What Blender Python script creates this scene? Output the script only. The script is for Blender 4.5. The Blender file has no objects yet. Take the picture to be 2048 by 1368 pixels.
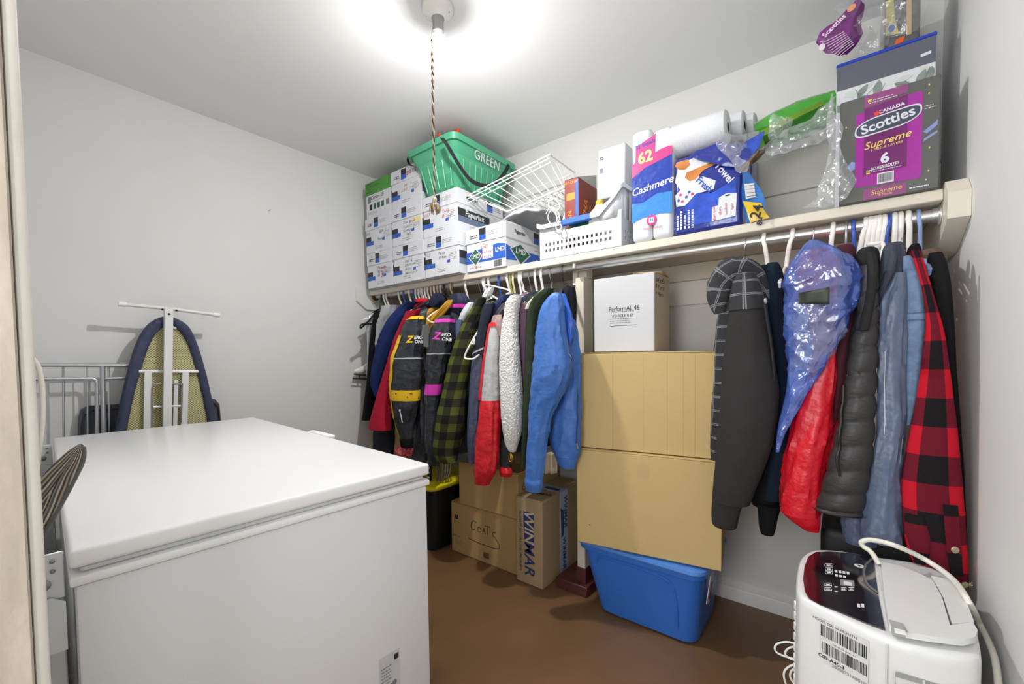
import bpy, bmesh, math, random
from mathutils import Vector, Matrix, noise
random.seed(11)
D = bpy.data
SC = bpy.context.scene
COL = SC.collection
PI = math.pi
V = Vector

# ---------------------------------------------------------------- camera
F_PX, SHIFT_PX = 843.53, 56.0
YAW, PITCH, ROLL = math.radians(38.0345), math.radians(-1.953), math.radians(-0.711)
CAM = V((2.6466, -2.1761, 1.1637))
_fw = V((-math.sin(YAW) * math.cos(PITCH), math.cos(YAW) * math.cos(PITCH), math.sin(PITCH)))
_rt0 = V((math.cos(YAW), math.sin(YAW), 0))
_up0 = _rt0.cross(_fw)
_rt = _rt0 * math.cos(ROLL) + _up0 * math.sin(ROLL)
_up = -_rt0 * math.sin(ROLL) + _up0 * math.cos(ROLL)
cd = D.cameras.new('camera')
cam = D.objects.new('camera', cd)
COL.objects.link(cam)
cd.sensor_width = 36
cd.lens = F_PX / 2048 * 36
cd.shift_y = SHIFT_PX / 2048
cd.clip_start = 0.02
R3 = Matrix((_rt, _up, -_fw)).transposed()
cam.matrix_world = Matrix.Translation(CAM) @ R3.to_4x4()
SC.camera = cam

# ---------------------------------------------------------------- world, lights, exposure
SC.view_settings.view_transform = 'Standard'
SC.view_settings.look = 'None'
SC.view_settings.gamma = 1.0
SC.view_settings.use_curve_mapping = False
SC.view_settings.exposure = 0.0
W = D.worlds.new('world')
SC.world = W
W.use_nodes = True
bg = W.node_tree.nodes['Background']
bg.inputs[0].default_value = (0.97, 0.99, 1.0, 1)
bg.inputs[1].default_value = 1.0


def area(name, loc, target, sx, sy, power, col=(1, 1, 1)):
    l = D.lights.new(name, 'AREA')
    l.shape = 'RECTANGLE'
    l.size, l.size_y = sx, sy
    l.energy = power
    l.color = col
    o = D.objects.new(name, l)
    COL.objects.link(o)
    o.location = loc
    o.rotation_euler = (V(target) - V(loc)).to_track_quat('-Z', 'Y').to_euler()
    return o


area('hall_fill_light', (1.9, -3.3, 1.45), (1.5, -0.5, 2.1), 1.6, 1.2, 46, (.98, .99, 1))  # added fill light, unseen behind the camera, tilted up to brighten room and ceiling
BULB_POWER = 25.0


# ---------------------------------------------------------------- pixel + depth -> point
def ray(x, y):
    return _rt * ((x - 1024) / F_PX) - _up * ((y - 684 - SHIFT_PX) / F_PX) + _fw


def on(k, v, x, y):
    r = ray(x, y)
    return CAM + r * ((v - CAM[k]) / r[k])


def PX(x, y, v): return on(0, v, x, y)
def PY(x, y, v): return on(1, v, x, y)
def PZ(x, y, v): return on(2, v, x, y)


# ---------------------------------------------------------------- materials
def lin(c, a=1):
    r = []
    for u in c[:3]:
        u = u / 255
        r.append(u / 12.92 if u <= .04045 else ((u + .055) / 1.055) ** 2.4)
    return (r[0], r[1], r[2], a)


def newmat(name):
    m = D.materials.new(name)
    m.use_nodes = True
    n = m.node_tree
    return m, n, n.nodes, n.links, n.nodes['Principled BSDF']


def math_node(n, op, a, b=None, clamp=False):
    k = n.nodes.new('ShaderNodeMath')
    k.operation = op
    k.use_clamp = clamp
    for i, s in enumerate((a, b)):
        if s is None: continue
        if isinstance(s, (int, float)): k.inputs[i].default_value = s
        else: n.links.new(s, k.inputs[i])
    return k.outputs[0]


def mixcol(n, f, a, b):
    k = n.nodes.new('ShaderNodeMix')
    k.data_type = 'RGBA'
    for sock, s in ((k.inputs[0], f), (k.inputs[6], a), (k.inputs[7], b)):
        if isinstance(s, (int, float)): sock.default_value = s
        elif isinstance(s, (tuple, list)): sock.default_value = s
        else: n.links.new(s, sock)
    return k.outputs[2]


def tex_noise(n, scale, detail=3, coord='Object', stretch=None):
    tc = n.nodes.new('ShaderNodeTexCoord')
    k = n.nodes.new('ShaderNodeTexNoise')
    k.inputs['Scale'].default_value = scale
    k.inputs['Detail'].default_value = detail
    if stretch:
        mp = n.nodes.new('ShaderNodeMapping')
        mp.inputs['Scale'].default_value = stretch
        n.links.new(tc.outputs[coord], mp.inputs[0])
        n.links.new(mp.outputs[0], k.inputs['Vector'])
    else:
        n.links.new(tc.outputs[coord], k.inputs['Vector'])
    return k.outputs['Fac']


def add_bump(n, bs, h, strength, dist=.002):
    b = n.nodes.new('ShaderNodeBump')
    b.inputs['Strength'].default_value = strength
    b.inputs['Distance'].default_value = dist
    n.links.new(h, b.inputs['Height'])
    n.links.new(b.outputs[0], bs.inputs['Normal'])


def mat(name, col, rough=.6, metal=0, var=0, vscale=6, bump=0, bscale=150, stretch=None, spec=.5, sheen=0, coat=0, dist=.002, vstretch=None):
    m, n, nd, lk, bs = newmat(name)
    c = lin(col)
    bs.inputs['Base Color'].default_value = c
    bs.inputs['Roughness'].default_value = rough
    bs.inputs['Metallic'].default_value = metal
    bs.inputs['Specular IOR Level'].default_value = spec
    if sheen: bs.inputs['Sheen Weight'].default_value = sheen
    if coat:
        bs.inputs['Coat Weight'].default_value = coat
        bs.inputs['Coat Roughness'].default_value = .1
    if var:
        f = tex_noise(n, vscale, 4, stretch=vstretch)
        a = tuple(u * (1 - var) for u in c[:3]) + (1,)
        b = tuple(min(1, u * (1 + var)) for u in c[:3]) + (1,)
        r = nd.new('ShaderNodeMapRange')
        r.inputs[1].default_value, r.inputs[2].default_value = .3, .7
        lk.new(f, r.inputs[0])
        lk.new(mixcol(n, r.outputs[0], a, b), bs.inputs['Base Color'])
    if bump:
        add_bump(n, bs, tex_noise(n, bscale, 3, stretch=stretch), bump, dist)
    return m


def uvxy(n):
    tc = n.nodes.new('ShaderNodeTexCoord')
    s = n.nodes.new('ShaderNodeSeparateXYZ')
    n.links.new(tc.outputs['UV'], s.inputs[0])
    return s.outputs[0], s.outputs[1]


def step(n, sock, cell, duty=.5, off=0.0):
    a = math_node(n, 'ADD', math_node(n, 'MULTIPLY', sock, 1 / cell), off)
    return math_node(n, 'LESS_THAN', math_node(n, 'FRACT', a), duty)


def plaid(name, light, mid, dark, cell, rough=.9, off=(0, 0)):
    m, n, nd, lk, bs = newmat(name)
    u, v = uvxy(n)
    a, b = step(n, u, cell * 2, .5, off[0]), step(n, v, cell * 2, .5, off[1])
    c1 = mixcol(n, a, lin(light), lin(mid))
    c2 = mixcol(n, a, lin(mid), lin(dark))
    c = mixcol(n, b, c1, c2)
    f = tex_noise(n, 260, 2)
    c = mixcol(n, math_node(n, 'MULTIPLY', f, .35), c, (.02, .015, .015, 1))
    lk.new(c, bs.inputs['Base Color'])
    bs.inputs['Roughness'].default_value = rough
    bs.inputs['Specular IOR Level'].default_value = .15
    add_bump(n, bs, tex_noise(n, 350, 3), .5)
    return m


def check_lines(name, base, line, cell, w=.06):
    m, n, nd, lk, bs = newmat(name)
    u, v = uvxy(n)
    f = None
    for s in (u, v):
        for o in (0, .1):
            k = step(n, s, cell, w, o)
            f = k if f is None else math_node(n, 'MAXIMUM', f, k)
    f = math_node(n, 'MULTIPLY', f, math_node(n, 'ADD', tex_noise(n, 300, 2), .1))
    lk.new(mixcol(n, f, lin(base), lin(line)), bs.inputs['Base Color'])
    bs.inputs['Roughness'].default_value = .9
    add_bump(n, bs, tex_noise(n, 300, 3), .4)
    return m


def stripes(name, cols, cell, rough=.9):
    m, n, nd, lk, bs = newmat(name)
    u, v = uvxy(n)
    w = math_node(n, 'MULTIPLY', tex_noise(n, 14, 2), .03)
    s = math_node(n, 'FRACT', math_node(n, 'MULTIPLY', math_node(n, 'ADD', u, w), 1 / cell))
    r = nd.new('ShaderNodeValToRGB')
    r.color_ramp.interpolation = 'CONSTANT'
    el = r.color_ramp.elements
    while len(el) < len(cols): el.new(.5)
    for i, c in enumerate(cols):
        el[i].position = i / len(cols)
        el[i].color = lin(c)
    lk.new(s, r.inputs[0])
    lk.new(mixcol(n, math_node(n, 'MULTIPLY', tex_noise(n, 400, 2), .25), r.outputs[0], (.02, .02, .02, 1)), bs.inputs['Base Color'])
    bs.inputs['Roughness'].default_value = rough
    add_bump(n, bs, tex_noise(n, 380, 3), 1.0, .004)
    return m


def film(name, col, alpha, rough=.12, tint=None, scale=30, bump=1.0):
    """thin crumpled plastic: mostly see-through, a little milky, with sharp highlights"""
    m, n, nd, lk, bs = newmat(name)
    nd.remove(bs)
    out = nd['Material Output']
    tr = nd.new('ShaderNodeBsdfTransparent')
    tr.inputs[0].default_value = lin(tint or (250, 250, 250))
    pr = nd.new('ShaderNodeBsdfPrincipled')
    pr.inputs['Base Color'].default_value = lin(col)
    pr.inputs['Roughness'].default_value = rough
    pr.inputs['Specular IOR Level'].default_value = 1.0
    gl = nd.new('ShaderNodeBsdfGlossy')
    gl.inputs['Roughness'].default_value = rough
    tc = nd.new('ShaderNodeTexCoord')
    vo = nd.new('ShaderNodeTexVoronoi')
    vo.inputs['Scale'].default_value = scale
    lk.new(tc.outputs['Object'], vo.inputs['Vector'])
    h = math_node(n, 'ADD', vo.outputs['Distance'], tex_noise(n, scale * .8, 3))
    for k in (pr, gl): add_bump(n, k, h, bump, .012)
    mx = nd.new('ShaderNodeMixShader')
    mx.inputs[0].default_value = alpha
    lk.new(tr.outputs[0], mx.inputs[1])
    lk.new(pr.outputs[0], mx.inputs[2])
    m2 = nd.new('ShaderNodeMixShader')
    m2.inputs[0].default_value = .10
    lk.new(mx.outputs[0], m2.inputs[1])
    lk.new(gl.outputs[0], m2.inputs[2])
    lk.new(m2.outputs[0], out.inputs[0])
    return m


def glow(name, col, s):
    m, n, nd, lk, bs = newmat(name)
    bs.inputs['Base Color'].default_value = lin((250, 250, 250))
    bs.inputs['Emission Color'].default_value = col
    bs.inputs['Emission Strength'].default_value = s
    return m


def kraft(name, col, flute=(0, 0, 0)):
    m, n, nd, lk, bs = newmat(name)
    c = lin(col)
    f = tex_noise(n, 420, 3)
    g = tex_noise(n, 5, 4)
    d = tuple(u * .78 for u in c[:3]) + (1,)
    b = tuple(min(1, u * 1.08) for u in c[:3]) + (1,)
    x = mixcol(n, math_node(n, 'MULTIPLY', f, .8), b, d)
    x = mixcol(n, math_node(n, 'MULTIPLY', g, .35), x, d)
    lk.new(x, bs.inputs['Base Color'])
    bs.inputs['Roughness'].default_value = .8
    bs.inputs['Specular IOR Level'].default_value = .2
    add_bump(n, bs, tex_noise(n, 9, 3, stretch=(6, 6, .4)), .25, .004)
    return m


# ---------------------------------------------------------------- meshes
class MB:
    def __init__(s):
        s.v, s.f, s.uv = [], [], []

    def add(s, vs, fs, uvs=None):
        o = len(s.v)
        s.v += [V(p) for p in vs]
        s.f += [tuple(i + o for i in f) for f in fs]
        s.uv += uvs if uvs else [None] * len(fs)
        return s

    def box(s, x0, x1, y0, y1, z0, z1, bev=0, M=None, seg=1):
        b = bmesh.new()
        bmesh.ops.create_cube(b, size=1)
        for v in b.verts:
            v.co = V((x0 + (v.co.x + .5) * (x1 - x0), y0 + (v.co.y + .5) * (y1 - y0), z0 + (v.co.z + .5) * (z1 - z0)))
        if bev: bmesh.ops.bevel(b, geom=b.edges[:], offset=bev, segments=seg, affect='EDGES', profile=.5)
        return s.bm(b, M)

    def bm(s, b, M=None):
        b.verts.index_update()
        vs = [(M @ v.co) if M else v.co.copy() for v in b.verts]
        fs = [tuple(v.index for v in f.verts) for f in b.faces]
        b.free()
        return s.add(vs, fs)

    def rings(s, R, closed=True, cap=True, uvl=None):
        n = len(R[0])
        vs = [p for r in R for p in r]
        fs, uv = [], []
        for i in range(len(R) - 1):
            for j in range(n if closed else n - 1):
                k = (j + 1) % n
                fs.append((i * n + j, i * n + k, (i + 1) * n + k, (i + 1) * n + j))
                if uvl:
                    a, b = uvl[i], uvl[i + 1]
                    uv.append(((a[0] * j / n, a[1]), (a[0] * (j + 1) / n, a[1]), (b[0] * (j + 1) / n, b[1]), (b[0] * j / n, b[1])))
                else: uv.append(None)
        if cap and closed:
            fs.append(tuple(range(n))[::-1]); uv.append(None)
            fs.append(tuple(range((len(R) - 1) * n, len(R) * n))); uv.append(None)
        return s.add(vs, fs, uv)

    def tube(s, pts, r, n=8, smooth=0, cap=True):
        pts = [V(p) for p in pts]
        if smooth: pts = crom(pts, smooth)
        m = len(pts)
        rs = r if isinstance(r, (list, tuple)) else [r] * m
        if len(rs) != m: rs = [rs[min(len(rs) - 1, int(i * len(rs) / m))] for i in range(m)]
        t = (pts[1] - pts[0]).normalized()
        a = t.orthogonal().normalized()
        R = []
        for i, p in enumerate(pts):
            t = (pts[min(i + 1, m - 1)] - pts[max(i - 1, 0)]).normalized()
            a = (a - t * a.dot(t)).normalized()
            b = t.cross(a)
            R.append([p + (a * math.cos(2 * PI * j / n) + b * math.sin(2 * PI * j / n)) * rs[i] for j in range(n)])
        return s.rings(R, True, cap)

    def lathe(s, prof, M=None, n=24, cap=True):
        M = M or Matrix()
        return s.rings([[M @ V((r * math.cos(2 * PI * j / n), r * math.sin(2 * PI * j / n), z)) for j in range(n)] for r, z in prof], True, cap)

    def prism(s, poly, th, M):
        n = len(poly)
        vs = [M @ V((x, y, 0)) for x, y in poly] + [M @ V((x, y, th)) for x, y in poly]
        fs = [tuple(range(n))[::-1], tuple(range(n, 2 * n))] + [(i, (i + 1) % n, n + (i + 1) % n, n + i) for i in range(n)]
        return s.add(vs, fs)

    def ball(s, c, r, n=14, m=9, sc=(1, 1, 1)):
        c = V(c)
        R = []
        for i in range(m + 1):
            a = PI * (.02 + .96 * i / m)
            R.append([c + V((r * sc[0] * math.sin(a) * math.cos(2 * PI * j / n), r * sc[1] * math.sin(a) * math.sin(2 * PI * j / n), -r * sc[2] * math.cos(a))) for j in range(n)])
        return s.rings(R)

    def grid(s, fn, nu, nv, th=0):
        P = [[V(fn(i / nu, j / nv)) for i in range(nu + 1)] for j in range(nv + 1)]
        w = nu + 1
        vs = [p for r in P for p in r]
        fs = [(j * w + i, j * w + i + 1, (j + 1) * w + i + 1, (j + 1) * w + i) for j in range(nv) for i in range(nu)]
        uv = [((i / nu, j / nv), ((i + 1) / nu, j / nv), ((i + 1) / nu, (j + 1) / nv), (i / nu, (j + 1) / nv)) for j in range(nv) for i in range(nu)]
        return s.add(vs, fs, uv)

    def xf(s, M):
        s.v = [M @ p for p in s.v]
        return s


def crom(p, k):
    out = []
    n = len(p)
    for i in range(n - 1):
        a, b, c, d = p[max(i - 1, 0)], p[i], p[i + 1], p[min(i + 2, n - 1)]
        for j in range(k):
            t = j / k
            out.append(.5 * ((2 * b) + (c - a) * t + (2 * a - 5 * b + 4 * c - d) * t * t + (3 * b - a - 3 * c + d) * t ** 3))
    out.append(p[-1])
    return out


def worg(o):
    r = V((0, 0, 0))
    while o is not None:
        r = r + o.location
        o = o.parent
    return r


def obj(name, mb, m, parent=None, ang=40, solid=0, sub=0):
    """link the collected shapes (world coordinates) as ONE mesh object"""
    if parent: o0 = worg(parent)
    else:
        n = max(1, len(mb.v))
        o0 = V((sum(p.x for p in mb.v) / n, sum(p.y for p in mb.v) / n, min(p.z for p in mb.v)))
    me = D.meshes.new(name)
    me.from_pydata([p - o0 for p in mb.v], [], mb.f)
    if any(mb.uv):
        ul = me.uv_layers.new(name='UVMap')
        i = 0
        for f, u in zip(mb.f, mb.uv):
            for k in range(len(f)):
                ul.data[i].uv = u[k] if u else (0, 0)
                i += 1
    for mm in (m if isinstance(m, (list, tuple)) else [m]): me.materials.append(mm)
    me.validate()
    me.shade_smooth()
    me.set_sharp_from_angle(angle=math.radians(ang))
    o = D.objects.new(name, me)
    COL.objects.link(o)
    if parent: o.parent = parent
    else: o.location = o0
    if solid:
        md = o.modifiers.new('solid', 'SOLIDIFY'); md.thickness = solid; md.offset = 0
    if sub:
        md = o.modifiers.new('sub', 'SUBSURF'); md.levels = md.render_levels = sub
    return o


def tag(o, label, cat, group=None):
    o['label'] = label
    o['category'] = cat
    if group: o['group'] = group
    return o


def thing(name, label, cat, loc, group=None):
    o = D.objects.new(name, None)
    o.empty_display_size = .05
    COL.objects.link(o)
    o.location = loc
    return tag(o, label, cat, group)


def struct(name, mb, m, ang=30):
    o = obj(name, mb, m, None, ang)
    o['kind'] = 'structure'
    return o


def frame(o, x, y):
    """matrix with origin o, x direction, y (up) direction"""
    x, y = V(x).normalized(), V(y)
    z = x.cross(y).normalized()
    y = z.cross(x)
    M = Matrix((x, y, z)).transposed().to_4x4()
    M.translation = V(o)
    return M


_glyph = {}


def text(s, M, size, m, parent, name='lettering', bold=0, shear=0, sx=1, align='CENTER', lift=.0008):
    key = (s, bold, shear, align)
    if key not in _glyph:
        cu = D.curves.new('txt', 'FONT')
        cu.body = s
        cu.size = 1
        cu.align_x = align
        cu.align_y = 'CENTER'
        cu.offset = bold
        cu.shear = shear
        cu.resolution_u = 3
        t = D.objects.new('txt', cu)
        COL.objects.link(t)
        me = D.meshes.new_from_object(t)
        _glyph[key] = ([v.co.copy() for v in me.vertices], [tuple(p.vertices) for p in me.polygons])
        D.objects.remove(t)
        D.curves.remove(cu)
        D.meshes.remove(me)
    vs, fs = _glyph[key]
    mb = MB()
    mb.add([M @ V((v.x * size * sx, v.y * size, lift)) for v in vs], fs)
    return obj(name, mb, m, parent)


def scribble(lines, M, size, m, parent, name='handwriting', seed=1, r=.0009):
    """marker handwriting: jittered default letters, one mesh"""
    rnd = random.Random(seed)
    mb = MB()
    for i, s in enumerate(lines):
        x = 0
        for ch in s:
            if ch != ' ':
                key = (ch, 0, .2, 'CENTER')
                if key not in _glyph:
                    tmp = text(ch, Matrix(), 1, m, None, 'tmp', 0, .2)
                    D.objects.remove(tmp)
                vs, fs = _glyph[key]
                a = rnd.uniform(-.18, .18)
                sc = size * rnd.uniform(.85, 1.15)
                dy = rnd.uniform(-.12, .12) * size - i * size * 1.05
                mb.add([M @ V((x + (v.x * math.cos(a) - v.y * math.sin(a)) * sc, dy + (v.x * math.sin(a) + v.y * math.cos(a)) * sc, .0009)) for v in vs], fs)
            x += size * .62
    return obj(name, mb, m, parent)


def strokes(paths, M, w, m, parent, name='handwriting'):
    mb = MB()
    for p in paths:
        pts = crom([V((a, b, 0)) for a, b in p], 5)
        L = []
        for i, q in enumerate(pts):
            t = (pts[min(i + 1, len(pts) - 1)] - pts[max(i - 1, 0)])
            t = V((-t.y, t.x, 0)).normalized() * w / 2
            L.append([M @ (q + t + V((0, 0, .0008))), M @ (q - t + V((0, 0, .0008)))])
        mb.rings(L, False, False)
    return obj(name, mb, m, parent)


def decal(name, M, x0, x1, y0, y1, m, parent, th=.0006):
    mb = MB()
    mb.prism([(x0, y0), (x1, y0), (x1, y1), (x0, y1)], th, M)
    return obj(name, mb, m, parent)


def polydecal(name, M, poly, m, parent, th=.0006):
    mb = MB()
    mb.prism(poly, th, M)
    return obj(name, mb, m, parent)


def barcode(M, x0, x1, y0, y1, m, parent, seed=3, name='barcode', lift=.0010):
    rnd = random.Random(seed)
    mb = MB()
    x = x0
    u = (x1 - x0) / 60
    while x < x1:
        w = u * rnd.choice((.7, 1, 1.6))
        mb.add([M @ V(p) for p in ((x, y0, lift), (x + w, y0, lift), (x + w, y1, lift), (x, y1, lift))], [(0, 1, 2, 3)])
        x += w + u * rnd.choice((.7, 1, 1.5))
    return obj(name, mb, m, parent)


def textlines(M, x0, x1, y, dy, n, m, parent, name='small_print', seed=1, h=.3, lift=.0009):
    """tiny unreadable print: dashes in rows"""
    rnd = random.Random(seed)
    mb = MB()
    for i in range(n):
        x = x0
        xe = x1 - rnd.uniform(0, .3) * (x1 - x0)
        yy = y - i * dy
        while x < xe:
            w = rnd.uniform(.3, 1.2) * dy
            mb.add([M @ V(p) for p in ((x, yy, lift), (min(x + w, xe), yy, lift), (min(x + w, xe), yy + dy * h, lift), (x, yy + dy * h, lift))], [(0, 1, 2, 3)])
            x += w + dy * .25
    return obj(name, mb, m, parent)


def circle(cx, cy, rx, ry=None, n=24):
    ry = ry or rx
    return [(cx + rx * math.cos(2 * PI * i / n), cy + ry * math.sin(2 * PI * i / n)) for i in range(n)]


# ---------------------------------------------------------------- cloth
class Loft:
    """a soft tube: rows of (centre, half width x, half depth y), wrinkled"""

    def __init__(s, rows, amp=.06, freq=7., seed=0, k=4, n=28, crease=.5, lobes=0):
        q = [V((c[0], c[1], c[2])) for c, a, b in rows]
        r = [V((a, b, 0)) for c, a, b in rows]
        s.c, s.r = crom(q, k), crom(r, k)
        s.per = 0
        s.amp, s.freq, s.seed, s.n, s.crease, s.lobes = amp, freq, seed * 7.31, n, crease, lobes
        s.m = len(s.c)
        s.len = [0]
        for i in range(1, s.m): s.len.append(s.len[-1] + (s.c[i] - s.c[i - 1]).length)
        s.L = s.len[-1]

    def at(s, t):
        x = max(0, min(1, t)) * (s.m - 1)
        i = min(int(x), s.m - 2)
        f = x - i
        return s.c[i].lerp(s.c[i + 1], f), s.r[i].lerp(s.r[i + 1], f), s.len[i] + (s.len[i + 1] - s.len[i]) * f

    def pos(s, t, th, off=0):
        c, r, l = s.at(t)
        ca, sa = math.cos(th), math.sin(th)
        q = V((ca * 1.3 + s.seed, sa * 1.3, l * s.freq * .32))
        w = noise.noise(q) * 1.1
        # long soft folds running down the cloth, and sharp slanting creases
        w += .8 * noise.noise(V((ca * 2.6 + s.seed * 3, sa * 2.6, l * 1.6 + s.seed)))
        z = V((ca * 1.5 + l * s.freq * .9 + s.seed * 2, sa * 1.5 - l * s.freq * .6, l * s.freq * .5))
        w += s.crease * ((1 - min(1, abs(noise.noise(z)) * 2.6)) ** 2 - .25) * .9
        if s.lobes: w += .5 * math.cos(th * s.lobes + s.seed)
        ends = min(1, 8 * min(t, 1 - t) + .3)
        g = 1 + s.amp * w * ends
        d = (abs(r.x) + abs(r.y)) * .5
        n = V((ca, sa, 0))
        return V((c.x + r.x * ca * g, c.y + r.y * sa * g, c.z + s.amp * .25 * d * noise.noise(q * 2.3))) + n * off

    def mesh(s, mb=None, cap=True, t0=0, t1=1, off=0, m=None):
        mb = mb or MB()
        m = m or max(2, int((s.m - 1) * (t1 - t0) * 1.01) + 1)
        R, uvl = [], []
        for i in range(m):
            t = t0 + (t1 - t0) * i / (m - 1)
            c, r, l = s.at(t)
            R.append([s.pos(t, PI / 2 + 2 * PI * j / s.n, off) for j in range(s.n)])
            per = s.per or PI * (abs(r.x) + abs(r.y))
            uvl.append((per, l))
        # uv: keep u in metres measured from the front line
        base = len(mb.v)
        mb.rings(R, True, False)
        nf = (m - 1) * s.n
        for i in range(m - 1):
            for j in range(s.n):
                a, b = uvl[i], uvl[i + 1]
                j0, j1 = j - s.n / 2, j + 1 - s.n / 2
                mb.uv[len(mb.uv) - nf + i * s.n + j] = ((a[0] * j0 / s.n, a[1]), (a[0] * j1 / s.n, a[1]), (b[0] * j1 / s.n, b[1]), (b[0] * j0 / s.n, b[1]))
        if cap:
            n = s.n
            mb.f.append(tuple(range(base, base + n))[::-1]); mb.uv.append(None)
            mb.f.append(tuple(range(base + (m - 1) * n, base + m * n))); mb.uv.append(None)
        return mb

    def patch(s, t0, t1, a0, a1, off=.003, nu=8, nv=None, skew=0, mb=None):
        """piece of cloth lying on the tube, angles in degrees (-90 = towards the room, 0 = right)"""
        nv = nv or max(2, int(s.L * (t1 - t0) / .02))
        mb = mb or MB()
        mb.grid(lambda u, v: s.pos(t0 + (t1 - t0) * v + skew * u, math.radians(a0 + (a1 - a0) * u), off), nu, nv)
        r = s.at((t0 + t1) / 2)[1]
        wu, wv = PI * (abs(r.x) + abs(r.y)) * abs(a1 - a0) / 360, s.L * (t1 - t0)
        mb.uv = [u and tuple((a * wu, b * wv) for a, b in u) for u in mb.uv]
        return mb

    def frame_at(s, t, deg, off=.004):
        a = math.radians(deg)
        p = s.pos(t, a, off)
        x = s.pos(t, a + .12, off) - s.pos(t, a - .12, off)
        y = s.pos(t - .02, a, off) - s.pos(t + .02, a, off)
        return frame(p, x, y)


def prow(y, xl, xr, Y, k=.8):
    """photo row of a silhouette at depth Y -> centre and radii in metres"""
    L, R = PY(xl, y, Y), PY(xr, y, Y)
    c = (L + R) / 2
    d = V((c.x - CAM.x, c.y - CAM.y)).normalized()
    co, si = abs(d.y), abs(d.x)
    hw = (R.x - L.x) / 2 * co
    a = hw / math.sqrt(co * co + k * k * si * si)
    return (c, a, a * k)


def prows(Y, rows, k=.8, dy=0):
    """rows of (y, xl, xr [, Y offset])"""
    return [prow(r[0], r[1], r[2], Y + (r[3] if len(r) > 3 else 0), k) for r in rows]
# ================================================================ materials in use
M_WALL = mat('wall_paint', (224, 224, 222), .75, bump=.08, bscale=260)
M_WALL_L = mat('left_wall_paint', (224, 224, 222), .75, var=.015, vscale=3, bump=.08, bscale=260)
M_BACK = mat('back_wall_paint', (219, 218, 214), .75, bump=.08, bscale=260)
M_BOARD = mat('board_paint', (228, 224, 215), .6, bump=.15, bscale=60, stretch=(1, 8, 8))
M_CEIL = mat('ceiling_paint', (242, 242, 241), .85, bump=.1, bscale=300)
M_FLOOR = mat('floor_paint', (116, 86, 58), .38, var=.14, vscale=2.5, bump=.12, bscale=30)
M_CREAM = mat('cream_trim', (216, 209, 193), .5, var=.04, vscale=4, bump=.1, bscale=40)
M_BASE = mat('baseboard_paint', (228, 226, 222), .45)
M_MAROON = mat('maroon_paint', (84, 44, 40), .45)
M_WHITE = mat('white_plastic', (240, 240, 238), .35)
M_WHITE2 = mat('white_hanger_plastic', (238, 236, 230), .3)
M_CHROME = mat('chrome', (222, 221, 218), .3, .8)
M_STEEL = mat('dull_steel', (176, 178, 180), .35, .9)
M_BLACK = mat('black_plastic', (22, 22, 24), .4)
M_DARK = mat('dark_gap', (30, 28, 28), .8)
M_INKBK = mat('black_ink', (28, 28, 30), .7)
M_INKGY = mat('grey_ink', (120, 122, 128), .8)
M_INKRD = mat('red_marker', (176, 42, 52), .7)
M_INKBL = mat('blue_ink', (30, 76, 176), .6)
M_NAVYINK = mat('navy_ink', (38, 52, 92), .6)
M_PAPER = mat('white_carton', (212, 214, 219), .65, var=.025, vscale=4)
M_KRAFT = kraft('kraft_carton', (208, 181, 126))
M_KRAFT2 = kraft('brown_carton', (196, 164, 112))
M_KRAFT3 = kraft('grey_brown_carton', (182, 158, 124))
M_TAPE = mat('brown_tape', (186, 152, 100), .3)

RX = 2.919
YF = -2.20      # inner face of the wall that holds the doorway
H = 2.44
struct('floor', MB().box(-.1, RX + .1, -3.9, .1, -.06, 0), M_FLOOR)
struct('ceiling', MB().box(-.1, RX + .1, -2.27, .1, H, H + .06), M_CEIL)
struct('wall_left', MB().box(-.1, 0, -2.27, .1, 0, H), M_WALL_L)
struct('wall_right', MB().box(RX, RX + .1, -3.9, .1, 0, H), M_WALL)
struct('wall_back', MB().box(0, RX, 0, .1, 0, H), M_BACK)
struct('wall_front', MB().box(0, 1.9, YF - .12, YF, 0, H), M_WALL)
struct('trim_8', MB().box(1.9, RX, YF - .12, YF, 2.12, H), M_WALL)
# boards on the back wall: three above the shelf, two under it
for i, (z0, z1) in enumerate(((1.674, 1.838), (1.843, 2.006), (1.40, 1.538), (1.543, 1.628))):
    mb = MB().box(.0, RX, -.014, -.001, z0, z1, .003)
    struct('trim_%d' % (i + 1), mb, M_BOARD)
# baseboards
def base_profile(x0, x1, y, s):
    R = []
    for x in (x0, x1):
        R.append([V((x, y + s * d, z)) for d, z in ((0, 0), (-.014, 0), (-.014, .055), (-.011, .062), (-.012, .07), (-.007, .088), (-.006, .096), (0, .1))])
    return MB().rings(R)
struct('baseboard_back', base_profile(0, RX, 0, 1), M_BASE)
# doorway lining beside the camera: worn timber jamb and painted stop
jx = 1.93
M_JAMB = mat('worn_jamb', (196, 184, 170), .7, var=.22, vscale=9, bump=.4, bscale=60, vstretch=(3, 3, .35))
M_JAMBW = mat('jamb_white', (222, 218, 208), .6, var=.08, vscale=14, bump=.4, bscale=80, vstretch=(2, 2, .4))
j = PX(46, 900, jx).y
mb = MB().box(jx - .03, jx, -2.30, j, 0, 2.12, .002)
struct('door_1', mb, M_JAMB)
mb = MB().box(jx - .03, jx - .004, j + .0005, j + .0125, 0, 2.43, .004, seg=2)
struct('trim_7', mb, M_JAMBW)

# ================================================================ shelf, rod
t = thing('closet_shelf', 'long cream painted shelf with post and end brackets on back wall', 'shelf', (1.45, -.22, 1.61))
SZ = 1.63
obj('shelf_board', MB().box(.004, 2.872, -.44, -.016, SZ - .034, SZ, .003), M_CREAM, t)
obj('wall_cleat', MB().box(.05, 2.868, -.036, -.0155, SZ - .115, SZ - .035, .002), M_CREAM, t)
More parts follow.
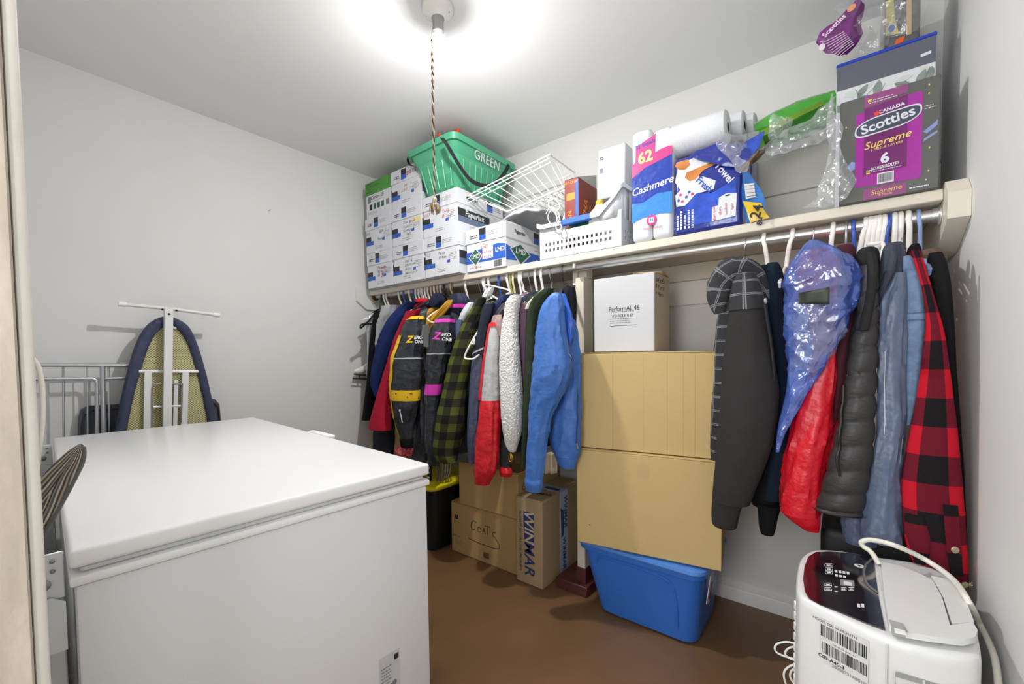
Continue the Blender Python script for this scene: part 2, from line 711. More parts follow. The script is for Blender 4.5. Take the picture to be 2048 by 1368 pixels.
# post with recessed head
mb = MB()
mb.box(1.633, 1.676, -.378, -.283, .085, 1.535, .002)
obj('post', mb, M_CREAM, t)
mb = MB()
mb.box(1.633, 1.676, -.345, -.283, 1.5355, SZ - .035, .002)
obj('post_head', mb, M_CREAM, t)
mb = MB().box(1.648, 1.660, -.43, -.413, 1.568, SZ - .035, .002)
obj('rod_hanger_strip', mb, M_CREAM, t)
mb = MB().box(1.608, 1.632, -.36, -.30, 1.5, SZ - .035, .002)
obj('side_block', mb, M_CREAM, t)
mb = MB().box(1.629, 1.680, -.382, -.279, .0515, .125, .002)
pf = obj('post_foot_paint', mb, M_MAROON, t)
mb = MB().box(1.525, 1.70, -.41, -.20, .001, .051, .004)
obj('plinth', mb, M_MAROON, t)
# right end bracket: chamfered board on the right wall
prof = [(-.50, 1.598), (-.455, 1.642), (0, 1.642), (0, 1.46), (-.33, 1.46), (-.50, 1.528)]
def yz_prism(prof, x0, x1):
    M = Matrix(((0, 0, 1, x0), (1, 0, 0, 0), (0, 1, 0, 0), (0, 0, 0, 1)))
    return MB().prism(prof, x1 - x0, M)
obj('end_bracket', yz_prism(prof, 2.8725, RX - .001), M_CREAM, t)
prof = [(-.535, 1.555), (-.535, 1.640), (-.02, 1.640), (-.02, 1.5), (-.46, 1.5)]
obj('end_bracket', yz_prism(prof, .001, .019), M_WALL, t)
obj('end_bracket', yz_prism([(-.42, 1.545), (-.44, 1.594), (-.02, 1.594), (-.02, 1.47), (-.36, 1.47)], .0195, .031), M_CREAM, t)
# the rod
RY = -.395
def rodz(x): return 1.595 - .0105 * x
t = thing('clothes_rod', 'long chrome closet rod running under the cream shelf', 'rod', (1.45, RY, 1.58))
obj('rod_section', MB().tube([(1.60, RY, rodz(1.6)), (2.868, RY, rodz(2.868))], .0185, 16), M_CHROME, t)
M_RODP = mat('painted_rod', (214, 212, 208), .35, .3, var=.12, vscale=18)
obj('rod_section', MB().tube([(.034, RY, rodz(0)), (1.5995, RY, rodz(1.6))], .0155, 16), M_RODP, t)['label'] = 'worn off-white section of the rod'
for x, s in ((.031, 1), (2.8715, -1)):
    Mx = Matrix.Translation((x, RY, rodz(x))) @ Matrix.Rotation(s * PI / 2, 4, 'Y')
    obj('flange', MB().lathe([(.03, 0), (.03, .003), (.022, .006), (.021, .018)], Mx), M_CHROME if s < 0 else mat('rusty_flange', (92, 70, 50), .6, .5), t)

# ================================================================ ceiling lamp and pull cord
BX, BY = 1.467, -1.083
t = thing('ceiling_lampholder', 'white porcelain ceiling lampholder with bare round bulb', 'lamp', (BX, BY, 2.44))
M_PORC = mat('porcelain', (236, 234, 228), .25)
Mz = Matrix.Translation((BX, BY, 0))
obj('base_plate', MB().lathe([(.057, 2.4385), (.057, 2.428), (.052, 2.421), (.042, 2.416), (.031, 2.408), (.026, 2.399)], Mz, 32), M_PORC, t)
obj('socket', MB().lathe([(.0235, 2.4), (.021, 2.385), (.0205, 2.366), (.0205, 2.352)], Mz, 24), mat('socket_grey', (150, 150, 150), .4), t)
for a in (.5, 3.6):
    obj('screw', MB().ball((BX + .042 * math.cos(a), BY + .042 * math.sin(a), 2.418), .0045, 8, 5, (1, 1, .5)), M_STEEL, t)
area_b = 4 * PI * .03 ** 2
# an LED globe: the diffuser below the equator gives nearly all the light, the part next to the base only glimmers
obj('bulb_neck', MB().lathe([(.008, 2.351), (.014, 2.346), (.024, 2.335), (.029, 2.322), (.0300, 2.3125), (.0294, 2.305), (.0285, 2.3011)], Mz, 24, False), glow('bulb_glimmer', (1, .992, .98, 1), 2.6), t)
obj('bulb', MB().lathe([(.0285, 2.301), (.0265, 2.297), (.019, 2.288), (.008, 2.2835), (.001, 2.283)], Mz, 24, False), glow('bulb_glow', (1, .992, .98, 1), BULB_POWER / (area_b * .30 * PI)), t)
obj('pull_chain', MB().tube([(BX, BY - .0225, 2.415), (BX, BY - .0225, 2.372), (BX + .001, BY - .031, 2.33), (BX, BY - .031, 2.31)], .0016, 6), M_STEEL, t)
# pull cord, two twisted strands
t = thing('pull_cord', 'beige twisted pull cord with frayed knot hanging from the bulb socket', 'cord', (BX, BY - .031, 1.7))
M_ROPE1 = mat('jute_light', (206, 192, 166), .9)
M_ROPE2 = mat('jute_dark', (96, 80, 58), .9)
zt, zb = 2.309, 1.745
for k, mm in ((0, M_ROPE1), (1, M_ROPE2)):
    pts = []
    for i in range(200):
        z = zt + (zb - zt) * i / 199
        a = i * .38 + k * PI
        r = .0026 if z > 1.86 else .0012
        pts.append((BX + r * math.cos(a) - .002 * (zt - z), BY - .031 + r * math.sin(a), z))
    obj('strand', MB().tube(pts, .0030 if k == 0 else .0026, 6), mm, t)
kb = V((BX - .0012, BY - .031, 1.73))
obj('knot', MB().ball(kb + V((0, 0, .006)), .009, 10, 7, (1, 1, 1.3)), M_ROPE1, t)
mb = MB()
for i in range(46):
    a, q = random.uniform(0, 2 * PI), random.uniform(.3, 1)
    e = kb + V((.024 * q * math.cos(a), .024 * q * math.sin(a), -.052 + .018 * q))
    mb.tube([kb, kb + (e - kb) * .5 + V((.006 * math.cos(a), .006 * math.sin(a), .006)), e], [.0022, .002, .0008], 5, 0)
o = obj('frayed_end', mb, mat('fray', (170, 150, 118), .95), t)
o['kind'] = 'stuff'

# ================================================================ chest freezer
FA = .069
fu, fv = V((-math.cos(FA), math.sin(FA), 0)), V((math.sin(FA), math.cos(FA), 0))
FO = V((1.787, -1.437, 0))                       # corner nearest the camera on the handle side
FM = Matrix((fu, fv, V((0, 0, 1)))).transposed().to_4x4()
FM.translation = FO                                   # x along the length, y across (0 = handle side, negative = hinge side)
FL, FW = 1.396, .663
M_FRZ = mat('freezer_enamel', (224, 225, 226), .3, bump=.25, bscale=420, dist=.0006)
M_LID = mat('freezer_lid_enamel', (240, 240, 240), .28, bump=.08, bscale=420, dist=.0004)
M_GASK = mat('gasket', (206, 207, 207), .5)
t = thing('chest_freezer', 'large white chest freezer filling the left foreground', 'freezer', FM @ V((FL / 2, -FW / 2, 0)))
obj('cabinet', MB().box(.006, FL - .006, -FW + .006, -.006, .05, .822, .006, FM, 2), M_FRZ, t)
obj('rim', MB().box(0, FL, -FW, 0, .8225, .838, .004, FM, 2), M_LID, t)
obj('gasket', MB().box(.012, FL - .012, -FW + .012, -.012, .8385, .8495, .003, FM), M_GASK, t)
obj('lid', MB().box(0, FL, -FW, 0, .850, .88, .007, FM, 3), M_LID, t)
obj('base', MB().box(.03, FL - .03, -FW + .03, -.03, .001, .0495, .004, FM), M_BLACK, t)
mb = MB().box(.60, .78, .0, .03, .866, .882, .006, FM, 2)
obj('handle', mb, M_WHITE, t)
FN = frame(FM @ V((0, -FW, 0)), fv, (0, 0, 1))      # the end that faces the camera; x from hinge side
lb = obj('rating_label', MB().prism([(.505, .32), (.562, .32), (.562, .43), (.505, .43)], .0006, frame(FM @ V((.0055, -FW, 0)), fv, (0, 0, 1))), mat('silver_label', (196, 197, 198), .4), t)
FN2 = frame(FM @ V((.0046, -FW, 0)), fv, (0, 0, 1))
textlines(FN2, .510, .542, .40, .008, 9, M_INKGY, lb, seed=4)
decal('print_mark', FN2, .546, .558, .409, .422, M_INKBK, lb, .0012)
polydecal('print_mark', FN2, circle(.546, .352, .006), M_INKGY, lb, .0012)
# loop of cord clipped near the foot of the end panel
# two hinges on the back edge
M_HINGE = mat('hinge_steel', (214, 216, 218), .3, .25)
M_RIV = mat('rivet', (140, 142, 144), .35, .8)
for hx, z1 in ((.035, .905), (1.28, .905)):
    hy = -FW - .004
    mb = MB().box(hx, hx + .004, hy - .062, hy, .80, .872, .0012, FM)
    hg = obj('hinge', mb, M_HINGE, t)
    mb = MB()
    mb.prism([(-.062, .72), (0, .72), (0, .795), (-.015, .806), (-.062, .795)], .003, frame(FM @ V((hx - .003, hy, 0)), fv, (0, 0, 1)))
    obj('hinge_plate', mb, M_HINGE, hg)
    for ry, rz, rr in ((-.042, .85, .008), (-.022, .826, .008), (-.05, .79, .004), (-.012, .86, .003), (-.012, .845, .003)):
        Mr = frame(FM @ V((hx - .001, hy + ry, rz)), fv, (0, 0, 1))
        obj('rivet', MB().lathe([(rr, 0), (rr, .002), (rr * .5, .0035)], Mr, 12), M_RIV, hg)
    mb = MB().box(hx + .03, hx + .09, hy - .055, hy - .001, .35, .80, .002, FM)
    obj('spring_cover', mb, M_HINGE, hg)

# ================================================================ against the left wall
def xw(px, py, X): return PX(px, py, X)
XB = .115
t = thing('ironing_board', 'folded ironing board, underside out, leaning on the left wall', 'ironing board', V((XB, -1.58, 0)))
outer = [(231, 862), (242, 800), (256, 740), (271, 690), (290, 655), (312, 638), (336, 632), (360, 640), (380, 656), (396, 690), (411, 740), (424, 795), (434, 842)]
inner = [(254, 858), (267, 795), (283, 737), (297, 695), (311, 669), (326, 655), (340, 651), (354, 657), (366, 670), (380, 697), (394, 742), (406, 792), (415, 838)]
O = crom([xw(a, b, XB) for a, b in outer], 5)
I = crom([xw(a, b, XB) for a, b in inner], 5)
# the board goes on down behind the freezer
dO0, dO1, dI0, dI1 = V((0, -.06, -.6)), V((0, .03, -.6)), V((0, -.05, -.6)), V((0, .03, -.6))
O = [O[0] + dO0] + O + [O[-1] + dO1]
I = [I[0] + dI0] + I + [I[-1] + dI1]
R = []
for i, (a, b) in enumerate(zip(O, I)):
    w = b - a
    rr = []
    for k, (f, dx) in enumerate(((1, -.001), (.92, .008), (.7, .016), (.4, .02), (.15, .014), (0, -.004), (.05, -.024), (.4, -.03), (1, -.028))):
        g = .004 * noise.noise(V((i * .9, k * .5, 3.1))) + .003 * math.sin(i * 2.1)
        rr.append(a + w * f + V((dx + g * (k in (1, 2, 3, 4)), 0, 0)))
    R.append(rr)
M_NAVYC = mat('navy_cotton', (66, 72, 98), .85, bump=.9, bscale=60, stretch=(1, 1, 6))
obj('padded_cover_edge', MB().rings(R), M_NAVYC, t)
pan = MB()
cI = [p + V((-.012, 0, 0)) for p in I]
pan.add(cI + [p + V((-.008, 0, 0)) for p in cI], [tuple(range(len(cI))), tuple(range(len(cI), 2 * len(cI)))[::-1]])
obj('backing', pan, mat('mesh_backing', (150, 146, 66), .8), t)
# expanded metal mesh, clipped to the board outline
def inside(y, z):
    c = False
    n = len(I)
    for i in range(n):
        a, b = I[i], I[(i + 1) % n]
        if (a.z > z) != (b.z > z) and y < (b.y - a.y) * (z - a.z) / (b.z - a.z) + a.y: c = not c
    return c
mb = MB()
z, row = .8, 0
while z < 1.37:
    y = -1.86
    while y < -1.32:
        p = [(y, z), (y + .006, z + .0042), (y + .012, z)] if row % 2 == 0 else [(y, z + .0042), (y + .006, z), (y + .012, z + .0042)]
        if inside(y + .006, z + .002):
            for (a, b), (c, d) in zip(p, p[1:]):
                mb.add([(XB - .009, a, b - .0007), (XB - .009, c, d - .0007), (XB - .009, c, d + .0019), (XB - .009, a, b + .0019)], [(0, 1, 2, 3)])
        y += .012
    z += .0088 / 2 + .0012
    row += 1
o = obj('metal_mesh', mb, mat('mesh_paint', (238, 232, 192), .5), t)
o['kind'] = 'stuff'
M_LEG = mat('leg_enamel', (226, 226, 224), .35)
XT = XB + .035
top, bot = xw(337, 614, XT), xw(334, 846, XT)
bot = bot + (bot - top) * .9
mb = MB()
hw = .016
for s in (0,):
    R = []
    for p in (top, bot): R.append([p + V((dx, dy, 0)) for dx, dy in ((-.01, -hw), (.01, -hw), (.01, hw), (-.01, hw))])
    mb.rings(R)
obj('leg', mb, M_LEG, t)
a, b = xw(252, 609, XT), xw(427, 629, XT)
obj('foot_bar', MB().tube([a, (a + b) / 2 + V((0, 0, .004)), b], .0085, 10), M_LEG, t)
for p, q in ((a, a + (a - b).normalized() * .026), (b, b + (b - a).normalized() * .026)):
    obj('end_cap', MB().tube([p, p.lerp(q, .5), q], .0112, 10), M_WHITE, t)
for px_, py_ in ((325, 619), (353, 621), (338, 628)):
    p = xw(px_, py_, XT + .011)
    obj('bolt', MB().ball(p, .005, 8, 5), M_BLACK, t)
for x0, y0, x1, y1, w in ((296, 742, 294, 857, .013), (371, 745, 368, 842, .013), (352, 760, 350, 846, .008)):
    a, b = xw(x0, y0, XB + .012), xw(x1, y1, XB + .012)
    b = b + (b - a) * .6
    R = [[p + V((dx, dy, 0)) for dx, dy in ((-.005, -w), (.005, -w), (.005, w), (-.005, w))] for p in (a, b)]
    obj('leg', MB().rings(R), M_LEG, t)
obj('crossbar', MB().tube([xw(277, 743, XB + .006), xw(396, 743, XB + .006)], .0075, 8), M_LEG, t)
obj('crossbar', MB().tube([xw(306, 814, XB + .014), xw(362, 812, XB + .014)], .006, 8), M_LEG, t)
obj('wire_brace', MB().tube([xw(304, 855, XB + .02), xw(304, 790, XB + .02), xw(306, 772, XB + .02), xw(313, 768, XB + .02), xw(360, 768, XB + .02), xw(364, 776, XB + .02), xw(362, 845, XB + .02)], .0032, 6, 4), M_STEEL, t)
obj('hook_tab', MB().box(XB - .005, XB + .004, xw(347, 650, XB).y - .011, xw(347, 650, XB).y + .011, xw(347, 655, XB).z - .007, xw(347, 655, XB).z + .009, .002), M_WHITE, t)

# dark padded panel behind it
t = thing('padded_panel', 'dark grey round-cornered panel standing behind the ironing board', 'panel', V((.03, -1.6, 0)))
ol = [(158, 900), (158, 838), (163, 820), (178, 812), (250, 808), (345, 803), (415, 797), (428, 798), (437, 808), (440, 900)]
po = [xw(a, b, .03) for a, b in ol]
mb = MB()
prof = [(p.y, p.z) for p in po]
prof[0] = (prof[0][0] - .01, .5); prof[-1] = (prof[-1][0] + .02, .5)
obj('panel', yz_prism(prof[::-1], .004, .045), mat('charcoal_vinyl', (74, 78, 86), .6, bump=.2, bscale=90), t)
pr2 = [(y * .97 - 1.6 * .03, .5 if z < .55 else z - .018) for y, z in prof]
obj('seam_piping', MB().tube([(.052, y, z) for y, z in pr2], .003, 6), mat('piping_dark', (52, 54, 60), .6), t)

# tubular metal frame leaning beside it
t = thing('metal_frame', 'silver tubular metal frame leaning on the left wall', 'frame', V((.07, -1.85, 0)))
M_TUBE = mat('silver_tube', (196, 198, 202), .3, .75)
XR = .078
def wire(name, pts, r, X=XR, k=0, m=M_TUBE, p=None): return obj(name, MB().tube([xw(a, b, X) for a, b in pts], r, 10, k), m, p or t)
wire('top_rail', [(-40, 729), (60, 730), (262, 731)], .0085)
wire('middle_rail', [(-40, 757), (60, 758), (186, 757), (192, 760), (194, 768), (194, 880), (196, 1000)], .0075, XR)
wire('upright', [(205, 732), (206, 780), (208, 880), (209, 1000)], .0095)
wire('lower_rail', [(210, 757), (252, 756)], .0065)
for a, b, w in ((126, 731, .004), (174, 732, .003), (217, 733, .0035), (70, 758, .003)):
    wire('bar', [(a, b), (a + 1, b + 80), (a + 2, 1000)], w, XR - .012)

# white hose loop in the corner
t = thing('white_hose', 'thin white hose looping down behind the freezer', 'hose', V((.55, -2.08, 0)))
obj('hose', MB().tube([PX(a, b, .62) for a, b in ((20, 722), (38, 716), (55, 713), (70, 722), (80, 745), (85, 790), (84, 850), (78, 900), (74, 960), (72, 1060))], .0068, 10, 5), mat('hose_plastic', (226, 221, 208), .4), t)

# striped padded board standing between freezer and doorway
t = thing('sleeve_board', 'small padded board in striped knitted cover, upright beside freezer hinge', 'sleeve board', V((1.66, -2.1, 0)))
XS = 1.655
axis = [(162, 890), (153, 905), (140, 925), (121, 951), (103, 980), (86, 1010), (71, 1037), (56, 1066), (36, 1105)]
wid = [5, 15, 22, 27, 29, 29, 28, 26, 22]
rows = []
for i, ((a, b), w) in enumerate(zip(axis, wid)):
    p, q = PX(a - w * .83, b - w * .5, XS), PX(a + w * .83, b + w * .5, XS)
    c = (p + q) / 2
    rows.append((c, (q - p).length / 2))
ax = crom([r[0] for r in rows], 4)
rd = crom([V((r[1], 0, 0)) for r in rows], 4)
view = (CAM - ax[10]).normalized()
R, R2 = [], []
for i, (c, r) in enumerate(zip(ax, rd)):
    t3 = (ax[min(i + 1, len(ax) - 1)] - ax[max(i - 1, 0)]).normalized()
    n3 = view.cross(t3).normalized()
    d3 = t3.cross(n3)
    R.append([c + n3 * r.x * math.cos(2 * PI * k / 20) + d3 * .016 * math.sin(2 * PI * k / 20) for k in range(20)])
    R2.append([c - d3 * (-.013) * 1 + n3 * (r.x * .93 * math.cos(2 * PI * k / 16) + .004) + d3 * (.010 * math.sin(2 * PI * k / 16)) for k in range(16)])
L = [0]
for i in range(1, len(ax)): L.append(L[-1] + (ax[i] - ax[i - 1]).length)
def ucol(k): return abs(((k / 20) % 1) - .5)
mb = MB()
vs = [p for r in R for p in r]
fs, uv = [], []
for i in range(len(R) - 1):
    for k in range(20):
        k2 = (k + 1) % 20
        fs.append((i * 20 + k, i * 20 + k2, (i + 1) * 20 + k2, (i + 1) * 20 + k))
        f = lambda ii, kk: (.055 * abs(math.cos(2 * PI * kk / 20)) ** .8 * (1 if math.cos(2 * PI * kk / 20) > 0 else 1) + (-.12 * L[ii]) + .02 * max(0, .08 - L[ii]) * 8, L[ii])
        uv.append((f(i, k), f(i, k + 1), f(i + 1, k + 1), f(i + 1, k)))
fs.append(tuple(range(20))); uv.append(None)
mb.add(vs, fs, uv)
obj('knitted_cover', mb, stripes('striped_knit', [(88, 84, 76), (196, 186, 164), (62, 64, 66), (150, 140, 122), (84, 98, 100), (206, 198, 178), (74, 66, 58), (170, 160, 140)], .052), t)
R2 = [[p - view * .012 for p in r] for r in R2]
obj('board', MB().rings(R2), mat('board_grey', (86, 84, 82), .7), t)

# nail in the left wall
t = tag(obj('nail', MB().tube([PX(540, 420, .001), PX(540, 420, .02) + V((0, 0, .002))], .0028, 8), M_STEEL), 'small nail in the blank left wall', 'nail')
# ================================================================ things on the shelf
M_LOGOBK = mat('print_black', (40, 41, 46), .6)
M_LOGOBL = mat('print_blue', (44, 92, 186), .5)
M_GREENLID = mat('green_carton', (78, 148, 62), .6, var=.05)
M_PRINTGN = mat('print_green', (40, 92, 70), .6)
M_YPATCH = mat('yellow_note', (226, 210, 150), .6)
ROUGHBAG = dict()


def paper_box(x0, x1, yf, z0, h, label, k=0, lidmat=None, group='white paper boxes stacked on the shelf', depth=.40, rz=0, front='std', lines=(), red=(), side=True, code=None):
    w = x1 - x0
    B = Matrix.Translation((x0, yf, z0)) @ Matrix.Rotation(rz, 4, 'Z')
    t = thing('paper_box', label, 'box', B @ V((w / 2, depth / 2, 0)), group)
    lh = .082
    body = obj('box_body', MB().box(.005, w - .005, .005, depth - .005, .0005, h - .004, .0015, B), M_PAPER, t)
    lid = obj('lid', MB().box(.0005, w - .0005, 0, depth, h - lh, h - .0005, .0025, B), lidmat or M_PAPER, t)
    FL_ = frame(B @ V((0, 0, h - lh)), B.to_3x3() @ V((1, 0, 0)), (0, 0, 1))
    FB_ = frame(B @ V((0, .005, 0)), B.to_3x3() @ V((1, 0, 0)), (0, 0, 1))
    if lidmat is None and front != 'plainlid':
        c = w * .44
        decal('printed_square', FL_, c - .024, c + .024, .038, .072, M_LOGOBK, lid)
        decal('printed_square', FL_, c - .024, c + .024, .010, .0375, M_LOGOBL, lid)
        textlines(FL_, c - .095, c - .03, .036, .011, 2, M_INKBK, lid, seed=k, h=.5)
        textlines(FL_, c + .03, c + .125, .046, .009, 3, M_INKGY, lid, seed=k + 5)
    if front == 'std':
        decal('printed_square', FB_, .006, .062, .078, .108, M_LOGOBK, body)
        decal('printed_band', FB_, .006, .090, .052, .0775, M_LOGOBL, body)
        textlines(FB_, w - .085, w - .02, .118, .009, 5, M_INKGY, body, seed=k + 9)
        textlines(FB_, .11, .19, .034, .011, 2, M_INKGY, body, seed=k + 2)
        decal('printed_band', FB_, w - .10, w - .075, .066, .082, M_LOGOBL, body)
    if front == 'blue':
        polydecal('printed_band', FB_, [(.002, .045), (w - .007, .045), (w - .007, .118), (w - .06, .128), (.002, .105)], M_LOGOBL, body)
        polydecal('printed_diamond', FB_, [(.02, .078), (.072, .028), (.124, .078), (.072, .126)], M_PAPER, body, .0012)
        polydecal('printed_diamond', FB_, [(.027, .078), (.072, .035), (.117, .078), (.072, .120)], M_PRINTGN, body, .0018)
        text('LMD', FB_ @ Matrix.Translation((.072, .080, 0)), .032, M_PAPER, body, shear=.1, bold=.02, lift=.0022)
        decal('white_note', FB_, .122, .198, .058, .130, M_PAPER, body, .0014)
        text('LMD', FB_ @ Matrix.Translation((w - .045, .094, 0)), .032, M_PAPER, body, bold=.03, lift=.0011)
        barcode(FB_, w - .085, w - .035, .008, .042, M_INKBK, body, k)
        text('print     comp', FB_ @ Matrix.Translation((.072, .022, 0)), .015, M_INKGY, body)
        polydecal('printed_dot', FB_, circle(.076, .022, .008), mat('orange_dot', (206, 130, 60), .6), body)
    if front == 'symbols':
        text('Carton 35', FB_ @ Matrix.Translation((.13, .128, 0)), .034, M_INKBK, body, bold=.01)
        decal('printed_square', FB_, .028, .058, .100, .142, M_INKGY, body)
        textlines(FB_, .07, .22, .104, .009, 1, M_INKGY, body, seed=2)
        for i in range(4): decal('printed_symbol', FB_, .042 + i * .044, .070 + i * .044, .052, .088, (M_INKBK, M_PRINTGN, M_PRINTGN, M_PRINTGN)[i], body)
        decal('printed_symbol', FB_, .225, .255, .052, .088, M_INKGY, body)
        textlines(FB_, .03, .15, .034, .009, 2, M_INKGY, body, seed=6)
    if lines: scribble(lines, FB_ @ Matrix.Translation((.125, .128, .0006)), .023, M_INKBK, body, seed=k)
    if red: scribble(red, FB_ @ Matrix.Translation((w - .12 if lines else .12, .122, .0008)), .025, M_INKRD, body, seed=k + 3)
    if code: scribble([code], FB_ @ Matrix.Translation((.012, .130, .0006)), .024, M_INKGY if k % 2 else M_INKRD, body, seed=k + 4)
    if side:
        S = frame(B @ V((w, 0, 0)), B.to_3x3() @ V((0, 1, 0)), (0, 0, 1))
        SB = frame(B @ V((w - .005, .005, 0)), B.to_3x3() @ V((0, 1, 0)), (0, 0, 1))
        SL = S @ Matrix.Translation((0, h - lh, 0))
        if front == 'blue':
            polydecal('printed_band', SB, [(.0, .115), (.05, .105), (.38, .105), (.38, .02), (.10, .045), (0, .035)], M_LOGOBL, body)
            polydecal('printed_diamond', SB, [(.03, .10), (.125, .02), (.22, .09), (.125, .142)], M_PAPER, body, .0012)
            polydecal('printed_diamond', SB, [(.042, .098), (.125, .03), (.208, .09), (.125, .134)], M_PRINTGN, body, .0018)
            text('LMD', SB @ Matrix.Translation((.125, .095, 0)), .045, M_PAPER, body, shear=.1, bold=.02, lift=.0022)
            text('PO', SB @ Matrix.Translation((.30, .058, 0)), .045, M_PAPER, body, bold=.03, lift=.0011)
            textlines(SB, .26, .36, .125, .012, 1, M_INKGY, body)
        else:
            decal('printed_band', SB, .004, .27, .085, .128, M_LOGOBK, body)
            decal('printed_band', SB, .004, .27, .052, .0845, mat('print_slate', (98, 112, 140), .6), body)
            text('Paperlax', SB @ Matrix.Translation((.14, .106, 0)), .046, M_PAPER, body, bold=.02, shear=.1, lift=.0011)
            textlines(SB, .10, .22, .036, .012, 2, M_INKGY, body)
        text('Paperlax', SL @ Matrix.Translation((.12, .042, 0)), .028, M_INKBK, lid, bold=.02, shear=.1)
        decal('printed_square', SL, .25, .30, .042, .072, M_LOGOBK, lid)
        decal('printed_square', SL, .25, .30, .010, .0415, M_LOGOBL, lid)
        textlines(SL, .31, .38, .05, .012, 3, M_INKGY, lid)
    return t


YB = -.50
BH = .2345
def X_(px, py): return PY(px, py, YB).x
c1, c2, c3, c4 = X_(731, 470), X_(783, 460), X_(846, 440), X_(916, 440)
g = 'white paper boxes stacked on the shelf'
paper_box(c1, c2 - .004, YB + .004, SZ, BH, 'bottom white paper box in leftmost shelf stack, red marker writing', 1, lines=('Paysite', 'BS41', '01 97'), red=('AND', 'DATA', 'Del'))
paper_box(c1 - .004, c2 - .006, YB, SZ + BH, BH, 'middle white paper box in leftmost shelf stack, blue writing', 2, lines=('   Don 1', '', ' Tasm'), code='503')
paper_box(c1 + .002, c2 - .004, YB + .003, SZ + 2 * BH, BH, 'white paper box with green lid on top of leftmost shelf stack', 3, M_GREENLID, front='symbols')
paper_box(c2 + .002, c3 - .006, YB + .002, SZ, BH, 'bottom white paper box in second shelf stack, black writing', 4, lines=('SAL 6', 'Contrax', 'Acct', 'Receipts'))
paper_box(c2 - .001, c3 - .010, YB - .002, SZ + BH, BH, 'middle white paper box in second shelf stack, yellow tape scrap', 5, lines=('Tax Book', 'Family', 'Stmts', '  002'))
paper_box(c2 - .002, c3 - .010, YB + .002, SZ + 2 * BH, BH, 'topmost white paper box in second shelf stack with red writing', 6, front='std', red=(' PAY 1', 'UTILITY'), code='   ')
paper_box(c3 + .002, c4, YB + .002, SZ, BH, 'bottom white paper box in third stack, beside blue-banded box', 7, lines=('Paid', 'Items'), code='503')
paper_box(c3 - .006, c4 - .004, YB, SZ + BH, BH, 'white paper box directly under the green recycling bin', 8, lines=('Pd.',), red=('TAXS', 'Bills'), code='5003')
b4 = paper_box(PY(931, 500, -.455).x, PY(1012, 480, -.455).x, -.455, SZ, BH, 'white paper box with blue bands and green diamonds, under wire basket', 9, front='blue', red=('LMD', 'Blank', 'Files'), depth=.41)
# handwriting on the green and the party lid
G = frame((c1 + .004, YB + .0024, SZ + 3 * BH - .082), (1, 0, 0), (0, 0, 1))
for o in list(COL.objects):
    if o.name.startswith('lid') and o.active_material == M_GREENLID:
        scribble(('OFFICE', 'Paperwork Books', '  etc', 'Receipts'), G @ Matrix.Translation((.02, .066, .0006)), .016, M_INKBK, o, seed=41)
    if o.name.startswith('lid') and o.parent and o.parent.get('label', '').startswith('topmost'):
        scribble(('party',), frame((c2, YB + .0014, SZ + 3 * BH - .04), (1, 0, 0), (0, 0, 1)) @ Matrix.Translation((.17, 0, .0004)), .04, M_INKRD, o, seed=8)
    if o.name.startswith('box_body') and o.parent and o.parent.get('label', '').startswith('middle white paper box in second'):
        decal('tape_scrap', frame((c2, YB + .0026, SZ + BH), (1, 0, 0), (0, 0, 1)), .20, .285, .118, .142, M_YPATCH, o, .0008)

# ---- green recycling bin
t = thing('recycling_bin', 'green plastic recycling bin with white lettering on top of boxes', 'bin', (.83, -.3, SZ + 2 * BH))
M_BIN = mat('bin_green', (84, 174, 134), .38)
M_BIND = mat('strap_black', (30, 31, 34), .7)
zb_, zt_ = SZ + 2 * BH, 2.350
def binring(f, grow=0, z=None, n=6):
    x0, x1 = .70 + (.645 - .70) * f - grow, .962 + (1.012 - .962) * f + grow
    y0, y1 = -.495 + (-.562 + .495) * f - grow, -.10 + (-.05 + .10) * f + grow
    r = .035 + .01 * f
    pts = []
    for cx, cy, a0 in ((x1 - r, y0 + r, -90), (x1 - r, y1 - r, 0), (x0 + r, y1 - r, 90), (x0 + r, y0 + r, 180)):
        for k in range(n + 1):
            a = math.radians(a0 + 90 * k / n)
            pts.append(V((cx + r * math.cos(a), cy + r * math.sin(a), z)))
    return pts
R = [binring(.0, -.012, zb_ + .001), binring(.02, 0, zb_ + .010), binring(.62, 0, zb_ + .165), binring(.64, .007, zb_ + .172), binring(.93, .007, zt_ - .03)]
R += [binring(.93, .022, zt_ - .032), binring(1, .022, zt_), binring(1, .004, zt_), binring(.95, -.004, zt_ - .03), binring(.1, -.006, zb_ + .014), binring(.02, -.03, zb_ + .006)]
obj('tub', MB().rings(R), M_BIN, t, ang=50)
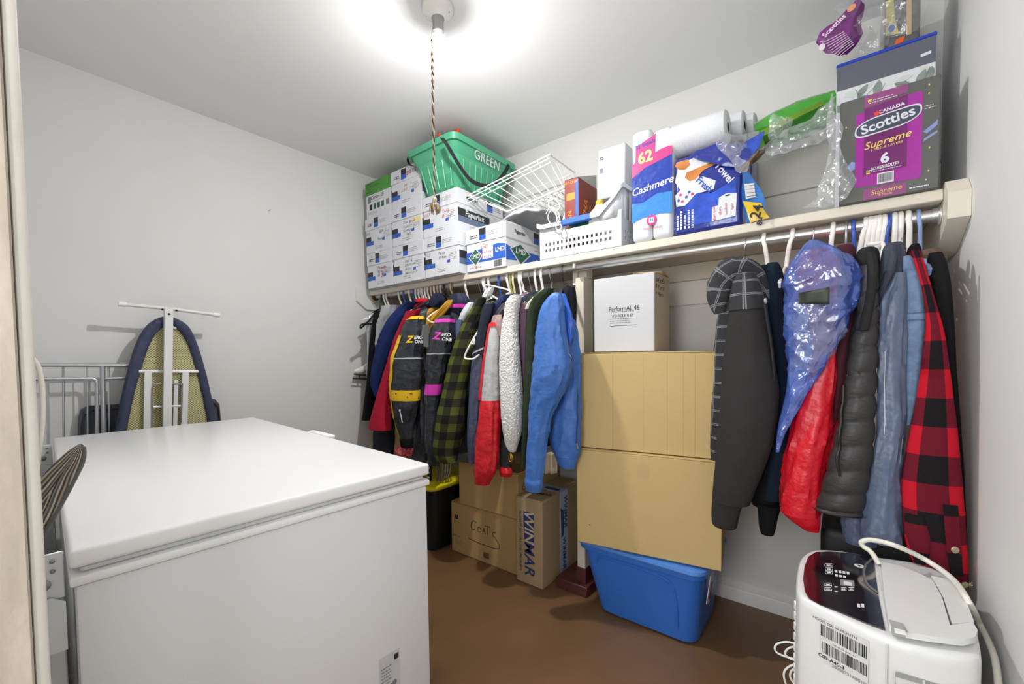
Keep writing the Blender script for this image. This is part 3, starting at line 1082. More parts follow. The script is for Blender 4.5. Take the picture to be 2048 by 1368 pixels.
# ribs on the sides
for face, n in (('y', 5), ('x', 8)):
    for i in range(n):
        f = (i + .7) / (n + .4)
        mb = MB()
        pts = []
        for k in range(4):
            h = k / 3
            q = .08 + .52 * h
            z = zb_ + .012 + .140 * h
            if face == 'y': pts.append((.70 - .055 * q + f * (.262 + .105 * q), -.495 - .067 * q - .001, z))
            else: pts.append((.962 + .05 * q + .001, -.47 - .06 * q + f * (.36 + .1 * q), z))
        obj('rib', mb.tube(pts, .0042, 6), M_BIN, t)
S = frame((1.0045 + .003, -.30, zb_ + .208), V((0, 1, 0)), V((.03, 0, .2)))
text('GREEN', S @ Matrix.Translation((.0, -.012, .012)), .072, M_PAPER, t, bold=.008)
text('SCO.DE', S @ Matrix.Translation((.0, .030, .012)), .030, M_PAPER, t, bold=.02)
mb = MB()
def ribbon(name, pts, w, side, m, par, k=6):
    """flat strap along pts, width w along side"""
    p = crom([V(q) for q in pts], k)
    R = []
    s = V(side).normalized()
    for i, q in enumerate(p):
        tt = (p[min(i + 1, len(p) - 1)] - p[max(i - 1, 0)]).normalized()
        nn = tt.cross(s).normalized() * .0012
        ss = nn.cross(tt).normalized() * w / 2
        R.append([q + ss + nn, q - ss + nn, q - ss - nn, q + ss - nn])
    return obj(name, MB().rings(R), m, par)
def bx(px, py, X=1.045): return PX(px, py, X)
ribbon('strap', [bx(884, 276, 1.0), bx(893, 288), bx(905, 308), bx(920, 333), bx(938, 357), bx(955, 368), bx(972, 371), bx(990, 366), bx(1006, 350), bx(1018, 330)], .022, (.1, .9, .5), M_BIND, t)
ribbon('strap', [PY(838, 332, -.50), PY(822, 331, -.52), PY(816, 322, -.53), PY(818, 313, -.54), PY(826, 310, -.55), PY(838, 309, -.56)], .014, (.3, .9, .2), M_BIND, t)
# red snack bags sticking out of the bin
M_RED = mat('orange_red_foil', (222, 72, 40), .28, var=.25, vscale=30, bump=.6, bscale=30)
M_ORNG = mat('orange_print', (240, 150, 50), .3, var=.2, vscale=30)
def crumple(name, cx, cy, z0, w, d, h, m, label, cat, seed, lean=0, group=None, peak=.55):
    mb = MB()
    R = []
    n = 18
    for i in range(9):
        f = i / 8
        ww, dd = w * (1 - peak * f) * (1 + .1 * math.sin(seed + i)), d * (1 - .8 * f)
        R.append([V((cx + lean * f + ww / 2 * math.cos(2 * PI * j / n) * (1 + .25 * noise.noise(V((j * .9, i * .8, seed)))), cy + dd / 2 * math.sin(2 * PI * j / n) * (1 + .25 * noise.noise(V((j * .8, i, seed + 9)))), z0 + h * f + .15 * h * noise.noise(V((j * .8, seed, i * .5))))) for j in range(n)])
    mb.rings(R)
    return tag(obj(name, mb, m, ang=25), label, cat, group)
p1, p2 = PY(876, 266, -.52), PY(912, 268, -.50)
crumple('snack_bag', p1.x + .01, -.512, zt_ - .045, .05, .044, .115, M_RED, 'red foil bag at the left corner of the green bin', 'bag', 3, -.012)
crumple('snack_bag', .915, -.475, zt_ - .045, .10, .075, .115, M_RED, 'larger orange-red foil bag in the green bin with black strap behind', 'bag', 8, .03)

# ---- white wire basket, tilted
t = thing('wire_basket', 'white wire basket tilted over the boxes on the shelf', 'basket', (1.24, -.22, 1.98))
M_WIRE = mat('white_wire', (238, 238, 236), .4)
A, Bq, Cq, Dq = PY(934, 392, -.43), PY(1099, 309, -.41), PY(1150, 346, -.06), PY(985, 408, -.06)
a_, b_, c_, d_ = PY(1014, 424, -.36), PY(1131, 374, -.33), PY(1164, 392, -.10), PY(1046, 438, -.10)
for i, q in enumerate(((A, Bq), (Bq, Cq), (Cq, Dq), (Dq, A))):
    obj('rim_wire', MB().tube(q, .0036, 8), M_WIRE, t)
dz = V((0, .004, -.016))
obj('rim_wire', MB().tube((A + dz, Bq + dz), .003, 8), M_WIRE, t)
obj('rim_wire', MB().tube((A + dz * 2.2, Bq + dz * 2.2), .0026, 8), M_WIRE, t)
for q in ((a_, b_), (b_, c_), (c_, d_), (d_, a_)): obj('base_wire', MB().tube(q, .003, 8), M_WIRE, t)
obj('base_wire', MB().tube((a_ + V((0, .012, .01)), b_ + V((0, .012, .01))), .0024, 6), M_WIRE, t)
obj('base_wire', MB().tube((a_ + V((0, .03, .0)), b_ + V((0, .03, .0))), .0024, 6), M_WIRE, t)
for i in range(10):
    f = (i + .3) / 9.6
    p, q, q2, p2 = A.lerp(Bq, f), a_.lerp(b_, f), d_.lerp(c_, f), Dq.lerp(Cq, f)
    obj('side_wire', MB().tube([p, q, q2, p2], .0021, 6), M_WIRE, t)
for i in range(1, 7):
    f = i / 7
    obj('end_wire', MB().tube([Bq.lerp(Cq, f), b_.lerp(c_, f), a_.lerp(d_, f), A.lerp(Dq, f)], .0015, 6), M_WIRE, t)

# ---- grey folded fleece under the basket
mb = MB()
P0 = [PY(1030, 446, -.40), PY(1078, 452, -.30), PY(1122, 432, -.2), PY(1118, 418, -.12), PY(1085, 412, -.12), PY(1055, 420, -.3)]
def fl(u, v):
    a = (P0[0] * (1 - u) + P0[1] * u * .5 + P0[2] * u * .5) if False else None
    x = 1.19 + .25 * u
    y = -.40 + .33 * v
    z = 1.872 + .085 * math.sin(PI * min(1, max(0, v * .9 + .05))) ** .5 * math.sin(PI * (.08 + .84 * u)) ** .6 + .012 * noise.noise(V((u * 5, v * 5, 2)))
    return (x, y, z)
mb.grid(fl, 20, 20)
tag(obj('fleece_cloth', mb, mat('grey_fleece', (178, 181, 186), .95, bump=.6, bscale=120), solid=.008), 'folded grey fleece cloth lying under the white wire basket', 'cloth')

# ---- white laundry basket
LY = -.44
t = thing('laundry_basket', 'white plastic basket with square holes and blue grip', 'basket', (1.66, -.25, SZ))
M_BASK = mat('basket_plastic', (208, 211, 216), .38)
lx0, lx1, lz1 = PY(1079, 520, LY).x, PY(1243, 492, LY).x, PY(1100, 450, LY).z
yb2 = -.12
def brect(x0, x1, y0, y1, z, r=.02, n=4):
    pts = []
    for cx, cy, a0 in ((x1 - r, y0 + r, -90), (x1 - r, y1 - r, 0), (x0 + r, y1 - r, 90), (x0 + r, y0 + r, 180)):
        for k in range(n + 1):
            a = math.radians(a0 + 90 * k / n)
            pts.append(V((cx + r * math.cos(a), cy + r * math.sin(a), z)))
    return pts
# walls with real holes: built from bands and posts
zl, zh1, zh2, zh3, zh4, zr = SZ + .001, SZ + .034, SZ + .048, SZ + .062, SZ + .076, lz1 - .004
th = .003
def wallstrip(mb, x0, y0, x1, y1, z0, z1, nx):
    d = V((x1 - x0, y1 - y0, 0)); L = d.length; d /= L
    M = Matrix((d, V((-d.y, d.x, 0)), V((0, 0, 1)))).transposed().to_4x4(); M.translation = (x0, y0, 0)
    mb.box(0, L, 0, th, z0, z1, 0, M)
def wall(x0, y0, x1, y1, n):
    mb = MB()
    slot = (lx1 - lx0) * .33 if n > 10 else None
    d = V((x1 - x0, y1 - y0, 0)); L = d.length; d /= L
    M = Matrix((d, V((-d.y, d.x, 0)), V((0, 0, 1)))).transposed().to_4x4(); M.translation = (x0, y0, 0)
    for a, b in ((zl, zh1), (zh2, zh3)): mb.box(0, L, 0, th, a, b, 0, M)
    s0, s1 = .15, .27
    if slot:
        mb.box(0, L, 0, th, zh4, SZ + .122, 0, M)
        mb.box(0, s0, 0, th, SZ + .122, zr, 0, M)
        mb.box(s1, L, 0, th, SZ + .122, zr, 0, M)
    else: mb.box(0, L, 0, th, zh4, zr, 0, M)
    for z0, z1 in ((zh1, zh2), (zh3, zh4)):
        e = .035
        mb.box(0, e, 0, th, z0, z1, 0, M)
        mb.box(L - e, L, 0, th, z0, z1, 0, M)
        st = (L - 2 * e) / n
        for i in range(n): mb.box(e + i * st + st * .5, e + (i + 1) * st, 0, th, z0, z1, 0, M)
    return obj('side_panel', mb, M_BASK, t)
wall(lx0, LY, lx1, LY, 16)
wall(lx1, LY + .001, lx1, yb2, 9)
wall(lx1, yb2, lx0, yb2, 16)
wall(lx0, yb2, lx0, LY, 9)
obj('base', MB().box(lx0 + .004, lx1 - .004, LY + .004, yb2 - .004, SZ + .0005, SZ + .004), M_BASK, t)
# rim with raised corners
R = []
NP = 60
ring = brect(lx0 - .018, lx1 + .014, LY - .018, yb2 + .018, 0, .03, 8)
def rimz(p):
    f = (p.x - lx0) / (lx1 - lx0)
    e = max(0, (f - .80) / .22)
    e2 = max(0, (.04 - f) / .08)
    fr = 1 - min(1, max(0, (p.y - LY) / (yb2 - LY)))
    return lz1 - .004 + (.105 * min(1, e) ** 1.3 + .02 * e2) + .012 * (1 - fr)
dense = []
for i, p in enumerate(ring):
    q = ring[(i + 1) % len(ring)]
    for k in range(5): dense.append(p.lerp(q, k / 5))
c0 = V(((lx0 + lx1) / 2, (LY + yb2) / 2, 0))
R = []
for dx, dz in ((-.018, -.012), (0, -.014), (.0, .004), (-.004, .006), (-.018, .003), (-.021, -.03 * 0)):
    rr = []
    for p in dense:
        o = V((p.x - c0.x, p.y - c0.y, 0)).normalized()
        q = p + o * dx
        rr.append(V((q.x, q.y, rimz(p) + dz)))
    R.append(rr)
R.append(R[0])
obj('rim', MB().rings(R, True, False), M_BASK, t, ang=60)
# skirt closing the raised corner down to the walls
R = [[V((p.x + (c0.x - p.x) * .05, p.y + (c0.y - p.y) * .05, rimz(p) - .008)) for p in dense], [V((p.x + (c0.x - p.x) * .065, p.y + (c0.y - p.y) * .10, min(rimz(p) - .008, zr - .03))) for p in dense]]
SK = MB()
n = len(dense)
for i in range(n):
    j = (i + 1) % n
    if rimz(dense[i]) > lz1 + .012 or rimz(dense[j]) > lz1 + .012:
        SK.add([R[0][i], R[0][j], R[1][j], R[1][i]], [(0, 1, 2, 3)])
for keep in (True, False):
    sk2 = MB()
    for f in SK.f:
        ps = [SK.v[k] for k in f]
        if (ps[0].x > c0.x) == keep: sk2.add(ps, [(0, 1, 2, 3)])
    if sk2.f: obj('end_skirt', sk2, M_BASK, t, solid=.003)
gx0, gx1 = lx0 + .135, lx0 + .285
obj('grip', MB().box(gx0, gx1, LY - .0205, LY + .006, lz1 - .022, lz1 + .006, .004), mat('grip_blue', (64, 110, 214), .35), t)

# contents: green bag in the slot, cereal box, jug, cord, jar
tag(obj('green_pouch', MB().ball((lx0 + .21, LY + .045, SZ + .12), .075, 16, 10, (1, .45, .9)), mat('dark_green_film', (24, 92, 72), .3, var=.4, vscale=14)), 'dark green pouch seen through the slot of the white basket', 'pouch')
cx0, cx1 = PY(1129, 395, -.36).x, PY(1157, 395, -.36).x
t = thing('cereal_box', 'tall dark red cereal box standing in the white basket', 'box', ((cx0 + cx1) / 2, -.27, SZ + .006))
M_CER = mat('cereal_red', (134, 46, 30), .45)
M_CERO = mat('cereal_orange', (226, 140, 40), .5)
ctop = 2.015
M_GREYFLAP = mat('grey_flap', (190, 190, 186), .7)
obj('carton', MB().box(cx0, cx1, -.36, -.165, SZ + .0065, ctop, .0015), M_CER, t)
mb = MB()
mb.prism([(-.36, ctop + .001), (-.165, ctop + .0715), (-.165, ctop + .001)], cx1 - cx0 - .004, Matrix(((0, 0, 1, cx0 + .002), (1, 0, 0, 0), (0, 1, 0, 0), (0, 0, 0, 1))))
obj('open_flap', mb, M_GREYFLAP, t)
Fc = frame((cx0, -.36, SZ), (1, 0, 0), (0, 0, 1))
wv = cx1 - cx0
decal('printed_band', Fc, wv - .018, wv, .02, ctop - SZ - .01, M_LOGOBL, t)
decal('printed_panel', Fc, .012, wv - .02, .285, .318, M_CERO, t)
text('OAT CRISP', Fc @ Matrix.Translation((wv * .42, ctop - SZ - .017, 0)), .017, M_CERO, t, bold=.02)
text('BRAN', Fc @ Matrix.Translation((wv * .38, .19, 0)) @ Matrix.Rotation(PI / 2, 4, 'Z'), .034, M_CERO, t, bold=.01)
Fs = frame((cx1, -.36, SZ), (0, 1, 0), (0, 0, 1))
text('KASHA', Fs @ Matrix.Translation((.06, .22, 0)) @ Matrix.Rotation(1.35, 4, 'Z'), .052, M_CERO, t, bold=.02)
text('flakes', Fs @ Matrix.Translation((.11, .25, 0)) @ Matrix.Rotation(1.35, 4, 'Z'), .03, M_CERO, t)
# jug
t = thing('milk_jug', 'white plastic jug with yellow cap inside the white basket', 'jug', (1.76, -.29, SZ + .006))
M_JUG = mat('jug_plastic', (224, 220, 206), .35)
jc = PY(1188, 410, -.30)
Mj = Matrix.Translation((jc.x + .025, -.29, 0))
obj('body', MB().lathe([(.052, SZ + .006), (.056, SZ + .02), (.056, jc.z - .09), (.050, jc.z - .055), (.034, jc.z - .03), (.02, jc.z - .012), (.018, jc.z - .004)], Mj @ Matrix.Diagonal((1.25, 1, 1, 1)), 24), M_JUG, t)
obj('cap', MB().lathe([(.019, jc.z - .003), (.019, jc.z + .014), (.016, jc.z + .017)], Mj, 18), mat('yellow_cap', (228, 196, 60), .4), t)
hx = jc.x + .035
obj('handle', MB().tube([(hx, -.29, jc.z - .025), (hx + .035, -.29, jc.z - .004), (hx + .07, -.29, jc.z - .02), (hx + .085, -.29, jc.z - .05), (hx + .04, -.29, jc.z - .075)], .010, 10, 5), M_JUG, t)
# tissue pack leaning on jug and box
t = thing('napkin_pack', 'clear-wrapped pack of white napkins above the white basket', 'napkins', (1.78, -.24, 1.9))
nx0, nx1, nz0, nz1 = PY(1194, 345, -.3).x, PY(1249, 340, -.3).x, 1.905, 2.14
M_NAP = mat('napkin_white', (206, 209, 215), .3, bump=.35, bscale=55, coat=.5)
mb = MB().box(nx0, nx1, -.3, -.155, nz0, nz1, .007, None, 3)
mb.xf(Matrix.Translation((nx0, -.3, nz0)) @ Matrix.Rotation(math.radians(1.5), 4, 'Y') @ Matrix.Translation((-nx0, .3, -nz0)))
obj('wrapped_stack', mb, M_NAP, t)
Fn = frame((nx0, -.3005, nz0), (1, 0, 0), (0, 0, 1))
M_EMB = mat('emboss_grey', (204, 207, 214), .4)
for cx, cz in ((.098, .17), (.098, .06), (.09, .115)):
    poly = circle(cx, cz, .022)
    mb = MB()
    ringp = [Fn @ V((x, y, .0008)) for x, y in poly]
    ringq = [Fn @ V((cx + (x - cx) * .84, cz + (y - cz) * .84, .0008)) for x, y in poly]
    mb.rings([ringp, ringq], True, False)
    obj('printed_ring', mb, M_EMB, t)
decal('small_print', Fn, .014, .034, .118, .146, M_EMB, t)
barcode(Fn, .014, .034, .120, .144, M_INKGY, t, 5)
textlines(Fn, .012, .04, .10, .007, 10, M_EMB, t, seed=3)
text('XL', Fn @ Matrix.Translation((.026, .188, 0)), .02, M_INKBK, t, bold=.02)
# white cord bundle
t = thing('appliance_cord', 'bundle of thin white electric cord hanging over basket rim', 'cord', (1.5, -.43, 1.85))
M_CORD = mat('cord_white', (226, 226, 222), .4)
def pyt(name, pts, Y, r, m, par, k=6):
    return obj(name, MB().tube([PY(p[0], p[1], Y + (p[2] if len(p) > 2 else 0)) for p in pts], r, 8, k), m, par)
pyt('loop', [(1092, 428), (1097, 418), (1106, 414), (1112, 425), (1114, 440), (1110, 452), (1100, 446), (1096, 432), (1104, 420), (1116, 424), (1120, 440)], -.475, .0023, M_CORD, t)
pyt('loop', [(1104, 412), (1112, 430), (1120, 446), (1123, 456), (1114, 459), (1112, 448), (1118, 432)], -.478, .0023, M_CORD, t)
pyt('tail', [(1122, 456), (1126, 470), (1132, 484)], -.472, .0018, M_CORD, t)
pyt('tail', [(1138, 462, .014), (1142, 474, .014), (1142, 486, .014)], -.472, .0018, M_CORD, t)
pyt('coil', [(1095, 404, .12), (1104, 396, .12), (1114, 402, .12), (1120, 414, .1), (1112, 422, .1), (1100, 416, .1), (1098, 404, .1), (1108, 398, .1)], -.46, .0035, M_CORD, t)
tag(obj('jar', MB().lathe([(.03, SZ + .006), (.032, SZ + .02), (.032, 1.86), (.026, 1.875), (.024, 1.89), (.018, 1.9)], Matrix.Translation((1.535, -.27, 0)), 20), mat('pale_jar', (214, 220, 216), .3)), 'pale jar tucked behind the white cord in the basket', 'jar')

# ---- toilet paper pack
t = thing('toilet_paper_pack', 'tall toilet paper pack in pink, navy and sky-blue film', 'toilet paper', (2.02, -.3, SZ))
tx0, tx1, TY = PY(1262, 400, -.44).x, PY(1346, 400, -.44).x, -.44
M_TP = mat('tp_white_film', (216, 219, 225), .25, bump=.3, bscale=35, coat=.4, dist=.006)
tw = tx1 - tx0
for i in range(2):
    for k in range(2):
        mb = MB().box(tx0 + i * tw / 2, tx0 + (i + 1) * tw / 2 - .0008, TY + .001 + k * .125, TY + .12 + k * .125, SZ + .0005, 2.075 + .02 * (1 - i) + .01 * k, .024, None, 4)
        obj('roll_column', mb, M_TP, t)
Ft = frame((tx0, TY + .001, SZ), (1, 0, 0), (0, 0, 1))
M_PINK = mat('tp_pink', (214, 62, 134), .25, coat=.4)
M_ROYAL = mat('tp_royal', (30, 62, 164), .22, coat=.5, bump=.4, bscale=28, dist=.006)
M_SKY = mat('tp_sky', (62, 136, 208), .22, coat=.5, bump=.4, bscale=28, dist=.006)
M_PALE = mat('tp_pale_blue', (176, 200, 230), .25, coat=.4)
m0, m1 = .004, tw - .004
polydecal('printed_film', Ft, [(m0, .285), (m0 + .012, .42), (m1 - .01, .42), (m1, .29)], M_PALE, t, .0012)
polydecal('printed_film', Ft, [(m0, .270), (m0, .325), (.02, .332), (.022, .395), (.105, .425), (.102, .35), (m1, .372), (m1, .325), (.06, .300)], M_PINK, t, .0022)
polydecal('printed_film', Ft, [(m0, .165), (m0, .272), (.06, .301), (m1, .326), (m1, .18), (.11, .185), (.05, .16)], M_ROYAL, t, .0016)
polydecal('printed_film', Ft, [(m0, .085), (m0, .166), (.05, .161), (.11, .186), (m1, .181), (m1, .095), (.12, .102), (.05, .098)], M_SKY, t, .0014)
Rt = lambda a: Matrix.Rotation(a, 4, 'Z')
text('62', Ft @ Matrix.Translation((.062, .342, .0026)) @ Rt(.08), .062, mat('tp_yellow', (240, 224, 130), .4), t, bold=.03)
text('32 Equals', Ft @ Matrix.Translation((.062, .395, .0026)) @ Rt(.12), .022, M_INKBL, t, bold=.02)
text('Cashmere', Ft @ Matrix.Translation((tw / 2 + .002, .218, .0018)) @ Rt(.12), .042, M_PAPER, t, bold=.012, shear=.25)
polydecal('round_badge', Ft, circle(.088, .082, .021), M_PINK, t, .0024)
polydecal('badge_square', Ft, [(.077, .071), (.099, .071), (.099, .093), (.077, .093)], M_PAPER, t, .0030)
text('1s', Ft @ Matrix.Translation((.088, .083, .0032)), .018, M_INKBL, t, bold=.02)
text('TOILET ROLLS', Ft @ Matrix.Translation((.09, .050, .0008)), .012, M_PINK, t)

# ---- paper towel pack (blue) and the three loose rolls on it
wx0, wx1 = PY(1347, 400, -.44).x, PY(1484, 380, -.44).x
t = thing('paper_towel_pack', 'blue printed pack of paper towels with puppy picture', 'paper towels', ((wx0 + wx1) / 2, -.3, SZ))
M_TB = mat('towel_blue', (38, 78, 190), .2, coat=.6, var=.35, vscale=22, bump=.5, bscale=26, dist=.008)
M_TN = mat('towel_navy', (30, 48, 140), .2, coat=.6, bump=.5, bscale=26, dist=.008)
ww = wx1 - wx0
obj('wrapped_rolls', MB().box(wx0, wx1, -.44, -.25, SZ + .0005, 1.932, .018, None, 4), M_TN, t)
obj('wrapped_rolls', MB().box(wx0, wx1, -.249, -.05, SZ + .0005, 1.985, .018, None, 4), M_TN, t)
Fw = frame((wx0, -.4402, SZ), (1, 0, 0), (0, 0, 1))
h_ = 1.925 - SZ
polydecal('printed_film', Fw, [(.045, .03), (ww - .02, .03), (ww - .02, .17), (.14, .135), (.07, .15), (.045, .12)], M_TB, t, .0012)
M_PUPPY = mat('puppy_orange', (196, 122, 52), .35, var=.3, vscale=20, coat=.4)
polydecal('puppy_print', Fw, [(.006, .21), (.02, .275), (.09, .287), (.17, .265), (.10, .235), (.09, .165), (.03, .17)], M_PAPER, t, .0016)
polydecal('puppy_print', Fw, [(.006, .272), (.012, .285), (.055, .285), (.064, .262), (.045, .248), (.02, .255)], M_PUPPY, t, .0020)
polydecal('puppy_print', Fw, [(.044, .218), (.05, .236), (.14, .250), (.172, .268), (.168, .243), (.11, .228), (.085, .202), (.062, .200)], M_PUPPY, t, .0022)
polydecal('printed_film', Fw, [(.135, .17), (.16, .232), (.215, .238), (.225, .205), (.20, .16), (.15, .142)], M_TN, t, .0024)
polydecal('white_banner', Fw, [(.012, .112), (.008, .158), (.05, .195), (.11, .205), (.155, .178), (.148, .148), (.085, .146), (.045, .11)], M_PAPER, t, .0026)
text('Fresh', Fw @ Matrix.Translation((.115, .172, .003)) @ Rt(-.9), .034, M_INKBL, t, bold=.02)
text('Towel', Fw @ Matrix.Translation((.183, .200, .003)) @ Rt(-1.0), .036, M_PAPER, t, bold=.02)
for i, (a, b) in enumerate(((.02, .135), (.035, .128), (.05, .142), (.028, .155), (.06, .158), (.072, .148))):
    polydecal('paw_print', Fw, circle(a, b, .0055, None, 10), (M_INKBL, M_PINK)[i % 2], t, .0032)
for i in range(5): textlines(Fw @ Matrix.Translation((.02 + i * .014, .02, .0016)) @ Rt(PI / 2), 0, .075, 0, .01, 1, M_PAPER, t, seed=i, h=.7)
polydecal('towel_roll_print', Fw, [(.142, .03), (.222, .034), (.226, .115), (.19, .122), (.166, .112), (.164, .085), (.142, .082)], M_PAPER, t, .0022)
polydecal('print_mark', Fw, circle(.196, .114, .009, .003, 12), M_INKBK, t, .0028)
for i, s in enumerate(('Extra Large', 'Large', 'coupons', 'rolls')):
    text(s, Fw @ Matrix.Translation((.152 + i * .02, .058 + .004 * i, .0026)) @ Rt(-PI / 2 + .05), .013, M_INKRD, t)
Mr_ = mat('towel_paper', (220, 222, 225), .7, bump=.5, bscale=90, stretch=(8, 1, 1), dist=.004)
M_CORE = mat('roll_core', (72, 66, 62), .9)
for i, (rx0, rx1, ry, rz) in enumerate(((PY(1320, 290, -.40).x, PY(1455, 243, -.40).x, -.385, 2.008), (2.06, 2.335, -.262, 2.021), (2.07, 2.358, -.145, 2.033))):
    rr = .064 if i == 0 else .058
    rz = (2.018, 2.062, 2.096)[i]
    lab = ('nearest of three loose white paper towel rolls on blue pack', 'middle of three loose white paper towel rolls on blue pack', 'rearmost of three loose white paper towel rolls on blue pack')[i]
    t = thing('paper_towel_roll', lab, 'paper towel', ((rx0 + rx1) / 2, ry, rz - rr), 'loose paper towel rolls')
    Mx = Matrix.Translation((rx0, ry, rz)) @ Matrix.Rotation(PI / 2, 4, 'Y')
    L_ = rx1 - rx0
    pr = [(.019, .0), (rr * .8, 0), (rr * .96, .006), (rr, .02)]
    for k in range(1, 9): pr.append((rr * (1 - .014 * (k % 2)), .02 + (L_ - .04) * k / 9))
    pr += [(rr, L_ - .02), (rr * .97, L_ - .005), (rr * .85, L_), (.019, L_), (.019, L_ - .12)]
    obj('roll', MB().lathe(pr, Mx, 28, True), Mr_, t)
    obj('core', MB().lathe([(.0186, L_ - .11), (.0186, L_ - .001), (.0168, L_ - .001), (.0168, L_ - .11)], Mx, 16), M_CORE, t)

# clear film bunched at the end of the rolls
M_FILM = film('clear_film', (235, 238, 242), .10)
M_FILM2 = film('clear_film_dense', (232, 235, 240), .22)
def sheet(name, corners, nu, nv, amp, m, label=None, cat=None, seed=0, freq=5, parent=None, group=None):
    """crumpled thin sheet spanned by a coarse grid of control points"""
    R_ = len(corners)
    C_ = len(corners[0])
    def f(u, v):
        a, b = v * (R_ - 1), u * (C_ - 1)
        i, j = min(int(a), R_ - 2), min(int(b), C_ - 2)
        fa, fb = a - i, b - j
        p = corners[i][j].lerp(corners[i][j + 1], fb).lerp(corners[i + 1][j].lerp(corners[i + 1][j + 1], fb), fa)
        q = p * freq + V((seed, seed * 2, 0))
        w = V((noise.noise(q), noise.noise(q + V((7, 1, 3))), noise.noise(q + V((1, 9, 5)))))
        r = abs(noise.noise(q * 2.3 + V((2, 2, 2)))) - .2
        return p + w * amp + V((0, -1, .3)) * r * amp * .8
    mb = MB()
    mb.grid(f, nu, nv)
    o = obj(name, mb, m, parent, ang=180)
    if label: tag(o, label, cat, group)
    return o
Q = lambda px, py, y: PY(px, py, y)
sheet('plastic_film', [[Q(1440, 262, -.47), Q(1470, 270, -.45), Q(1516, 262, -.40)], [Q(1432, 290, -.47), Q(1475, 300, -.46), Q(1520, 292, -.42)], [Q(1462, 325, -.46), Q(1482, 328, -.46), Q(1500, 322, -.45)], [Q(1470, 345, -.455), Q(1480, 350, -.455), Q(1492, 345, -.455)]], 26, 26, .012, M_FILM2, 'clear plastic film bunched below the ends of paper towel rolls', 'plastic film', 3, 14)
sheet('printed_film_scrap', [[Q(1395, 300, -.462), Q(1440, 284, -.462), Q(1500, 296, -.44)], [Q(1380, 312, -.462), Q(1440, 312, -.465), Q(1500, 318, -.46)], [Q(1400, 322, -.462), Q(1440, 328, -.462), Q(1478, 336, -.46)]], 24, 14, .008, M_TN, 'torn navy printed film sagging under paper towel rolls', 'plastic film', 5, 12)
sheet('printed_film_scrap', [[Q(1490, 285, -.44), Q(1512, 272, -.43), Q(1530, 262, -.42)], [Q(1476, 308, -.45), Q(1496, 305, -.44), Q(1520, 292, -.43)], [Q(1470, 318, -.45), Q(1482, 320, -.45), Q(1494, 320, -.45)]], 14, 14, .008, M_TB, 'blue scrap of film twisted beside the clear film', 'plastic film', 9, 12)
# blue and yellow empty wrapper leaning at the end
t = thing('towel_wrapper', 'blue and yellow crumpled wrapper marked 24 at the shelf front', 'wrapper', PY(1510, 430, -.43))
M_WB = mat('wrapper_blue', (48, 122, 204), .2, coat=.6)
M_WY = mat('wrapper_yellow', (226, 186, 40), .3, coat=.4)
M_WK = mat('wrapper_brown', (96, 70, 30), .35, var=.6, vscale=26)
sheet('blue_film', [[Q(1481, 346, -.44), Q(1496, 344, -.42)], [Q(1483, 385, -.45), Q(1520, 375, -.42)], [Q(1488, 432, -.44), Q(1528, 400, -.42)], [Q(1492, 448, -.43), Q(1530, 436, -.42)]], 14, 22, .008, M_WB, None, None, 2, 12, t)
w = sheet('yellow_patch', [[Q(1486, 402, -.458), Q(1506, 404, -.452), Q(1522, 406, -.448)], [Q(1494, 424, -.46), Q(1512, 424, -.456), Q(1528, 420, -.45)], [Q(1500, 446, -.455), Q(1516, 441, -.452), Q(1540, 436, -.448)]], 12, 12, .002, M_WY, None, None, 2, 12, t)
pa = Q(1514, 423, -.464)
text('24', frame(pa, V((.30, 0, .96)), V((-.96, 0, .30))), .046, M_INKBK, t, bold=.02)
text('8=', frame(Q(1521, 442, -.462), V((.3, 0, .96)), V((-.96, 0, .3))), .026, M_INKBK, t, bold=.02)
sheet('white_patch', [[Q(1489, 368, -.455), Q(1508, 366, -.448)], [Q(1492, 398, -.458), Q(1512, 394, -.45)]], 6, 6, .001, M_PAPER, None, None, 1, 9, t)
for i in range(4): pyt('printed_line', [(1490 + i, 372 + 7 * i), (1509 + i, 370 + 7 * i)], -.461, .0007, M_INKBK, t, 0)
sheet('brown_film', [[Q(1500, 290, -.42), Q(1520, 282, -.40), Q(1538, 284, -.38)], [Q(1488, 312, -.43), Q(1510, 310, -.42), Q(1534, 306, -.38)], [Q(1480, 340, -.44), Q(1492, 342, -.43), Q(1506, 326, -.41)]], 18, 18, .012, M_WK, None, None, 6, 12, t)
sheet('green_film', [[Q(1508, 278, -.425), Q(1524, 272, -.41)], [Q(1510, 300, -.43), Q(1530, 290, -.41)]], 8, 8, .006, mat('wrapper_green', (72, 140, 40), .3, coat=.3), None, None, 3, 12, t)
# green pack lying across at the back
t = thing('green_pack', 'long green film-wrapped pack bridging towels and tissue box', 'pack', PY(1590, 250, -.25))
M_GRN = mat('pack_green', (66, 158, 48), .25, coat=.5, bump=.5, bscale=20, dist=.008)
ga, gb = PY(1512, 262, -.28), PY(1668, 196, -.22)
d = (gb - ga).normalized()
upv = V((0, 0, 1)) - d * d.z
upv.normalize()
rows = []
R = []
for i in range(13):
    f = i / 12
    c = ga.lerp(gb, f)
    hh = (.030 + .030 * math.sin(PI * (.15 + .75 * f))) * (1 + .1 * noise.noise(V((f * 6, 1, 1))))
    dd = .09
    R.append([c + upv * (hh * (math.sin(2 * PI * k / 14)) - .03) + V((0, dd * math.cos(2 * PI * k / 14) * (1 if k else 1), 0)) for k in range(14)])
obj('wrapped_pack', MB().rings(R), M_GRN, t)
sheet('olive_stripe', [[PY(1520, 262, -.39), PY(1600, 222, -.37), PY(1640, 203, -.34)], [PY(1528, 272, -.39), PY(1600, 232, -.38), PY(1650, 208, -.34)]], 14, 4, .001, mat('pack_olive', (104, 140, 30), .3), None, None, 1, 9, t)
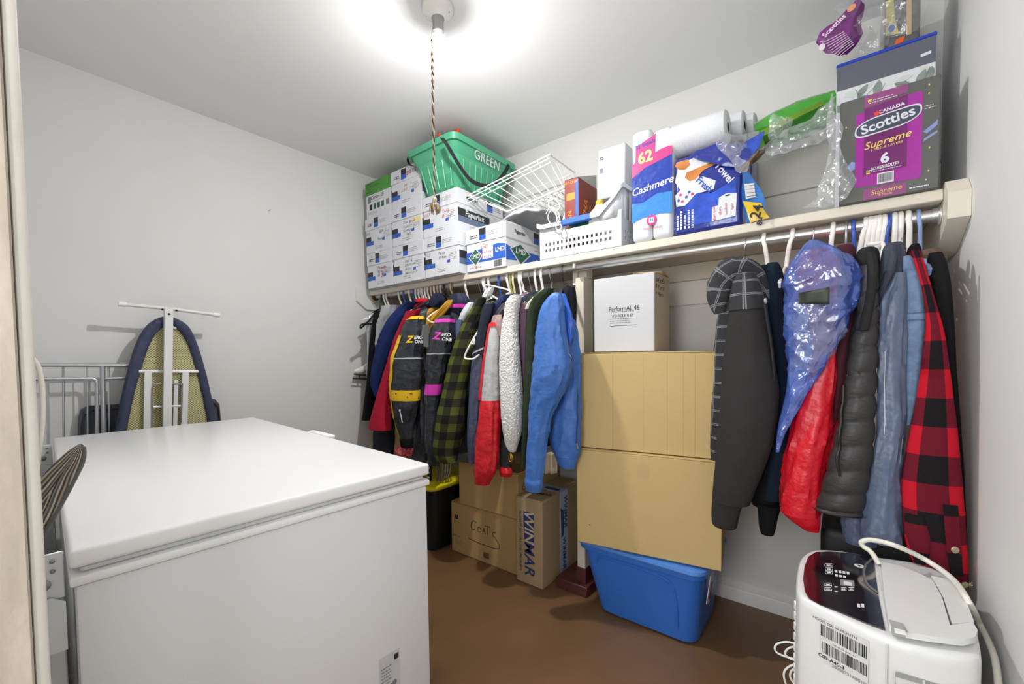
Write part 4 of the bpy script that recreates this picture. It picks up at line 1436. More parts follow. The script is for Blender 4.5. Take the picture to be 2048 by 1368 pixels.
sheet('film_skirt', [[Q(1512, 300, -.40), Q(1560, 262, -.40), Q(1620, 232, -.38), Q(1672, 186, -.36)], [Q(1535, 305, -.41), Q(1570, 280, -.42), Q(1625, 262, -.41), Q(1672, 220, -.40)], [Q(1540, 322, -.40), Q(1580, 308, -.41), Q(1630, 290, -.41), Q(1668, 262, -.42)]], 44, 26, .022, M_FILM2, None, None, 4, 11, t)
sheet('film_tuft', [[Q(1540, 232, -.42), Q(1560, 240, -.42), Q(1574, 236, -.41)], [Q(1532, 258, -.43), Q(1558, 262, -.44), Q(1580, 256, -.42)], [Q(1536, 285, -.42), Q(1560, 285, -.43), Q(1585, 278, -.42)]], 20, 20, .024, M_FILM2, None, None, 8, 16, t)
# big clear bag draped on the tissue box
sheet('clear_bag', [[Q(1668, 188, -.40), Q(1676, 205, -.455)], [Q(1655, 240, -.44), Q(1690, 252, -.47)], [Q(1660, 282, -.45), Q(1682, 285, -.48)], [Q(1658, 318, -.44), Q(1702, 322, -.49)], [Q(1660, 352, -.44), Q(1718, 362, -.50)], [Q(1640, 392, -.44), Q(1700, 392, -.48)], [Q(1598, 420, -.445), Q(1672, 414, -.452)]], 26, 56, .020, M_FILM2, 'crumpled clear plastic bag draped beside the purple tissue box', 'plastic bag', 6, 9)

# ---- tissue multipack
t = thing('tissue_box_pack', 'purple and charcoal tissue multipack standing at shelf end', 'tissue box', (2.75, -.4, SZ))
sx0, sx1 = PY(1679, 310, -.45).x, PY(1881, 260, -.45).x
sz1 = 1.952
M_CHAR = mat('tissue_charcoal', (86, 88, 84), .3, coat=.5, var=.08, vscale=8)
M_PURP = mat('tissue_purple', (158, 30, 150), .25, coat=.5)
M_PURPD = mat('tissue_plum', (112, 24, 104), .25, coat=.5, var=.12, vscale=7)
M_PURPM = mat('tissue_mauve', (140, 66, 122), .3, coat=.4)
M_GOLD = mat('gold_print', (226, 196, 96), .4)
obj('wrapped_boxes', MB().box(sx0, sx1, -.45, -.342, SZ + .0005, sz1, .003), M_CHAR, t)
Fx = frame((sx0, -.45, SZ), (1, 0, 0), (0, 0, 1))
sw, sh = sx1 - sx0, sz1 - SZ
polydecal('printed_panel', Fx, [(.040, .045), (.185, .038), (.19, .046), (.19, .285), (.183, .29), (.040, .27)], M_PURP, t)
polydecal('printed_panel', Fx, [(.060, .079), (.158, .079), (.158, .29), (.060, .28)], M_PURPD, t, .0011)
polydecal('printed_panel', Fx, [(.060, .282), (.158, .296), (.158, sh - .002), (.060, sh - .002)], M_PURPM, t, .0011)
polydecal('printed_panel', Fx, [(.060, .002), (.158, .002), (.158, .034), (.060, .036)], M_PURPM, t, .0011)
ov = []
for i in range(28):
    a = 2 * PI * i / 28
    ov.append((.113 + .076 * math.copysign(abs(math.cos(a)) ** .6, math.cos(a)), .226 + .026 * math.copysign(abs(math.sin(a)) ** .7, math.sin(a)) + .03 * (.42 * math.cos(a))))
polydecal('logo_border', Fx, [(x, y) for x, y in ov], M_PAPER, t, .0016)
polydecal('logo_field', Fx, [(.113 + (x - .113) * .95, .226 + (y - .226) * .86) for x, y in ov], mat('logo_slate', (62, 68, 88), .4), t, .0022)
text('Scotties', Fx @ Matrix.Translation((.113, .2265, .0018)) @ Rt(.17), .039, M_PAPER, t, bold=.022)
text('Supreme', Fx @ Matrix.Translation((.112, .170, .0008)) @ Rt(.10), .030, M_GOLD, t, bold=.006, shear=.35)
text('8 TISSUE LAYERS', Fx @ Matrix.Translation((.112, .153, .0008)) @ Rt(.06), .010, M_GOLD, t)
text('6', Fx @ Matrix.Translation((.109, .118, .0008)), .040, M_PAPER, t, bold=.04)
text('BOXES/BOITES', Fx @ Matrix.Translation((.109, .095, .0008)) @ Rt(.05), .010, M_PAPER, t, bold=.02)
text('CANADA', Fx @ Matrix.Translation((.122, .262, .0008)) @ Rt(.12), .014, M_PAPER, t, bold=.03)
leaf = [(0, .013), (.003, .006), (.010, .008), (.007, .001), (.009, -.004), (.002, -.006), (0, -.012), (-.002, -.006), (-.009, -.004), (-.007, .001), (-.010, .008), (-.003, .006)]
polydecal('maple_leaf', Fx, [(.089 + x * .8, .257 + y * .8) for x, y in leaf], mat('leaf_red', (216, 60, 44), .4), t, .0018)
decal('barcode_panel', Fx, .092, .130, .044, .076, M_PAPER, t, .0016)
barcode(Fx, .095, .127, .048, .073, M_INKBK, t, 8, lift=.002)
text('Supreme', Fx @ Matrix.Translation((.112, .022, .0008)) @ Rt(.06), .020, M_GOLD, t, shear=.3)
text('8 TISSUE', Fx @ Matrix.Translation((.112, .010, .0008)), .008, M_GOLD, t)
textlines(Fx, .07, .15, .30, .007, 2, M_PAPER, t, seed=2, lift=.0018)
textlines(Fx, .066, .15, .090, .006, 2, M_PAPER, t, seed=5, lift=.0018)
for x, y in ((.068, .298), (.066, .08)): decal('printed_tag', Fx, x, x + .009, y, y + .008, M_GOLD, t, .0018)
textlines(Fx, .165, .215, .012, .006, 1, M_PAPER, t, seed=5, h=.6)
textlines(Fx, .194, .218, .240, .007, 2, M_PAPER, t, seed=6)
M_IRIS = mat('iris_print', (132, 146, 196), .35)
for pl in ([(.192, .17), (.218, .19), (.222, .196), (.222, .18), (.20, .162)], [(.192, .14), (.222, .158), (.222, .165), (.195, .15)], [(.018, .115), (.03, .13), (.039, .125), (.039, .105), (.028, .10)]):
    polydecal('flower_print', Fx, pl, M_IRIS, t)
for x, y in ((.203, .30), (.203, .275), (.206, .12), (.205, .055), (.016, .24), (.02, .06), (.2, .03)): polydecal('star_print', Fx, circle(x, y, .002, .0028, 6), M_GOLD, t)

# ---- leaf-patterned box behind it
t = thing('leaf_pattern_box', 'grey box with leaf pattern and blue lid edge behind tissue pack', 'box', (2.75, -.2, SZ))
qx0, qx1, qy, qz = PY(1673, 160, -.335).x, PY(1873, 110, -.335).x, -.335, 2.136
obj('box_body', MB().box(qx0, qx1, qy, -.03, SZ + .0005, qz - .012, .003), M_PAPER, t)
obj('lid_edge', MB().box(qx0 - .001, qx1 + .001, qy - .001, -.029, qz - .0115, qz, .003), mat('lid_blue', (30, 62, 176), .4), t)
Fq = frame((qx0, qy, SZ), (1, 0, 0), (0, 0, 1))
qw = qx1 - qx0
decal('grey_band', Fq, .001, qw - .001, .415, qz - SZ - .0125, mat('band_slate', (88, 92, 104), .4, coat=.3), t, .0012)
M_LEAF1 = mat('leaf_grey', (128, 140, 134), .6, var=.2, vscale=30)
M_LEAF2 = mat('leaf_pale', (196, 203, 200), .6)
M_STEM = mat('leaf_stem', (108, 114, 110), .6)
def leafp(x, y, L, a, m):
    p = []
    for i in range(13):
        f = i / 12
        p.append((f * L, .23 * L * math.sin(PI * f) ** .8))
    p += [(f * L, -.21 * L * math.sin(PI * f) ** .9) for f in [1 - i / 12 for i in range(1, 12)]]
    ca, sa = math.cos(a), math.sin(a)
    q = [(min(max(x + u * ca - v * sa, .002), qw - .002), min(max(y + u * sa + v * ca, .325), .414)) for u, v in p]
    polydecal('leaf_print', Fq, q, m, t, .0008 + random.random() * .0006)
for x, y, L, a, k in ((.03, .345, .05, 2.7, 0), (.05, .33, .05, .5, 1), (.055, .375, .045, .9, 0), (.055, .38, .04, 2.5, 1), (.045, .362, .04, .3, 0), (.02, .39, .04, .2, 1), (.09, .335, .035, 1.5, 0), (.104, .36, .052, 1.45, 0), (.115, .345, .05, .5, 0), (.112, .35, .03, 1.1, 1), (.16, .345, .04, 2.4, 1), (.175, .355, .045, 1.9, 0), (.19, .36, .05, 2.6, 0), (.20, .355, .05, 1.2, 0), (.21, .35, .04, .6, 1), (.185, .375, .04, 2.9, 1), (.225, .36, .045, 1.4, 0), (.15, .39, .04, .1, 1), (.075, .395, .03, .7, 1), (.235, .385, .04, 2.4, 1)):
    leafp(x, y, L, a, M_LEAF2 if k else M_LEAF1)
for p in ([(.065, .33), (.064, .36), (.058, .385), (.05, .405)], [(.064, .345), (.08, .375), (.1, .395)], [(.105, .33), (.11, .36), (.125, .395)], [(.205, .33), (.2, .35), (.17, .372), (.15, .38)], [(.203, .345), (.22, .38), (.228, .405)]):
    strokes([p], Fq @ Matrix.Translation((0, 0, .0012)), .0013, M_STEM, t, 'stem_print')
polydecal('brand_tag', Fq, [(qw - .035, .440), (qw - .012, .443), (qw - .012, .452), (qw - .035, .449)], M_PAPER, t, .0018)
# ---- bags on top of it
qt = qz
M_PLUM = mat('plum_film', (112, 32, 116), .22, coat=.6, var=.25, vscale=20, bump=.6, bscale=24, dist=.008)
t = thing('purple_wrapper', 'purple crumpled tissue wrapper hanging over the box corner', 'wrapper', PY(1690, 90, -.33))
pw = [[Q(1716, -6, -.33), Q(1720, 0, -.36), Q(1726, 10, -.33)], [Q(1676, 36, -.34), Q(1705, 40, -.38), Q(1722, 45, -.33)], [Q(1640, 66, -.34), Q(1690, 75, -.39), Q(1728, 68, -.33)], [Q(1634, 84, -.33), Q(1680, 95, -.38), Q(1714, 88, -.33)], [Q(1652, 106, -.33), Q(1676, 110, -.36), Q(1694, 112, -.33)]]
sheet('film', pw, 24, 34, .010, M_PLUM, None, None, 7, 12, t)
M_PRNW = mat('print_white', (230, 214, 226), .4)
for i in range(9):
    y0 = 62 + 5.5 * i
    pyt('printed_line', [(1648 + 3.2 * i, y0 + 22 - i * 1.2), (1668 + 2.6 * i, y0 + 12 - 1.8 * i), (1688 + 2.6 * i, y0 + 1 - 2.4 * i)], -.405, .0009, M_PRNW, t, 3)
Pf = frame(PY(1703, 16, -.385), V((.6, 0, .5)), V((-.5, 0, .6)))
polydecal('orange_badge', Pf, circle(0, 0, .012, .009), mat('badge_orange', (222, 150, 110), .5), t, .001)
polydecal('white_badge', frame(PY(1644, 94, -.37), V((1, 0, .2)), (0, 0, 1)), circle(0, 0, .009, .011), M_PRNW, t, .001)
text('Scotties', frame(PY(1668, 52, -.40), V((.8, 0, .62)), V((-.6, 0, .8))), .022, M_PRNW, t, bold=.02)
sheet('clear_bag', [[Q(1690, -10, -.30), Q(1760, -10, -.28), Q(1800, -10, -.3)], [Q(1668, 20, -.31), Q(1745, 30, -.36), Q(1800, 30, -.34)], [Q(1720, 70, -.33), Q(1755, 62, -.37), Q(1790, 60, -.34)], [Q(1716, 108, -.325), Q(1750, 98, -.345), Q(1772, 90, -.33)]], 34, 34, .022, M_FILM, 'clear plastic bag standing on the leaf-patterned box', 'plastic bag', 12, 10)
t = thing('charcoal_pack', 'charcoal and yellow wrapped pack on the leaf-patterned box', 'pack', PY(1810, 40, -.28))
px0, px1 = PY(1768, 60, -.31).x, PY(1842, 40, -.31).x
mb = MB().box(px0, px1, -.31, -.08, qt + .0005, 2.34, .014, None, 4)
obj('wrapped_pack', mb, mat('pack_charcoal', (92, 92, 94), .25, coat=.6, var=.2, vscale=12, bump=.5, bscale=22, dist=.008), t)
Fp = frame((px0, -.3103, qt), (1, 0, 0), (0, 0, 1))
polydecal('yellow_print', Fp, [(.004, .05), (.036, .045), (.026, .10), (.022, .165), (.004, .16)], mat('print_yellow', (204, 196, 84), .35, var=.3, vscale=40), t, .001)
polydecal('white_badge', Fp, circle(.018, .068, .011, .016), M_PAPER, t, .0016)
polydecal('blue_badge', Fp, circle(.018, .068, .008, .012), M_LOGOBL, t, .0022)
polydecal('orange_print', Fp, [(.026, .012), (.046, .014), (.05, .032), (.03, .028)], mat('print_orange', (228, 96, 34), .35), t, .001)
polydecal('tan_stripe', Fp, [(.054, .03), (.066, .03), (.064, .19), (.052, .19)], mat('print_tan', (206, 176, 130), .4), t, .001)
sheet('clear_wrap', [[Q(1760, -12, -.33), Q(1815, -14, -.345), Q(1858, -14, -.31)], [Q(1764, 30, -.335), Q(1815, 24, -.35), Q(1852, 18, -.32)], [Q(1768, 74, -.325), Q(1812, 66, -.335), Q(1842, 58, -.32)]], 30, 26, .012, M_FILM, None, None, 15, 14, t)
# ================================================================ boxes on the floor
def carton(name, label, x0, x1, y0, y1, z0, z1, m, rz=0, seam='x', group=None, tape=True):
    w, d, h = x1 - x0, y1 - y0, z1 - z0
    B = Matrix.Translation((x0, y0, z0)) @ Matrix.Rotation(rz, 4, 'Z')
    t = thing(name, label, 'box', B @ V((w / 2, d / 2, 0)), group)
    f = .0025
    b = obj('box_body', MB().box(0, w, 0, d, .0005, h - .008, .003, B), m, t)
    if seam == 'x':
        obj('top_flap', MB().box(.001, w - .001, .001, d / 2 - f, h - .0075, h - .003, .0012, B), m, t)
        obj('top_flap', MB().box(.001, w - .001, d / 2 + f, d - .001, h - .0075, h - .003, .0012, B), m, t)
        if tape: obj('tape', MB().box(-.0008, w + .0008, d / 2 - .025, d / 2 + .025, h - .0029, h - .0019, 0, B), M_TAPE, t)
    else:
        obj('top_flap', MB().box(.001, w / 2 - f, .001, d - .001, h - .0075, h - .003, .0012, B), m, t)
        obj('top_flap', MB().box(w / 2 + f, w - .001, .001, d - .001, h - .0075, h - .003, .0012, B), m, t)
    F = frame(B @ V((0, 0, 0)), B.to_3x3() @ V((1, 0, 0)), (0, 0, 1))
    S = frame(B @ V((w, 0, 0)), B.to_3x3() @ V((0, 1, 0)), (0, 0, 1))
    return t, b, F, S, B


YC = -.52
ux0, ux1 = PY(1163, 800, YC).x, PY(1440, 800, YC).x
lx0_, lx1_ = PY(1155, 990, YC).x, PY(1444, 1020, YC).x
zA, zB_, zC = .342, .760, 1.175
M_CREASE = mat('crease_kraft', (184, 156, 104), .8)
t, b, F, S, B = carton('carton', 'large plain kraft carton resting on the blue tote', 1.737, 2.308, -.563, -.235, zA, zB_, M_KRAFT, math.radians(9.2))
polydecal('tape_remnant', F, [(.262, .32), (.262, .365), (.285, .385), (.308, .365), (.308, .32)], mat('tape_scar', (196, 168, 116), .6), b, .0004)
polydecal('punch_hole', F, circle(.058, .085, .004, .003, 10), M_DARK, b, .0004)
t, b, F, S, B = carton('carton', 'upper plain kraft carton under the white box, with vertical crease lines', 1.747, 2.308, -.546, -.226, zB_, zC, M_KRAFT, math.radians(10))
for x in (.142, .268, .36, .42, .462): decal('crease', F, x, x + (.003 if x < .2 else .0018), .004, zC - zB_ - .012, M_CREASE, b, .0003)
# white box on top
wx0_, wx1_ = PY(1188, 620, -.44).x, PY(1308, 620, -.44).x
wz1 = PY(1250, 551, -.44).z
wyb = PX(1338, 600, wx1_).y
t = thing('white_carton', 'white printed carton with open flap on top of kraft cartons', 'box', ((wx0_ + wx1_) / 2, -.3, zC))
M_WCART = mat('white_carton_board', (200, 201, 203), .7, var=.02)
obj('box_body', MB().box(wx0_, wx1_, -.44, wyb, zC + .0005, wz1, .002), M_WCART, t)
side = obj('side_board', MB().box(wx1_ + .0003, wx1_ + .0013, -.439, wyb, zC + .001, wz1 - .001), mat('grey_beige_board', (196, 186, 168), .75), t)
mb = MB()
mb.add([V((wx0_ + .12, wyb - .02, wz1 + .001)), V((wx1_, wyb - .01, wz1 + .001)), V((wx1_ + .012, -.36, wz1 + .012)), V((wx1_ + .004, -.40, wz1 + .004)), V((wx0_ + .15, -.36, wz1 + .022))], [(0, 1, 2, 3, 4)])
obj('open_flap', mb, M_KRAFT2, t, solid=.003)
F = frame((wx0_, -.44, zC), (1, 0, 0), (0, 0, 1))
ww_ = wx1_ - wx0_
text('PerformAL 46', F @ Matrix.Translation((ww_ * .52, .185, 0)), .030, M_INKBK, t, sx=.8)
text('VEHICLE 8 ES', F @ Matrix.Translation((ww_ * .50, .155, 0)), .017, M_INKBK, t)
textlines(F, ww_ * .3, ww_ * .72, .172, .008, 1, M_INKGY, t, seed=3)
textlines(F, ww_ * .28, ww_ * .72, .142, .009, 3, M_INKGY, t, seed=4)
decal('printed_line', F, ww_ * .28, ww_ * .74, .112, .1135, M_INKBK, t)
S = frame((wx1_ + .0014, -.44, zC), (0, 1, 0), (0, 0, 1))
scribble(('SWEATER', '& Pants', '+ Mens'), S @ Matrix.Translation((.02, wz1 - zC - .03, .0004)), .026, M_INKBK, side, seed=4)

# blue tote
t = thing('blue_tote', 'blue plastic storage tote with lid under the kraft cartons', 'tote', (2.0, -.3, 0))
M_BLUE = mat('tote_blue', (52, 112, 204), .33)
M_BLUEL = mat('tote_lid_blue', (82, 138, 220), .35)
def rrect(x0, x1, y0, y1, z, r, n=6):
    pts = []
    for cx, cy, a0 in ((x1 - r, y0 + r, -90), (x1 - r, y1 - r, 0), (x0 + r, y1 - r, 90), (x0 + r, y0 + r, 180)):
        for k in range(n + 1):
            a = math.radians(a0 + 90 * k / n)
            pts.append(V((cx + r * math.cos(a), cy + r * math.sin(a), z)))
    return pts
bx0, bx1, tx0_, tx1_ = 1.785, 2.205, 1.712, 2.232
by0, by1, ty0, ty1 = -.462, -.13, -.50, -.10
def toter(f, z, g=0):
    return rrect(bx0 + (tx0_ - bx0) * f - g, bx1 + (tx1_ - bx1) * f + g, by0 + (ty0 - by0) * f - g, by1 + (ty1 - by1) * f + g, z, .055)
obj('tub', MB().rings([toter(0, .001, -.02), toter(.02, .012), toter(.5, .15), toter(.95, .29), toter(.96, .292, .012), toter(1, .308, .012)]), M_BLUE, t, ang=50)
obj('lid', MB().rings([toter(1, .3085, .014), toter(1, .318, .02), toter(1, .330, .018), toter(1, .334, .008), toter(1, .334, -.03), toter(1, .3395, -.04), toter(1, .3405, -.05)]), M_BLUEL, t, ang=35)
# arched rib on the front
def tf(u, z):
    f = z / .308
    x0, x1 = bx0 + (tx0_ - bx0) * f, bx1 + (tx1_ - bx1) * f
    y = by0 + (ty0 - by0) * f
    return V((x0 + (x1 - x0) * u, y - .0015, z))
obj('front_rib', MB().tube([tf(.13, .235), tf(.16, .262), tf(.22, .272), tf(.5, .274), tf(.72, .265), tf(.80, .235), tf(.83, .17), tf(.84, .06)], .004, 8, 5), M_BLUE, t)
sx = 2.232
lab = MB()
M_ = frame((2.226, -.40, .14), V((.0, 1, 0)), V((.13, 0, 1)))
lab.prism([(.0, .02), (.05, .0), (.07, .12), (.045, .145), (.0, .14)], .003, M_)
obj('peeling_label', lab, M_PAPER, t)
polydecal('label_print', M_ @ Matrix.Translation((0, 0, .003)), [(.02, .03), (.05, .02), (.058, .09), (.03, .10)], mat('label_red', (150, 60, 60), .6), t, .001)

# carton with the mover's name
t, b, F, S, B = carton('moving_carton', 'tall narrow carton with blue WINMAR print, in front of the post', 1.330, 1.492, -.474, -.052, 0, .446, M_KRAFT3)
M_WIN = mat('winmar_blue', (44, 60, 118), .6)
polydecal('printed_block', F, [(.052, .225), (.112, .225), (.112, .372), (.046, .372)], M_WIN, b, .0005)
Rt = lambda a: Matrix.Rotation(a, 4, 'Z')
text('WIN', F @ Matrix.Translation((.080, .298, .0004)) @ Rt(-PI / 2), .082, mat('winmar_pale', (206, 190, 164), .6), b, bold=.012, shear=.15, sx=1.0)
text('MAR', F @ Matrix.Translation((.080, .135, 0)) @ Rt(-PI / 2), .086, M_WIN, b, bold=.015, shear=.15, sx=1.0)
text('PROPERTY RESTORATION SPECIALISTS', F @ Matrix.Translation((.026, .215, 0)) @ Rt(-PI / 2), .019, M_INKBK, b, bold=.01, sx=.95)
textlines(F @ Matrix.Translation((.008, .30, 0)) @ Rt(PI / 2), 0, .09, 0, .008, 1, M_INKGY, b)
M_PTAPE = mat('printed_tape', (178, 190, 214), .25, coat=.4)
tp = obj('printed_tape', MB().prism([(.165, -.0), (.245, 0), (.245, .444), (.165, .444)], .0012, S), M_PTAPE, t)
polydecal('printed_band', S, [(.172, .36), (.20, .34), (.20, .21), (.18, .2)], M_WIN, tp, .0020)
for y, x in ((.33, .222), (.11, .205)): text('WINMAR', S @ Matrix.Translation((x, y, .001)) @ Rt(-PI / 2), .042, M_WIN, tp, bold=.03, shear=.1)
T = frame(V((1.330, -.474, .4445)), (1, 0, 0), (0, 1, 0))
tt = obj('top_tape', MB().prism([(-.0, .165), (.165, .165), (.165, .245), (0, .245)], .0012, T), M_PTAPE, t)
text('WINMAR', T @ Matrix.Translation((.085, .09, 0)) @ Rt(.2), .034, M_INKBK, t, bold=.02)
polydecal('printed_band', T, [(.05, .185), (.14, .18), (.14, .21), (.05, .215)], M_WIN, tt, .002)

# carton marked COATS
zc = PY(902, 1000, -.44).z
t, b, F, S, B = carton('carton', 'brown carton handwritten COATS on the floor', .812, 1.318, -.44, -.05, 0, zc, M_KRAFT2)
strokes([[(.205, .214), (.185, .222), (.168, .205), (.166, .180), (.178, .168), (.196, .174)], [(.232, .196), (.216, .190), (.216, .172), (.232, .166), (.242, .180), (.232, .196)],
         [(.254, .164), (.262, .198), (.272, .166)], [(.256, .180), (.270, .181)], [(.290, .212), (.289, .166)], [(.270, .212), (.312, .216)], [(.352, .196), (.332, .190), (.328, .176), (.348, .160), (.372, .132), (.366, .108), (.30, .102), (.20, .104), (.14, .112)]], F, .0040, M_INKBK, b)
decal('printed_square', F, .026, .064, .195, .232, M_KRAFT, b)
polydecal('printed_mark', F, [(.030, .200), (.060, .200), (.060, .228), (.048, .228), (.045, .212), (.040, .228), (.030, .228)], mat('print_brown', (66, 40, 30), .7), b, .001)
text('PRADO', F @ Matrix.Translation((.045, .186, 0)), .012, M_INKBK, b)
barcode(F, .255, .30, .03, .062, M_INKBK, b, 4)
textlines(F, .19, .30, .022, .007, 1, M_INKGY, b)
text('SIZE 10', F @ Matrix.Translation((.042, .10, 0)), .018, M_INKBK, b)
textlines(F, .014, .10, .078, .011, 3, M_INKGY, b, seed=3)
# plain carton on top of it
qx0_, qx1_ = PY(918, 980, -.45).x, PY(1036, 1000, -.45).x
t, b, F, S, B = carton('carton', 'brown carton stacked on the COATS carton, red writing on side', qx0_, qx1_, -.45, -.05, zc, zc + .25, M_KRAFT2)
scribble(('GREAT',), S @ Matrix.Translation((.05, .16, .0004)) @ Rt(.6), .045, mat('brown_marker', (110, 58, 44), .7), b, seed=6)
# tall carton in the left back corner
t, b, F, S, B = carton('carton', 'tall brown carton in the back left corner below hanging clothes', .03, .30, -.40, -.06, 0, PY(735, 848, -.40).z, M_KRAFT)
M_LINE = M_CREASE
decal('crease', F, .002, .266, PY(735, 868, -.40).z - .002, PY(735, 868, -.40).z, M_LINE, b, .0004)
# black tote with yellow lid and a coiled cord on it
t = thing('black_tote', 'black storage tote with bright yellow lid beside the freezer', 'tote', (.58, -.36, 0))
yz = PY(900, 990, -.56).z
def r2(g, z): return rrect(.33 - g, .785 + g, -.56 - g, -.14 + g, z, .05)
obj('tub', MB().rings([r2(-.05, .001), r2(-.03, .01), r2(-.004, yz - .03), r2(.004, yz - .028), r2(.004, yz - .006)]), mat('tote_black', (18, 18, 19), .45), t, ang=50)
obj('lid', MB().rings([r2(.010, yz - .012), r2(.018, yz - .0), r2(.018, yz + .012), r2(.008, yz + .018), r2(-.02, yz + .018), r2(-.03, yz + .028), r2(-.07, yz + .030)]), mat('tote_yellow', (232, 214, 30), .4), t, ang=35)
ty = yz + .031
t = thing('cable_coil', 'grey electric cable coiled on the yellow tote lid', 'cable', (.62, -.46, ty))
M_CAB = mat('cable_grey', (122, 116, 106), .5)
cc = PY(876, 948, -.50)
for i in range(6):
    a = i * .22 - .5
    pts = []
    for k in range(25):
        th = 2 * PI * k / 24
        x, z = .052 * math.sin(th) * (1 + .06 * math.sin(i * 3)), .092 * math.cos(th) * (1 + .05 * math.cos(i * 2))
        pts.append((cc.x + x * math.cos(a) * .6 + .006 * i - .01, cc.y + x * math.sin(a) + .006 * i, ty + .098 + z))
    obj('turn', MB().tube(pts, .0042, 7), M_CAB, t)
t = thing('hand_tool', 'black grooved grip of a tool beside the cable coil', 'tool', (cc.x - .03, -.54, ty))
obj('grip', MB().tube([(cc.x - .03, -.54, ty + .013), (cc.x - .022, -.545, ty + .08), (cc.x - .03, -.54, ty + .15)], [.012, .014, .011, .012, .012, .012], 10, 3), M_BLACK, t)
for k in range(4): obj('groove', MB().box(cc.x - .030, cc.x - .010, -.561, -.553, ty + .03 + .028 * k, ty + .042 + .028 * k, .002), M_PAPER, t)

# ================================================================ white figure skate hanging by its laces
t = thing('figure_skate', 'white figure skate hanging at the left end of the clothes', 'skate', PX(735, 758, .062))
M_SKATE = mat('skate_leather', (230, 228, 222), .4, bump=.2, bscale=60)
def sk(px, py): return PX(px, py, .062)
prof = [((752, 690), 12), ((752, 705), 12.5), ((750, 718), 13.5), ((744, 728), 13), ((735, 735), 11), ((724, 740), 8.5), ((714, 742), 6), ((709, 742), 3)]
ax_ = crom([sk(*p) for p, r in prof], 4)
rd_ = crom([V((r, 0, 0)) for p, r in prof], 4)
R = []
for i, c in enumerate(ax_):
    tt_ = (ax_[min(i + 1, len(ax_) - 1)] - ax_[max(i - 1, 0)]).normalized()
    nn = V((1, 0, 0)).cross(tt_).normalized()
    r = rd_[i].x * .0026
    R.append([c + nn * r * math.cos(2 * PI * k / 16) + V((1, 0, 0)) * r * .8 * math.sin(2 * PI * k / 16) for k in range(16)])
obj('boot', MB().rings(R), M_SKATE, t)
M_SOLE = mat('skate_sole', (70, 50, 40), .5)
obj('sole', MB().tube([sk(708, 748), sk(725, 750), sk(745, 750), sk(764, 746)], .006, 8, 3), M_SOLE, t)
for a, b in (((718, 750), (720, 758)), ((752, 749), (751, 758))): obj('stanchion', MB().tube([sk(*a), sk(*b)], .005, 8), M_SOLE, t)
p0, p1 = sk(706, 757), sk(766, 759)
mb = MB()
R = [[p + V((dy, 0, dz)) for dy, dz in ((-.002, -.005), (.002, -.005), (.002, .005), (-.002, .005))] for p in (p0, p0.lerp(p1, .5), p1)]
obj('blade', mb.rings(R), mat('blade_steel', (120, 110, 100), .35, .9), t)
for k in range(5): obj('lace', MB().tube([sk(741 - k * 2.2, 702 + 6.5 * k) + V((.026, 0, 0)), sk(747 - k * 2.0, 704 + 6.5 * k) + V((.03, 0, 0)), sk(752 - k * 1.5, 703 + 6.5 * k) + V((.026, 0, 0))], .0022, 6), M_PAPER, t)
obj('hanging_lace', MB().tube([sk(748, 692), sk(753, 650), sk(757, 610), PY(760, 588, RY - .0175)], .0022, 6, 4), M_PAPER, t)

# ================================================================ dehumidifier
t = thing('dehumidifier', 'white dehumidifier with dark touch panel in the right foreground', 'dehumidifier', PZ(1770, 1200, 0).xy.to_3d() * 0 + V((2.72, -.9, 0)))
M_AC = mat('appliance_white', (224, 224, 222), .32)
M_AC2 = mat('appliance_grey_white', (214, 214, 212), .36)
ZT = .60
outl = [(1592, 1165), (1595, 1135), (1603, 1113), (1620, 1101), (1645, 1098), (1690, 1102), (1748, 1112), (1830, 1124), (1890, 1146), (1925, 1185), (1950, 1245), (1963, 1300), (1958, 1316), (1930, 1318), (1860, 1305), (1773, 1276), (1690, 1240), (1612, 1200), (1596, 1186)]
base_ = [PZ(a, b, ZT) for a, b in outl]
cen = sum(base_, V()) / len(base_)
cl = base_ + [base_[0]]
sm = []
n = len(base_)
for i in range(n):
    a, b, c, d = base_[i - 1], base_[i], base_[(i + 1) % n], base_[(i + 2) % n]
    for j in range(4):
        s_ = j / 4
        sm.append(.5 * ((2 * b) + (c - a) * s_ + (2 * a - 5 * b + 4 * c - d) * s_ * s_ + (3 * b - a - 3 * c + d) * s_ ** 3))
def acr(k, z): return [V((cen.x + (p.x - cen.x) * k, cen.y + (p.y - cen.y) * k, z)) for p in sm]
obj('housing', MB().rings([acr(.97, .02), acr(.985, .03), acr(1, .06), acr(1, ZT - .018), acr(.995, ZT - .006), acr(.975, ZT - .001), acr(.93, ZT), acr(.4, ZT + .002)]), M_AC, t, ang=50)
for a, b in ((.35, .55), (.8, .55), (.35, -.5), (.8, -.5)):
    pass
def pzpoly(pts, z, th, m, name, par=None, ang=40):
    P_ = [PZ(a, b, z) for a, b in pts]
    mb = MB()
    k = len(P_)
    mb.add(P_ + [p + V((0, 0, th)) for p in P_], [tuple(range(k)), tuple(range(k, 2 * k))[::-1]] + [(i, i + k, (i + 1) % k + k, (i + 1) % k) for i in range(k)])
    b_ = obj(name, mb, m, par or t, ang)
    return b_
M_GLASS = mat('panel_glass', (30, 22, 30), .08, coat=1, var=.5, vscale=5)
pan = pzpoly([(1610, 1186), (1606, 1160), (1609, 1135), (1617, 1115), (1632, 1106), (1660, 1105), (1700, 1108), (1746, 1116), (1749, 1135), (1757, 1195), (1770, 1262), (1730, 1247), (1680, 1226), (1640, 1210), (1618, 1198)], ZT + .0006, .003, M_GLASS, 'control_panel')
